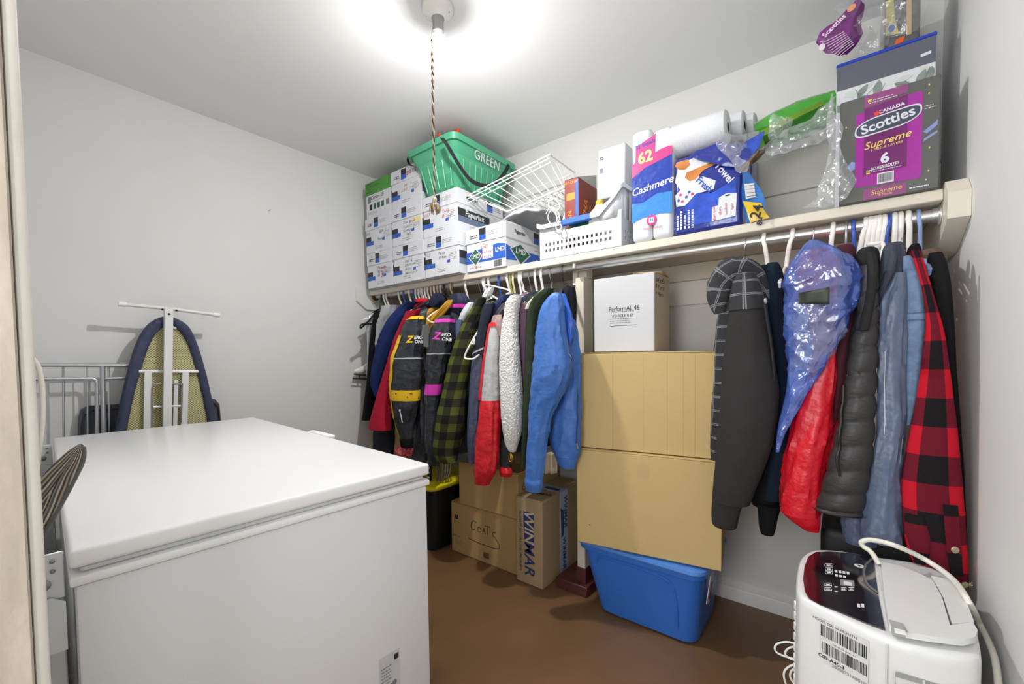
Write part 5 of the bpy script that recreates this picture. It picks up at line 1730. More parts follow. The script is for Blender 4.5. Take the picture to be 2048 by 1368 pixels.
# white bead round the panel, traced on the top
zz = ZT + .004
M_ICON = mat('icon_white', (226, 226, 226), .5)
def icon(x, y, w, h, m=M_ICON): return pzpoly([(x, y), (x + w, y + h * .18), (x + w + h * .1, y + h * 1.15), (x + h * .1, y + h)], zz, .0003, m, 'icon', pan)
for x, y in ((1650, 1127), (1651, 1135), (1651, 1142), (1649, 1166), (1649, 1175)):
    for (dx, dy, w, h) in ((0, 0, 14, .9), (0, 5, 14, .9)): icon(x + dx, y + dy, w, h)
    icon(x - 1, y + 1.5, 1, 3.5); icon(x + 13.5, y + 3, 1, 3.5); icon(x + 3, y + 2.4, 8, 1.6)
for i in range(4): icon(1669 + 8 * i, 1139.5 + 1.2 * i, 5.5, 5)
for i in range(3): icon(1670 + 8 * i, 1148.5 + 1.2 * i, 5.5, 4)
icon(1680, 1159, 28, 12, mat('icon_grey', (140, 140, 142), .5))
pzpoly([(1687, 1162), (1703, 1165), (1704, 1172), (1688, 1169)], zz + .0004, .0003, M_ICON, 'display', pan)
icon(1669, 1172.5, 6, 2); icon(1669, 1181.5, 6, 2)
for x in (1682, 1697): icon(x, 1175, 11, 1); icon(x, 1179.5, 11, 1); icon(x + 3, 1177, 5, 2)
for x in (1714, 1722): icon(x, 1207, 6, 7)
c_ = PZ(1719, 1132, zz)
mb = MB()
mb.prism(circle(0, 0, .011, .011, 20), .0003, frame(c_, (1, 0, 0), (0, 1, 0)))
obj('round_button', mb, M_ICON, pan)
text('r', frame(c_ + V((0, 0, .0004)), V((.95, .3, 0)), V((-.3, .95, 0))), .02, M_INKBK, pan, bold=.04)
mb = MB()
arc = [(1744, 1118), (1731, 1132), (1728, 1150), (1736, 1170), (1755, 1185)]
obj('display_arc', MB().tube([PZ(a, b, zz) for a, b in arc], .003, 6, 5), mat('arc_grey', (110, 110, 114), .4), pan)
# white top cover with raised lid and handle recess
cov = pzpoly([(1752, 1125), (1790, 1126), (1830, 1135), (1862, 1150), (1868, 1165), (1890, 1200), (1902, 1255), (1903, 1268), (1950, 1256), (1953, 1270), (1880, 1276), (1820, 1270), (1776, 1256)], ZT + .001, .006, M_AC2, 'cover_recess')
lidp = pzpoly([(1762, 1132), (1800, 1140), (1850, 1162), (1866, 1172), (1884, 1205), (1900, 1262), (1945, 1255), (1955, 1272), (1950, 1286), (1925, 1292), (1860, 1284), (1812, 1276), (1778, 1262), (1768, 1200)], ZT + .008, .012, M_AC, 'filter_lid')
bandp = pzpoly([(1862, 1160), (1905, 1168), (1930, 1205), (1948, 1254), (1904, 1258), (1886, 1203)], ZT + .008, .011, M_AC, 'hose_cover')
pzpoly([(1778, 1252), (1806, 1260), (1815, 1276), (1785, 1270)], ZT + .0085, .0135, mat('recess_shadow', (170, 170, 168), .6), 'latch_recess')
pzpoly([(1788, 1259), (1810, 1265), (1812, 1271), (1790, 1266)], ZT + .023, .004, M_WHITE, 'latch')
# front face details: seam, bar code sticker, grille
fa, fb = PZ(1630, 1209, ZT), PZ(1755, 1268, ZT)
d = (fb - fa); d.z = 0
Wf = d.length
F = frame(V((fa.x, fa.y, 0)) + V((d.y, -d.x, 0)).normalized() * .0062, d, (0, 0, 1))
st = decal('bar_code_sticker', F, Wf * .12, Wf * .90, ZT - .108, ZT - .020, M_AC2, t, .0008)
barcode(F, Wf * .14, Wf * .88, ZT - .058, ZT - .032, M_INKBK, st, 6, lift=.0012)
barcode(F, Wf * .16, Wf * .88, ZT - .094, ZT - .070, M_INKBK, st, 9, lift=.0012)
text('MODEL 000 W MONTH', F @ Matrix.Translation((Wf * .36, ZT - .026, .0004)), .008, M_INKBK, st)
textlines(F, Wf * .36, Wf * .74, ZT - .066, .005, 1, M_INKGY, st, lift=.0012)
text('C09-A40-3', F @ Matrix.Translation((Wf * .32, ZT - .103, .0004)), .011, M_INKBK, st, bold=.02)
text('20200731A00102', F @ Matrix.Translation((Wf * .62, ZT - .112, .0004)), .009, M_INKGY, st)
sp = PZ(1773, 1278, ZT)
obj('seam', MB().box(sp.x - .0012, sp.x + .0012, sp.y - .0055, sp.y - .001, .04, ZT - .01), M_AC2, t)
# left louvres
la, lb_ = PZ(1595, 1180, ZT), PZ(1612, 1200, ZT)
for i in range(9):
    z = ZT - .075 - .026 * i
    p, q = PZ(1592.5, 1165, ZT), PZ(1614, 1201, ZT)
    o_ = V((-.004, -.004, 0))
    mb = MB()
    mb.add([V((p.x, p.y, z + .03)) + o_, V((q.x, q.y, z)) + o_ * .2, V((p.x, p.y, z + .012)) + o_, V((p.x, p.y, z + .03)) - o_, V((q.x, q.y, z)) - o_, V((p.x, p.y, z + .012)) - o_], [(0, 1, 2), (3, 5, 4), (0, 3, 4, 1), (1, 4, 5, 2), (2, 5, 3, 0)])
    obj('louvre', mb, M_WHITE, t)
ga_, gb_ = PZ(1785, 1284, ZT), PZ(1925, 1320, ZT)
d2 = gb_ - ga_; d2.z = 0
F2 = frame(V((ga_.x, ga_.y, 0)) + V((d2.y, -d2.x, 0)).normalized() * .004, d2, (0, 0, 1))
W2 = d2.length
decal('grille_recess', F2, .004, W2 * .9, .25, ZT - .055, mat('grille_dark', (150, 150, 146), .6), t, .001)
for i in range(12): decal('grille_slat', F2, .004, W2 * .9, ZT - .075 - .02 * i, ZT - .064 - .02 * i, M_AC2, t, .005)
decal('grille_rib', F2, W2 * .44, W2 * .47, .25, ZT - .055, M_AC2, t, .0056)
M_HOSE = mat('drain_hose', (228, 224, 212), .4)
zq = ZT + .03
th_ = thing('drain_hose', 'white hose arching over the dehumidifier down the right wall', 'hose', PZ(1850, 1110, ZT))
pts = [PZ(1758, 1128, ZT + .012), PY(1742, 1104, -.74), PY(1726, 1092, -.735), PY(1724, 1083, -.735), PY(1745, 1080, -.74), PY(1790, 1091, -.76), PZ(1850, 1119, zq + .01), PZ(1905, 1158, zq), PZ(1938, 1205, zq - .01), PX(1958, 1245, 2.900), PX(1980, 1290, 2.905), PX(1992, 1330, 2.905), PX(1999, 1400, 2.90), PX(2000, 1480, 2.90)]
obj('hose', MB().tube(pts, .0062, 10, 6), M_HOSE, th_)
t2 = thing('power_cord', 'thin white power cord looped beside the dehumidifier on the left', 'cord', PY(1560, 1340, -.93))
for q in ([(1596, 1288), (1575, 1284), (1556, 1288), (1552, 1300), (1565, 1310), (1598, 1320)], [(1597, 1292), (1580, 1296), (1572, 1306), (1580, 1316), (1598, 1322)], [(1598, 1328), (1582, 1332), (1570, 1345), (1574, 1368), (1592, 1392)], [(1598, 1336), (1586, 1340), (1582, 1352), (1588, 1364), (1597, 1368)]):
    obj('loop', MB().tube([PY(a - 2, b, -.935) for a, b in q], .0024, 8, 6), M_CORD, t2)
# little cream cloth peeping out under the blue jacket
mb = MB()
def cc_(u, v):
    p = PY(1086 + 26 * u, 905 + 42 * v, -.50)
    return p + V((0, .012 * math.sin(u * 14 + v), 0))
mb.grid(cc_, 14, 8)
tag(obj('cream_cloth', mb, mat('cream_linen', (220, 208, 182), .9, bump=.4, bscale=90), solid=.003), 'ruffled cream cloth peeping out below the blue jacket', 'cloth')
# dark case behind the clothes at the right
mb = MB().box(PY(1640, 1100, -.56).x, 2.86, -.56, -.16, .001, PY(1700, 1062, -.56).z, .03, None, 4)
tag(obj('black_case', mb, mat('case_black', (20, 20, 22), .6)), 'black case on the floor behind the dehumidifier', 'case')
# ================================================================ hangers
M_WIREH = mat('wire_hanger', (168, 168, 166), .3, .85)
M_BLUEH = mat('blue_hanger', (52, 86, 176), .35)
M_LBLUEH = mat('pale_blue_hanger', (140, 160, 204), .35)
M_GREENH = mat('olive_hanger', (158, 160, 84), .4)
M_CREAMH = mat('cream_hanger', (222, 208, 166), .4)
M_GOLDH = mat('brass_hook', (176, 146, 84), .35, .7)
M_WOODH = mat('wooden_hanger', (196, 150, 90), .5)
M_BLACKH = mat('black_hanger', (26, 26, 28), .4)
NUM = ['first', 'second', 'third', 'fourth', 'fifth', 'sixth', 'seventh', 'eighth', 'ninth', 'tenth', 'eleventh', 'twelfth', 'thirteenth', 'fourteenth', 'fifteenth', 'sixteenth', 'seventeenth', 'eighteenth', 'nineteenth', 'twentieth', 'twenty-first', 'twenty-second', 'twenty-third', 'twenty-fourth', 'twenty-fifth', 'twenty-sixth', 'twenty-seventh', 'twenty-eighth', 'twenty-ninth', 'thirtieth', 'thirty-first', 'thirty-second']


def hook_shape(x, wide, r, lean, drop=.115, rod=.0165):
    c = rodz(x)
    q = rod + r + .0015
    pts = [V((x + lean, RY, c - drop)), V((x + lean * .8, RY - .004, c - drop * .7)), V((x + lean * .35, RY - q * .95, c - .028))]
    for k in range(9):
        a = math.radians(200 - 25 * k)
        pts.append(V((x, RY + q * math.cos(a), c + q * math.sin(a))))
    mb = MB().tube(pts, r, 8, 3)
    for p in mb.v: p.x = p.x + (p.x - x - lean * max(0, min(1, (c - .0 - p.z) / drop))) * (wide - 1)
    return mb


def hanger(px, kind, label, lean=0.0, yaw=0.0, bar=True, span=.19):
    x = PY(px, 490 if px > 1180 else 560, RY).x
    m, wide, r = {'w': (M_WHITE2, 1.35, .0052), 's': (M_WIREH, 1, .0016), 'b': (M_BLUEH, 1.3, .0045), 'p': (M_LBLUEH, 1.3, .0042), 'g': (M_GREENH, 1.3, .0045), 'c': (M_CREAMH, 1.3, .0048), 'o': (M_GOLDH, 1, .002), 'k': (M_BLACKH, 1, .002), 'y': (M_WIREH, 1.2, .0034)}[kind]
    t = thing('clothes_hanger', label, 'hanger', (x, RY, rodz(x) - .18), 'hangers on the closet rod')
    obj('hook', hook_shape(x, wide, r, lean, .095 if kind in 'sok' else .115), m, t)
    if bar:
        rr = .0052 if kind not in 'so' else .0016
        z0 = rodz(x) - .108
        s, c = math.sin(yaw), math.cos(yaw)
        A = V((x + lean, RY, z0))
        L_, R_ = V((x + lean + span * s, RY - span * c, z0 - .075)), V((x + lean - span * s, RY + span * c, z0 - .075))
        obj('shoulder_bar', MB().tube([L_, A + (L_ - A) * .35 + V((0, 0, .01)), A, A + (R_ - A) * .35 + V((0, 0, .01)), R_], rr, 8, 3), m, t)
        obj('lower_bar', MB().tube([L_, L_ + V((0, .01, -.012)), R_ + V((0, -.01, -.012)), R_], rr * .85, 8), m, t)
    return t


COLN = {'w': 'white plastic', 's': 'thin wire', 'b': 'blue plastic', 'p': 'pale blue plastic', 'g': 'olive green plastic', 'c': 'cream plastic', 'o': 'brass-hooked', 'k': 'dark wire', 'y': 'grey metal'}
left = [(772, 'w'), (777, 'w'), (786, 's'), (802, 'w'), (811, 'b'), (823, 'w'), (831, 'b'), (836, 'w'), (842, 'w'), (849, 'w'), (855, 'w'), (860, 'w'), (867, 'c'), (873, 'w'), (880, 'c'), (886, 'w'), (893, 's'), (900, 's'), (909, 'o'), (936, 'w'), (962, 's'), (971, 'w'), (982, 'w'), (1002, 'b'), (1019, 'w'), (1025, 'g'), (1031, 'c'), (1043, 'w'), (1062, 's'), (1075, 'w'), (1087, 'w'), (1104, 's'), (1128, 'k')]
seen = {}
for i, (px, k) in enumerate(left):
    seen[k] = seen.get(k, 0) + 1
    hanger(px, k, '%s hanger, %s of its kind from the left end of the rod' % (COLN[k], NUM[seen[k] - 1]), random.uniform(-.004, .008))
right = [(1493, 's'), (1529, 'w'), (1586, 'w'), (1628, 's'), (1666, 'w'), (1692, 'y'), (1706, 'b'), (1731, 'w'), (1740, 'w'), (1750, 'w'), (1758, 'w'), (1768, 'w'), (1777, 'b'), (1788, 'w'), (1806, 's'), (1815, 'w'), (1835, 'p')]
seen = {}
leans = [-.010, .012, -.02, -.006, -.008, 0, .003, -.018, -.012, -.012, -.008, -.008, -.01, .0, -.006, .004, .006]
for i, (px, k) in enumerate(right):
    seen[k] = seen.get(k, 0) + 1
    hanger(px, k, '%s hanger, %s of its kind right of the post' % (COLN[k], NUM[seen[k] - 1]), leans[i])


def loose(label, hookpx, pts, m, r, extra=None):
    """an empty hanger swung forward so that its bars show"""
    x = PY(hookpx, 560 if hookpx < 1180 else 490, RY).x
    t = thing('clothes_hanger', label, 'hanger', (x, RY, rodz(x) - .15), 'loose hangers on the rod')
    obj('hook', hook_shape(x, 1.3, min(r, .0052), 0, .08), m, t)
    P_ = [PY(a, b, y) for a, b, y in pts]
    obj('frame', MB().tube([V((x, RY, rodz(x) - .08))] + P_, r, 8, 4), m, t)
    if extra: obj('frame_bar', MB().tube([PY(a, b, y) for a, b, y in extra], r * .9, 8, 4), m, t)
    return t


loose('black hanger with long bar sticking out at far left', 767, [(752, 624, -.50), (737, 642, -.60), (722, 656, -.665), (723, 649, -.665), (740, 648, -.60), (762, 649, -.52)], M_BLACKH, .0055)
loose('white hanger lying across the black hanger at left', 846, [(866, 600, -.5), (840, 612, -.58), (822, 621, -.66), (818, 628, -.67), (822, 633, -.67), (830, 630, -.66)], M_WHITE2, .0045)
loose('black padded hanger above yellow-striped jacket', 893, [(880, 590, -.48), (850, 606, -.58), (825, 620, -.66)], M_BLACKH, .007)
loose('yellow hanger with mustard straps between the two racing jackets', 906, [(898, 606, -.50), (880, 618, -.58), (858, 633, -.66), (856, 640, -.67), (866, 645, -.67), (880, 642, -.62), (894, 618, -.55), (901, 603, -.5)], M_CREAMH, .0045)
loose('white hanger hanging low beside the dark green plaid shirt', 974, [(970, 640, -.62), (955, 664, -.68), (940, 690, -.70), (931, 708, -.71), (930, 716, -.71), (938, 718, -.71), (950, 716, -.70), (968, 700, -.66)], M_WHITE2, .0045, [(943, 686, -.71), (948, 688, -.71), (949, 680, -.71), (947, 676, -.70)])
loose('white hanger twisted sideways over the navy jackets', 972, [(969, 575, -.44), (976, 586, -.5), (995, 598, -.56), (1003, 604, -.60), (1010, 592, -.56), (1020, 582, -.5), (990, 573, -.45), (972, 570, -.43)], M_WHITE2, .0048)
loose('white hanger twisted across the sherpa jacket collar', 1047, [(1058, 590, -.46), (1040, 596, -.54), (1036, 604, -.58), (1046, 612, -.60), (1058, 616, -.60), (1070, 602, -.56), (1085, 582, -.48)], M_WHITE2, .0048)
loose('white hanger hanging in front of the quilted vest neck', 1758, [(1764, 490, -.46), (1772, 505, -.50), (1778, 520, -.54), (1774, 542, -.57), (1763, 558, -.58), (1758, 548, -.58), (1770, 528, -.55)], M_WHITE2, .0055)
loose('white hanger end curling over the slate jacket shoulder', 1800, [(1806, 500, -.46), (1816, 512, -.52), (1818, 528, -.56), (1812, 545, -.58), (1803, 552, -.585)], M_WHITE2, .0055)
loose('white clip hanger in the cluster above the quilted vest', 1745, [(1736, 490, -.46), (1752, 487, -.48), (1765, 486, -.48), (1766, 500, -.5), (1756, 520, -.53), (1752, 505, -.5)], M_WHITE2, .005)

# ================================================================ garments
YL, YR_ = -.645, -.615
CREASE = dict(amp=.07, freq=7)


def fab(name, col, rough=.85, sheen=0, bump=.4, bscale=260, spec=.2, var=.06, coat=0, stretch=None, dist=.0015):
    return mat(name, col, rough, 0, var, 9, bump, bscale, stretch, spec, sheen, coat, dist)


def body(t, X, m, zb, a=.036, b=.20, yc=None, zt=None, seed=1, flare=1.05, name='body', amp=.07):
    yc = RY if yc is None else yc
    zt = zt or rodz(X) - .095
    rows = [(V((X, yc, zt)), a * .5, .045), (V((X, yc, zt - .018)), a * .75, .085), (V((X, yc, zt - .06)), a, b * .9), (V((X, yc, zt - .13)), a * 1.05, b), (V((X, yc, (zt + zb) / 2)), a, b), (V((X, yc, zb + .06)), a * flare, b * 1.03), (V((X, yc, zb)), a * flare * .96, b * 1.0)]
    L = Loft(rows, amp, 8, seed, 5, 30, .6)
    return obj(name, L.mesh(), m, t), L


def sleeve(t, rows, Y, m, k=.8, seed=1, amp=.07, crease=.6, name='sleeve', n=44, freq=7):
    L = Loft(prows(Y, rows, k), amp * 2.1, freq, seed, 7, n, crease)
    return obj(name, L.mesh(), m, t), L


def cuff(t, rows, Y, m, k=.8, seed=1, ribs=16, name='cuff', amp=.05):
    q = prows(Y, rows, k)
    L = Loft(q, amp, 7, seed, 4, 48, 0, ribs)
    return obj(name, L.mesh(), m, t), L


def garment(name, label, cat, rows, Y, group):
    c = prow(*rows[-1][:3], Y)[0]
    return thing(name, label, cat, (c.x, RY, c.z), group)


GL = 'clothes on the left half of the rod'
GR = 'clothes on the right half of the rod'
def midx(rows, Y): return sum(prow(r[0], r[1], r[2], Y)[0].x for r in rows) / len(rows)

# -- far left, black top and trousers
M_BLK = fab('black_velvet', (20, 19, 21), .95)
r = [(622, 748, 775), (660, 742, 766), (700, 738, 758), (750, 735, 752), (800, 729, 750), (840, 723, 748)]
t = garment('black_blouse', 'black velvet top hanging at the far left end', 'clothes', r, -.58, GL)
_, L = sleeve(t, r, -.58, M_BLK, .8, 1)
body(t, .15, M_BLK, .93, .03, .14, seed=2)
# silvery satin blouse
M_SAT = mat('silver_satin', (176, 178, 182), .3, .15, .1, 10, .5, 30, None, .6, 0, .2, .006)
r = [(612, 764, 800), (640, 757, 792), (665, 753, 782), (690, 752, 775), (705, 755, 768)]
t = garment('satin_blouse', 'silvery grey satin blouse next to the black top', 'clothes', r, -.60, GL)
sleeve(t, r, -.60, M_SAT, .8, 3, .12)
body(t, .19, M_SAT, 1.02, .03, .18, seed=4)
# orange strip
r = [(640, 784, 796), (660, 777, 787), (680, 770, 778), (700, 764, 770)]
t = garment('orange_top', 'dull orange top showing as a narrow strip beside navy sleeve', 'clothes', r, -.625, GL)
sleeve(t, r, -.625, fab('orange_knit', (190, 98, 70)), .8, 5)
body(t, .235, fab('orange_knit_body', (180, 92, 66)), 1.05, .02, .17, seed=5)
# navy
M_NVY = fab('navy_knit', (30, 46, 98))
r = [(605, 806, 838), (617, 794, 826), (645, 772, 812), (676, 758, 796), (705, 750, 784), (735, 743, 772), (764, 740, 762), (785, 746, 756), (794, 749, 752)]
t = garment('navy_sweater', 'plain navy sweater beside the crimson jacket', 'sweater', r, YL, GL)
sleeve(t, r, YL, M_NVY, .7, 6)
body(t, midx(r[1:4], YL) + .01, M_NVY, .95, .03, .20, seed=7)
# crimson
M_CRM = fab('crimson_fleece', (176, 28, 56))
r = [(622, 812, 842), (640, 804, 832), (676, 788, 812), (720, 775, 800), (764, 762, 792), (800, 751, 786), (852, 737, 785), (857, 738, 784)]
t = garment('crimson_jacket', 'crimson fleece jacket with straight hem near left end', 'jacket', r, YL - .02, GL)
sleeve(t, r, YL - .02, M_CRM, .6, 8, .05)
body(t, midx(r[1:4], YL), M_CRM, .90, .03, .20, seed=9)
# dark trousers below it
M_CHR = fab('charcoal_wool', (40, 44, 52))
r = [(760, 766, 790), (820, 756, 790), (860, 749, 790), (900, 746, 788), (930, 748, 786)]
t = garment('dark_trousers', 'dark charcoal trousers hanging below the crimson jacket', 'trousers', r, -.56, GL)
sleeve(t, r, -.56, M_CHR, .5, 10)
# black and yellow racing jacket
M_NYL = fab('black_nylon', (44, 48, 56), .42, 0, .8, 22, .5, .1, .1, None, .014)
M_YEL = fab('yellow_nylon', (234, 190, 34), .45, 0, .3, 60, .4)
M_PNK = fab('pink_nylon', (226, 64, 190), .45, 0, .3, 60, .4)
M_PIPE = mat('reflective_piping', (196, 198, 200), .4)
M_WHT = mat('white_print', (232, 232, 232), .5)
r = [(632, 822, 848), (642, 812, 850), (660, 803, 851), (690, 793, 851), (720, 785, 851), (750, 782, 850), (780, 780, 846), (815, 783, 841), (845, 789, 832), (868, 797, 827), (880, 801, 826)]
t = garment('racing_jacket', 'black nylon racing jacket with yellow bands and crest lettering', 'jacket', r, YL - .01, GL)
o, L = sleeve(t, r, YL - .01, M_NYL, .75, 12, .06, .8)
bo, LB = body(t, midx(r[2:5], YL) + .035, M_NYL, .66, .04, .21, seed=13)
obj('shoulder_piping', L.patch(.02, .085, -125, 42, .003), M_YEL, t)
obj('yellow_band', L.patch(.595, .655, -112, 46, .003, 16), M_YEL, t)
obj('yellow_band', L.patch(.24, .93, -136, -100, .0035, 6), M_YEL, t)
obj('white_panel', L.patch(.34, .55, -170, -136, .003, 4), M_WHT, t)
obj('reflective_piping', L.patch(.385, .393, -110, 46, .0032, 14), M_PIPE, t)
Fm = L.frame_at(.27, -40, .008)
text('Z', Fm @ Matrix.Translation((-.022, 0, 0)), .05, M_YEL, t, bold=.04, shear=.3)
text('ERO', Fm @ Matrix.Translation((.028, .010, 0)), .024, M_WHT, t, bold=.03, shear=.2)
text('ONE', Fm @ Matrix.Translation((.032, -.013, 0)), .024, M_WHT, t, bold=.03, shear=.2)
Fm = L.frame_at(.74, -62, .008)
obj('zip_pull', MB().tube([Fm @ V((-.004, .03, 0)), Fm @ V((0, 0, 0)), Fm @ V((.004, -.04, 0))], .0028, 6), M_WHT, t)
obj('zip_star', MB().ball(Fm @ V((-.004, .03, 0)), .008, 8, 5, (1, .4, 1)), M_WHT, t)
sleeve(t, [(720, 838, 856), (780, 832, 857), (840, 826, 858), (885, 820, 858), (918, 812, 856)], -.56, M_NYL, .5, 90, .05, .8, 'lower_body')
cuff(t, [(876, 800, 827), (884, 800, 828), (894, 802, 827)], YL - .01, M_BLK, .75, 14, 14)
# red patterned mitt below the cuff
M_PAIS = mat('paisley_red', (190, 84, 88), .85, 0, .75, 60, .3)
r2 = [(884, 806, 814), (890, 800, 820), (898, 792, 823), (906, 788, 822), (912, 790, 818)]
t2 = garment('patterned_scarf', 'red patterned scarf end hanging under the yellow-banded jacket', 'scarf', r2, YL - .005, GL)
sleeve(t2, r2, YL - .005, M_PAIS, .4, 15, .14)
# mustard garment between
M_MUS = fab('mustard_cotton', (190, 140, 48))
r = [(600, 895, 906), (612, 884, 902), (625, 872, 892), (640, 860, 880), (655, 850, 868), (663, 848, 862)]
t = garment('mustard_top', 'mustard yellow top on the yellow hanger', 'clothes', r, -.63, GL)
sleeve(t, r, -.63, M_MUS, .6, 16, .12)
body(t, PY(900, 650, RY).x, M_MUS, 1.0, .02, .18, seed=16)
# dark grey fur collar item
r = [(650, 846, 858), (668, 844, 858), (680, 846, 858), (694, 848, 860)]
t = garment('grey_scarf', 'dark grey scarf end between the two racing jackets', 'scarf', r, -.70, GL)
sleeve(t, r, -.70, fab('grey_fur', (84, 84, 88), .95, .5), .8, 17, .14)
# black and pink racing jacket
r = [(632, 880, 908), (645, 870, 908), (662, 862, 910), (690, 856, 908), (720, 853, 900), (750, 852, 892), (780, 851, 884), (810, 850, 878), (845, 850, 874), (880, 850, 872), (905, 852, 870)]
t = garment('racing_jacket', 'black nylon racing jacket with pink bands and crest lettering', 'jacket', r, YL - .01, GL)
o, L = sleeve(t, r, YL - .01, M_NYL, .75, 18, .06, .8)
XJ = midx(r[1:4], YL) + .03
body(t, XJ, M_NYL, .64, .042, .21, seed=19)
obj('pink_band', L.patch(.06, .105, -130, 40, .0035, 14), M_PNK, t)
obj('pink_band', L.patch(.56, .63, -130, 46, .0035, 14), M_PNK, t)
obj('reflective_piping', L.patch(.355, .363, -130, 46, .0034, 14), M_PIPE, t)
Fm = L.frame_at(.245, -54, .008)
text('Z', Fm @ Matrix.Translation((-.024, 0, 0)), .05, M_PNK, t, bold=.04, shear=.3)
text('ERO', Fm @ Matrix.Translation((.026, .010, 0)), .024, M_WHT, t, bold=.03, shear=.2)
text('ONE', Fm @ Matrix.Translation((.030, -.013, 0)), .024, M_WHT, t, bold=.03, shear=.2)
sleeve(t, [(800, 862, 884), (850, 856, 882), (900, 852, 880), (930, 856, 878)], -.56, M_NYL, .5, 91, .05, .8, 'lower_body')
# its high collar
q = [(588, 903, 930), (598, 900, 936), (608, 896, 938), (620, 890, 934), (634, 880, 924)]
o, LC = sleeve(t, q, -.56, fab('navy_collar', (34, 40, 60), .6), .8, 20, .08, .6, 'collar')
obj('pink_trim', LC.patch(.55, .70, -165, 10, .003, 12), M_PNK, t)
# second high collar behind (dark hood at 880-905)
q = [(587, 868, 884), (594, 862, 890), (603, 858, 894), (615, 850, 890)]
t = garment('navy_hoodie', 'navy hood rising behind the black hanger bar', 'hoodie', q, -.50, GL)
sleeve(t, q, -.50, fab('navy_hood', (30, 36, 58)), .8, 21, .1, .6, 'hood')
body(t, PY(878, 600, RY).x, fab('navy_hood_body', (30, 36, 58)), 1.0, .03, .18, seed=22)
# red strip collar near 835
q = [(598, 832, 858), (606, 828, 858), (616, 822, 848)]
t = garment('red_shirt', 'red collar showing between hangers above crimson jacket', 'clothes', q, -.50, GL)
sleeve(t, q, -.50, fab('red_cotton', (196, 34, 48)), .8, 23, .1, .5, 'collar')
# denim-blue shirt edge left of green plaid
q = [(640, 912, 926), (665, 908, 922), (690, 904, 918), (712, 902, 914), (730, 900, 908)]
t = garment('blue_shirt', 'faded blue shirt edge beside the dark green plaid', 'shirt', q, -.60, GL)
sleeve(t, q, -.60, fab('faded_blue', (92, 104, 140)), .7, 24)
q = [(605, 936, 950), (625, 922, 944), (645, 914, 932)]
sleeve(t, q, -.58, fab('white_lining', (214, 214, 220)), .6, 25, .1, .5, 'collar')
# dark green plaid
M_GPL = plaid('green_plaid', (96, 106, 44), (58, 62, 38), (34, 33, 31), .044, .95)
r = [(597, 952, 974), (612, 945, 970), (636, 932, 962), (660, 921, 956), (695, 908, 951), (730, 897, 945), (766, 889, 938), (801, 880, 934), (836, 873, 932), (871, 868, 926), (900, 866, 918), (918, 872, 915), (924, 882, 914)]
t = garment('plaid_shirt', 'dark olive green plaid flannel shirt', 'shirt', r, YL - .02, GL)
o, L = sleeve(t, r, YL - .02, M_GPL, .8, 26, .05)
body(t, midx(r[2:6], YL) + .06, M_GPL, .74, .04, .20, seed=27)
obj('pocket_flap', L.patch(.20, .27, -50, 30, .004, 8), M_GPL, t)
# slate jacket with piping
M_SLT = fab('slate_nylon', (72, 80, 104), .5, 0, .7, 20, .4, .06, 0, None, .012)
M_DNV = fab('dark_navy', (42, 46, 62), .7)
r = [(606, 970, 990), (630, 963, 984), (660, 957, 975), (700, 948, 970), (740, 941, 967), (780, 938, 964), (820, 936, 961), (870, 934, 957), (905, 936, 953), (928, 938, 950)]
t = garment('slate_jacket', 'slate blue jacket with pale piping beside red and grey jacket', 'jacket', r, YL - .02, GL)
o, L = sleeve(t, r, YL - .02, M_SLT, .8, 28)
obj('navy_yoke', L.patch(.02, .36, -150, 60, .003, 16), M_DNV, t)
obj('pale_piping', L.patch(.355, .366, -140, 55, .0045, 14, skew=-.06), M_PIPE, t)
body(t, midx(r[2:6], YL) + .05, M_SLT, .70, .036, .20, seed=29)
# second navy jacket whose shoulder shows at 1000,600
r = [(590, 1002, 1022), (605, 990, 1016), (625, 978, 1004), (650, 972, 992), (680, 966, 984), (720, 964, 976)]
t = garment('navy_jacket', 'navy jacket shoulder with white collar lining beneath twisted hanger', 'jacket', r, -.62, GL)
sleeve(t, r, -.62, fab('navy_poplin', (44, 54, 92), .7), .8, 30)
body(t, PY(1012, 640, RY).x, fab('navy_poplin_b', (44, 54, 92), .7), .80, .03, .19, seed=31)
q = [(575, 976, 988), (585, 968, 984), (594, 964, 980)]
sleeve(t, q, -.55, fab('white_lining2', (222, 222, 224)), .8, 32, .12, .5, 'lining')
# red and light grey jacket
M_RED = fab('red_nylon', (212, 32, 44), .45, 0, .7, 20, .45, .05, .1, None, .014)
M_GRY = fab('grey_nylon', (186, 186, 186), .55, 0, .6, 20, .4, .03, 0, None, .012)
rg = [(645, 981, 998), (660, 977, 1000), (690, 972, 1001), (730, 966, 1001), (770, 962, 1001), (800, 959, 1001)]
rr = [(800, 959, 1001), (830, 957, 1001), (871, 953, 1000), (906, 951, 998), (938, 950, 994), (952, 949, 988)]
t = garment('red_grey_jacket', 'bright red and light grey windbreaker with drooping red cuff', 'jacket', rr, YL - .04, GL)
o, L = sleeve(t, rg, YL - .04, M_GRY, .8, 33, .05, .6, 'grey_sleeve_panel')
o, L2 = sleeve(t, rr, YL - .04, M_RED, .8, 34, .06, .8)
obj('red_stripe', L.patch(.0, 1.0, -160, -105, .004, 6), M_RED, t)
obj('red_shoulder', L.patch(0, .14, -105, 50, .004, 12), M_RED, t)
cuff(t, [(950, 949, 988), (958, 949, 984), (967, 949, 980)], YL - .04, M_RED, .8, 35, 12)
M_STR = stripes('dark_stripe_body', [(46, 44, 46), (46, 44, 46), (46, 44, 46), (120, 120, 122)], .02)
XR_ = midx(rg[1:4], YL) + .085
body(t, XR_, M_DNV, .70, .034, .20, seed=36)
q = [(880, 1002, 1026), (900, 1000, 1026), (925, 999, 1022), (938, 1000, 1024)]
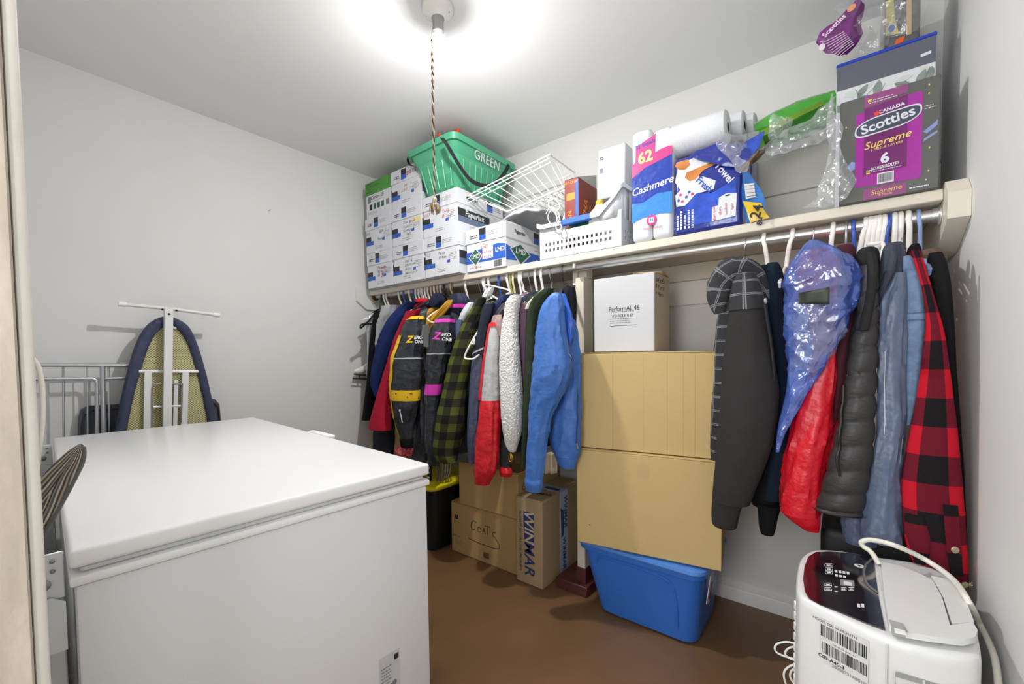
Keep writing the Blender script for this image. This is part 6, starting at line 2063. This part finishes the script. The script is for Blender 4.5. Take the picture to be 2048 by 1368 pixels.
sleeve(t, q, -.63, fab('dark_hem', (50, 48, 50)), .7, 37, .05, .5, 'hem_panel')
q = [(934, 998, 1024), (944, 998, 1026), (952, 1000, 1022)]
sleeve(t, q, -.635, M_RED, .7, 38, .05, .5, 'hem_band')
q = [(606, 1006, 1030), (620, 994, 1026), (635, 986, 1014), (650, 981, 1006)]
sleeve(t, q, -.64, fab('charcoal_hood', (74, 72, 78)), .8, 39, .1, .8, 'hood')
q = [(630, 988, 1004), (645, 984, 1006), (660, 988, 1006), (672, 994, 1005)]
sleeve(t, q, -.685, mat('lining_check', (168, 140, 136), .9, 0, .35, 40, .3), .5, 40, .12, .8, 'lining')
# white sherpa
M_SHP = mat('white_sherpa', (232, 230, 226), .95, 0, .05, 60, 1.0, 130, None, .1, .4, 0, .012)
r = [(590, 1022, 1044), (604, 1012, 1042), (628, 1008, 1038), (660, 1003, 1037), (700, 1000, 1040), (740, 999, 1042), (790, 1000, 1046), (836, 1002, 1046), (868, 1006, 1043), (888, 1010, 1037), (900, 1016, 1033), (904, 1020, 1030)]
t = garment('sherpa_jacket', 'fluffy white sherpa jacket with gold zip ring at sleeve end', 'jacket', r, YL - .05, GL)
o, L = sleeve(t, r, YL - .05, M_SHP, .85, 41, .045, .3)
md = o.modifiers.new('sub', 'SUBSURF'); md.levels = md.render_levels = 2
tx_ = D.textures.new('sherpa_tex', 'CLOUDS'); tx_.noise_scale = .0065; tx_.noise_depth = 2
md = o.modifiers.new('fluff', 'DISPLACE'); md.texture = tx_; md.strength = .006; md.texture_coords = 'LOCAL'
body(t, midx(r[2:6], YL) + .05, M_SHP, .80, .03, .19, seed=42)
M_GOLDM = mat('gold_metal', (214, 170, 60), .25, 1)
c = PY(1021, 915, YL - .06)
ring = [c + V((.010 * math.cos(a), 0, .018 * math.sin(a))) for a in [2 * PI * i / 20 for i in range(21)]]
obj('zip_ring', MB().tube(ring, .0026, 6), M_GOLDM, t)
obj('zip_pull', MB().tube([c + V((.002, 0, .018)), c + V((.004, -.004, -.004))], .003, 6), M_GOLDM, t)
# mauve
r = [(606, 1040, 1058), (625, 1036, 1056), (660, 1037, 1054), (700, 1040, 1052), (745, 1044, 1051), (790, 1046, 1050)]
t = garment('mauve_cardigan', 'dusty mauve cardigan between sherpa and dark green jacket', 'cardigan', r, YL, GL)
sleeve(t, r, YL, fab('mauve_knit', (128, 100, 120)), .7, 43)
body(t, PY(1062, 650, RY).x, fab('mauve_knit_b', (128, 100, 120)), .92, .022, .18, seed=44)
# cream collar
M_OWH = fab('off_white_fleece', (216, 210, 196), .95)
# dark green corduroy
M_CRD = mat('green_corduroy', (52, 62, 46), .95, 0, .15, 30, .7, 40, (8, 8, .6), .1)
r = [(578, 1086, 1108), (592, 1068, 1100), (608, 1060, 1090), (630, 1055, 1078), (660, 1052, 1073), (730, 1050, 1069), (800, 1046, 1064), (871, 1043, 1056), (920, 1041, 1052), (936, 1042, 1051)]
t = garment('corduroy_jacket', 'dark green corduroy jacket with off-white collar', 'jacket', r, YL - .03, GL)
sleeve(t, r, YL - .03, M_CRD, .85, 45, .06)
body(t, PY(1098, 650, RY).x, M_CRD, .72, .032, .20, seed=46)
q = [(578, 1084, 1098), (590, 1070, 1088), (604, 1056, 1070), (618, 1050, 1058)]
sleeve(t, q, -.68, M_OWH, .5, 47, .08, .4, 'collar')
# blue windbreaker
M_BLU = fab('blue_nylon', (66, 112, 186), .5, 0, .7, 18, .4, .04, .05, None, .014)
r = [(586, 1104, 1122), (596, 1094, 1125), (612, 1084, 1128), (635, 1077, 1131), (665, 1073, 1134), (695, 1071, 1138), (722, 1069, 1142), (742, 1067, 1143), (766, 1065, 1137), (795, 1062, 1122), (825, 1059, 1107), (860, 1057, 1098), (900, 1054, 1092), (935, 1052, 1088), (958, 1051, 1086)]
t = garment('blue_windbreaker', 'cornflower blue windbreaker with elasticated cuff, beside the post', 'jacket', r, YL - .07, GL)
o, L = sleeve(t, r, YL - .07, M_BLU, .75, 48, .055, .9)
cuff(t, [(956, 1051, 1086), (964, 1049, 1087), (974, 1050, 1086), (981, 1052, 1084)], YL - .07, M_BLU, .75, 49, 14)
q = [(640, 1122, 1150), (680, 1124, 1156), (720, 1126, 1160), (760, 1122, 1162), (800, 1112, 1163), (840, 1104, 1163), (870, 1102, 1163), (895, 1104, 1161), (912, 1110, 1158)]
o, LB = sleeve(t, q, -.60, M_BLU, .8, 50, .07, .9, 'body')
cuff(t, [(908, 1110, 1158), (916, 1112, 1156), (928, 1116, 1152), (936, 1122, 1149)], -.60, M_BLU, .7, 51, 20, 'hem')
obj('pocket_zip', LB.patch(.42, .80, -28, -24, .004, 2), mat('zip_navy', (36, 56, 104), .5), t)
obj('zip_pull', MB().tube([LB.pos(.80, math.radians(-26), .006), LB.pos(.86, math.radians(-22), .008)], .003, 6), M_STEEL, t)
M_BLU2 = fab('bright_blue_lining', (44, 98, 206), .4, 0, .5, 40, .5, .1, .1, None, .006)
q = [(588, 1116, 1130), (604, 1118, 1136), (625, 1120, 1143), (645, 1122, 1147), (665, 1126, 1146), (685, 1132, 1142)]
sleeve(t, q, -.665, M_BLU2, .5, 52, .10, .9, 'collar')
obj('elbow_piping', L.patch(.385, .395, 0, 46, .004, 8, skew=.04), M_PIPE, t)
# dark jacket on black hanger next to the post
r = [(575, 1128, 1150), (590, 1122, 1152), (620, 1128, 1153), (660, 1134, 1152), (700, 1138, 1150)]
t = garment('black_blazer', 'black blazer on a black hanger tight against the post', 'blazer', r, -.52, GL)
sleeve(t, r, -.52, fab('black_wool', (26, 27, 34)), .9, 53)
obj('hanger_shoulder', MB().tube([PY(1120, 592, -.60), PY(1126, 574, -.5), PY(1133, 569, -.44), PY(1145, 578, -.38)], .008, 8, 4), M_BLACKH, t)

# ---------------------------------------------------------------- right of the post
# plaid-lined hoodie
M_HOOD = check_lines('charcoal_check', (42, 43, 46), (150, 150, 154), .052, .055)
M_CHA = fab('charcoal_sweat', (50, 48, 48), .95)
r = [(545, 1474, 1506), (560, 1468, 1514), (590, 1462, 1524), (628, 1458, 1532), (660, 1454, 1538), (700, 1449, 1545), (742, 1445, 1553), (790, 1442, 1560), (830, 1439, 1558), (870, 1436, 1550), (913, 1433, 1538), (950, 1430, 1522), (985, 1427, 1508), (1004, 1425, 1500)]
t = garment('hooded_jacket', 'charcoal hooded jacket with grey checked hood and plain sleeves', 'hoodie', r, YR_, GR)
o, L = sleeve(t, r, YR_, M_CHA, .8, 60, .035, .5)
obj('checked_shoulder', L.patch(.02, .215, -172, -2, .004, 22), M_HOOD, t)
cuff(t, [(1000, 1425, 1494), (1010, 1424, 1484), (1030, 1423, 1478), (1048, 1424, 1474), (1054, 1428, 1470)], YR_, M_CHA, .8, 61, 22)
q = [(570, 1448, 1500), (640, 1434, 1500), (700, 1427, 1500), (760, 1423, 1500), (820, 1418, 1500), (880, 1415, 1490), (920, 1416, 1480)]
sleeve(t, q, -.42, M_HOOD, .9, 62, .03, .4, 'body')
q = [(820, 1412, 1440), (850, 1408, 1440), (880, 1408, 1436), (900, 1410, 1432), (915, 1411, 1428)]
sleeve(t, q, -.36, M_CHA, .8, 63, .05, .4, 'rear_cuff')
q = [(560, 1518, 1540), (640, 1524, 1550), (720, 1530, 1560), (800, 1532, 1564), (880, 1530, 1562), (960, 1512, 1556), (1005, 1500, 1552)]
sleeve(t, q, -.52, fab('charcoal_front', (34, 33, 36)), .8, 64, .05, .5, 'front_panel')
hp = [(1538, 648), (1532, 612), (1520, 575), (1502, 550), (1478, 540), (1456, 548), (1441, 570), (1436, 598), (1440, 626)]
hr = [5, 9, 15, 21, 24, 25, 22, 19, 10]
A_ = crom([PY(a, b, -.60 + .05 * abs(i - 4) / 4 * (1 if i < 4 else -.4)) for i, (a, b) in enumerate(hp)], 6)
H_ = crom([V((h, 0, 0)) for h in hr], 6)
R, uvl = [], []
ln = 0
for i, c in enumerate(A_):
    if i: ln += (c - A_[i - 1]).length
    tt_ = (A_[min(i + 1, len(A_) - 1)] - A_[max(i - 1, 0)]).normalized()
    nn = V((0, -1, 0)).cross(tt_).normalized()
    rad = H_[i].x * .00185
    R.append([c + (nn * math.cos(2 * PI * k / 24) + V((0, -1, 0)) * .8 * math.sin(2 * PI * k / 24)) * rad * (1 + .09 * noise.noise(V((i * .3, math.cos(2 * PI * k / 24) * 1.5, math.sin(2 * PI * k / 24) * 1.5)))) for k in range(24)])
    uvl.append((2 * PI * rad, ln))
obj('hood', MB().rings(R, True, True, uvl), M_HOOD, t)
obj('zip_tape', MB().tube([PY(1529, 600, -.665), PY(1535, 640, -.655), PY(1543, 690, -.645), PY(1550, 760, -.635)], .005, 6, 4), mat('zip_black', (18, 18, 20), .5), t)
obj('zip_pull', MB().ball(PY(1531, 602, -.675), .005, 8, 5, (1, 1, 2)), M_STEEL, t)
# dark navy sweatshirt
M_MID = fab('midnight_navy', (22, 34, 48), .95)
r = [(526, 1534, 1556), (538, 1526, 1562), (560, 1524, 1567), (600, 1528, 1571), (650, 1534, 1575), (720, 1542, 1578), (800, 1548, 1580), (870, 1546, 1578), (940, 1536, 1570), (1000, 1526, 1562)]
t = garment('navy_sweatshirt', 'midnight navy sweatshirt behind the checked hood', 'sweatshirt', r, -.55, GR)
sleeve(t, r, -.55, M_MID, .9, 65, .05)
q = [(930, 1514, 1556), (975, 1508, 1556), (1005, 1506, 1560), (1015, 1510, 1556)]
sleeve(t, q, -.53, fab('black_jersey', (14, 14, 16)), .8, 66, .05, .5, 'lower_sleeve')
cuff(t, [(1010, 1514, 1562), (1030, 1516, 1556), (1055, 1518, 1551), (1069, 1522, 1547)], -.56, fab('black_rib', (15, 15, 17)), .8, 67, 18)
q = [(530, 1522, 1534), (545, 1520, 1530), (556, 1521, 1528)]
sleeve(t, q, -.57, M_MID, .8, 68, .08, .4, 'collar')
# red puffer under blue film
M_REDN = fab('scarlet_nylon', (206, 18, 38), .4, 0, .8, 18, .45, .04, .1, None, .016)
r = [(500, 1606, 1660), (530, 1594, 1684), (560, 1596, 1686), (620, 1612, 1682), (680, 1624, 1678), (742, 1616, 1674), (799, 1600, 1670), (856, 1582, 1663), (913, 1568, 1652), (960, 1562, 1645), (1000, 1559, 1641), (1028, 1560, 1640)]
t = garment('scarlet_jacket', 'scarlet red windbreaker half covered by blue plastic film', 'jacket', r, YR_ + .01, GR)
o, L = sleeve(t, r, YR_ + .01, M_REDN, .75, 70, .06, 1.0)
cl_ = prows(YR_ + .01, [(1022, 1560, 1640), (1034, 1568, 1640), (1048, 1585, 1640), (1062, 1608, 1638)], .7)
Lc = Loft(cl_, .05, 7, 71, 4, 48, 0, 18)
obj('cuff', Lc.mesh(), M_REDN, t)
body(t, PY(1665, 700, RY).x, M_REDN, .80, .04, .20, seed=72)
# blue translucent film over it
M_BFILM = film('blue_film', (112, 150, 240), .30, .10, (186, 202, 252), 22)
r = [(480, 1618, 1632), (488, 1608, 1650), (510, 1590, 1688), (535, 1577, 1710), (558, 1571, 1721), (580, 1570, 1719), (605, 1572, 1711), (640, 1572, 1694), (675, 1572, 1678), (710, 1575, 1662), (745, 1577, 1640), (780, 1575, 1617), (810, 1568, 1602), (840, 1560, 1585), (870, 1554, 1570), (905, 1551, 1558)]
t = garment('plastic_garment_cover', 'translucent blue plastic cover pulled over the scarlet jacket', 'plastic cover', r, YR_ - .03, GR)
L = Loft(prows(YR_ - .03, r, .62), .10, 14, 73, 8, 72, 1.6)
obj('film', L.mesh(), M_BFILM, t, ang=180)
L = Loft(prows(YR_ - .04, [(600, 1580, 1690), (640, 1580, 1690), (690, 1580, 1672), (740, 1584, 1636)], .6), .16, 16, 75, 6, 60, 2.0)
obj('inner_fold', L.mesh(cap=False), film('pale_film', (170, 188, 236), .18, .10, None, 22), t, ang=180)
L = Loft(prows(-.60, [(575, 1600, 1660), (600, 1598, 1664), (640, 1600, 1660)], .5), .1, 8, 76, 5, 28, .8)
tg = thing('folded_label', 'dark printed label seen through the blue plastic cover', 'label', PY(1628, 600, -.66))
obj('label', MB().grid(lambda u, v: PY(1597 + 62 * u, 586 + 22 * v - 12 * u * (1 - v), -.715 + .01 * math.sin(u * 5)), 10, 4), mat('dark_print', (46, 52, 40), .6, 0, .4, 40), tg, solid=.001)
# maroon jacket
M_MRN = fab('maroon_cotton', (74, 34, 44), .8)
r = [(490, 1676, 1704), (500, 1668, 1710), (520, 1668, 1712), (560, 1674, 1714), (628, 1672, 1712), (685, 1668, 1704), (742, 1664, 1694), (800, 1662, 1682), (850, 1660, 1674), (900, 1656, 1666)]
t = garment('maroon_shirt', 'maroon shirt between blue plastic cover and quilted vest', 'shirt', r, -.585, GR)
sleeve(t, r, -.585, M_MRN, .85, 77, .06)
# quilted vest
M_QLT = fab('black_quilt', (46, 44, 43), .5, 0, .4, 36, .4, .08, .05, (1, 1, 2), .005)
r = [(530, 1720, 1757), (560, 1718, 1758), (600, 1716, 1758), (640, 1712, 1758), (685, 1702, 1757), (742, 1693, 1755), (799, 1684, 1753), (856, 1673, 1750), (913, 1659, 1746), (970, 1645, 1737), (1015, 1632, 1728), (1026, 1631, 1727)]
t = garment('quilted_vest', 'black quilted puffer vest with side zip', 'vest', r, YR_ - .02, GR)
L = Loft(prows(YR_ - .02, r, .6), .03, 9, 78, 8, 40, .6)
# quilting: pull the cloth in along the stitch lines
pos0 = L.pos
SEG = 13
def qpos(t_, th, off=0):
    p = pos0(t_, th, off)
    c, rad, l = L.at(t_)
    ph = (t_ * SEG + .12 * math.cos(th)) % 1
    puff = math.sin(PI * ph) ** .5 if t_ > .12 else .8
    d_ = V((p.x - c.x, p.y - c.y, 0))
    return p + d_.normalized() * (.0065 * (puff - .8)) if d_.length > 1e-6 else p
L.pos = qpos
obj('body', L.mesh(m=150), M_QLT, t)
obj('hem_band', L.patch(.955, .995, -178, 60, .006, 24, 3), M_QLT, t)
zp = [L.pos(.50 + .028 * i, math.radians(-148 + 3 * i), .006) for i in range(9)]
obj('pocket_zip', MB().tube(zp, .0035, 6, 3), mat('zip_black2', (16, 16, 18), .4), t)
obj('zip_pull', MB().tube([zp[-1], zp[-1] + V((.0, -.006, -.02)), zp[-1] + V((.006, -.006, -.055))], [.006, .004, .0035, .003, .003], 8, 2), M_BLACK, t)
q = [(495, 1724, 1748), (502, 1716, 1756), (520, 1714, 1758), (545, 1716, 1759), (575, 1716, 1752), (620, 1710, 1740), (680, 1696, 1722), (740, 1688, 1708)]
sleeve(t, q, -.60, fab('black_collar', (34, 33, 33), .7), .9, 79, .09, .8, 'collar')
q = [(505, 1732, 1752), (540, 1735, 1757), (600, 1730, 1750), (660, 1716, 1738)]
sleeve(t, q, -.655, fab('black_facing', (40, 39, 39), .7), .7, 80, .06, .5, 'front_edge')
# slate rain jacket
M_SLR = fab('slate_rain', (92, 104, 128), .42, 0, .8, 14, .45, .04, .05, None, .016)
M_SLD = fab('slate_collar', (62, 66, 78), .6)
r = [(545, 1790, 1812), (570, 1778, 1814), (600, 1762, 1814), (640, 1757, 1812), (685, 1755, 1810), (742, 1755, 1808), (800, 1755, 1809), (856, 1754, 1808), (913, 1745, 1804), (970, 1736, 1800), (1027, 1727, 1803), (1062, 1722, 1806), (1082, 1722, 1808)]
t = garment('slate_rain_jacket', 'shiny slate blue rain jacket beside the quilted vest', 'jacket', r, YR_ - .01, GR)
o, L = sleeve(t, r, YR_ - .01, M_SLR, .8, 81, .07, 1.1)
obj('pale_piping', L.patch(.36, .60, -118, -115, .004, 2, skew=0), M_PIPE, t)
obj('pale_piping', L.patch(.60, .68, -40, -37, .004, 2), M_PIPE, t)
q = [(1030, 1684, 1745), (1050, 1684, 1750), (1075, 1688, 1752), (1088, 1692, 1750)]
sleeve(t, q, -.58, M_SLR, .8, 82, .08, .8, 'lower_body')
q = [(485, 1776, 1802), (496, 1768, 1808), (515, 1764, 1812), (545, 1760, 1806), (575, 1756, 1786), (610, 1754, 1772)]
sleeve(t, q, -.60, M_SLD, .8, 83, .1, .9, 'collar')
# denim jacket
M_DEN = mat('washed_denim', (112, 134, 164), .9, 0, .22, 45, .6, 320, None, .15)
r = [(512, 1806, 1822), (530, 1806, 1832), (560, 1808, 1842), (600, 1809, 1847), (640, 1809, 1849), (665, 1809, 1849), (700, 1809, 1846), (742, 1809, 1841), (799, 1811, 1833), (850, 1812, 1820)]
t = garment('denim_jacket', 'washed blue denim jacket next to the red plaid', 'jacket', r, YR_, GR)
o, L = sleeve(t, r, YR_, M_DEN, .85, 84, .05)
M_STI = mat('denim_seam', (84, 100, 128), .9)
obj('seam_band', L.patch(.405, .445, -178, 0, .003, 14), M_DEN, t)
for q in (.405, .445): obj('stitch_line', L.patch(q - .003, q + .003, -178, 0, .0045, 14, 1), M_STI, t)
# red buffalo plaid
M_RPL = plaid('buffalo_plaid', (202, 24, 44), (112, 22, 40), (28, 24, 26), .074, .95, (.25, .35))
r = [(500, 1822, 1840), (530, 1830, 1850), (570, 1842, 1862), (610, 1849, 1874), (645, 1852, 1884), (685, 1849, 1893), (742, 1842, 1901), (799, 1832, 1908), (856, 1821, 1915), (913, 1810, 1921), (970, 1802, 1926), (1027, 1803, 1931), (1084, 1808, 1936), (1125, 1820, 1938), (1150, 1840, 1938), (1158, 1850, 1936)]
t = garment('buffalo_plaid_jacket', 'red and black buffalo plaid jacket near the right wall', 'jacket', r, YR_ - .02, GR)
L = Loft(prows(YR_ - .02, r, .55), .045, 7, 85, 6, 44, .5)
L.per = .42
obj('sleeve', L.mesh(), M_RPL, t)
q = [(488, 1822, 1838), (497, 1816, 1842), (510, 1814, 1844), (524, 1822, 1846), (536, 1832, 1850)]
sleeve(t, q, -.58, M_RPL, .9, 86, .08, .5, 'collar')
obj('cuff_placket', L.patch(.70, .90, -75, -45, .005, 6), M_RPL, t)
M_SNAP = mat('brass_snap', (206, 190, 160), .25, .8)
for tt_, dg in ((.80, -60), (.955, -48), (.965, -22)):
    Fm = L.frame_at(tt_, dg, .006)
    b_ = obj('snap_button', MB().lathe([(.0085, 0), (.0085, .002), (.006, .0035), (.0025, .003), (.002, .0045)], Fm, 16), M_SNAP, t)
q = [(1030, 1808, 1850), (1070, 1812, 1862), (1100, 1820, 1862), (1128, 1828, 1850)]
sleeve(t, q, -.665, M_RPL, .35, 87, .03, .3, 'lower_cuff')
# black jacket against the wall
r = [(505, 1858, 1884), (520, 1854, 1890), (545, 1856, 1897), (571, 1862, 1902), (628, 1876, 1907), (685, 1890, 1911), (742, 1896, 1914), (800, 1902, 1919), (856, 1906, 1923), (913, 1912, 1927), (970, 1917, 1930), (1040, 1922, 1933), (1100, 1926, 1936)]
t = garment('black_jacket', 'black jacket squeezed against the right wall', 'jacket', r, -.55, GR)
sleeve(t, r, -.55, fab('black_softshell', (28, 27, 28), .8), .8, 88, .05)
q = [(498, 1846, 1880), (506, 1842, 1892), (514, 1844, 1896), (522, 1850, 1894)]
sleeve(t, q, -.50, mat('brown_cap', (96, 76, 62), .6), .8, 89, .06, .5, 'collar_lining')
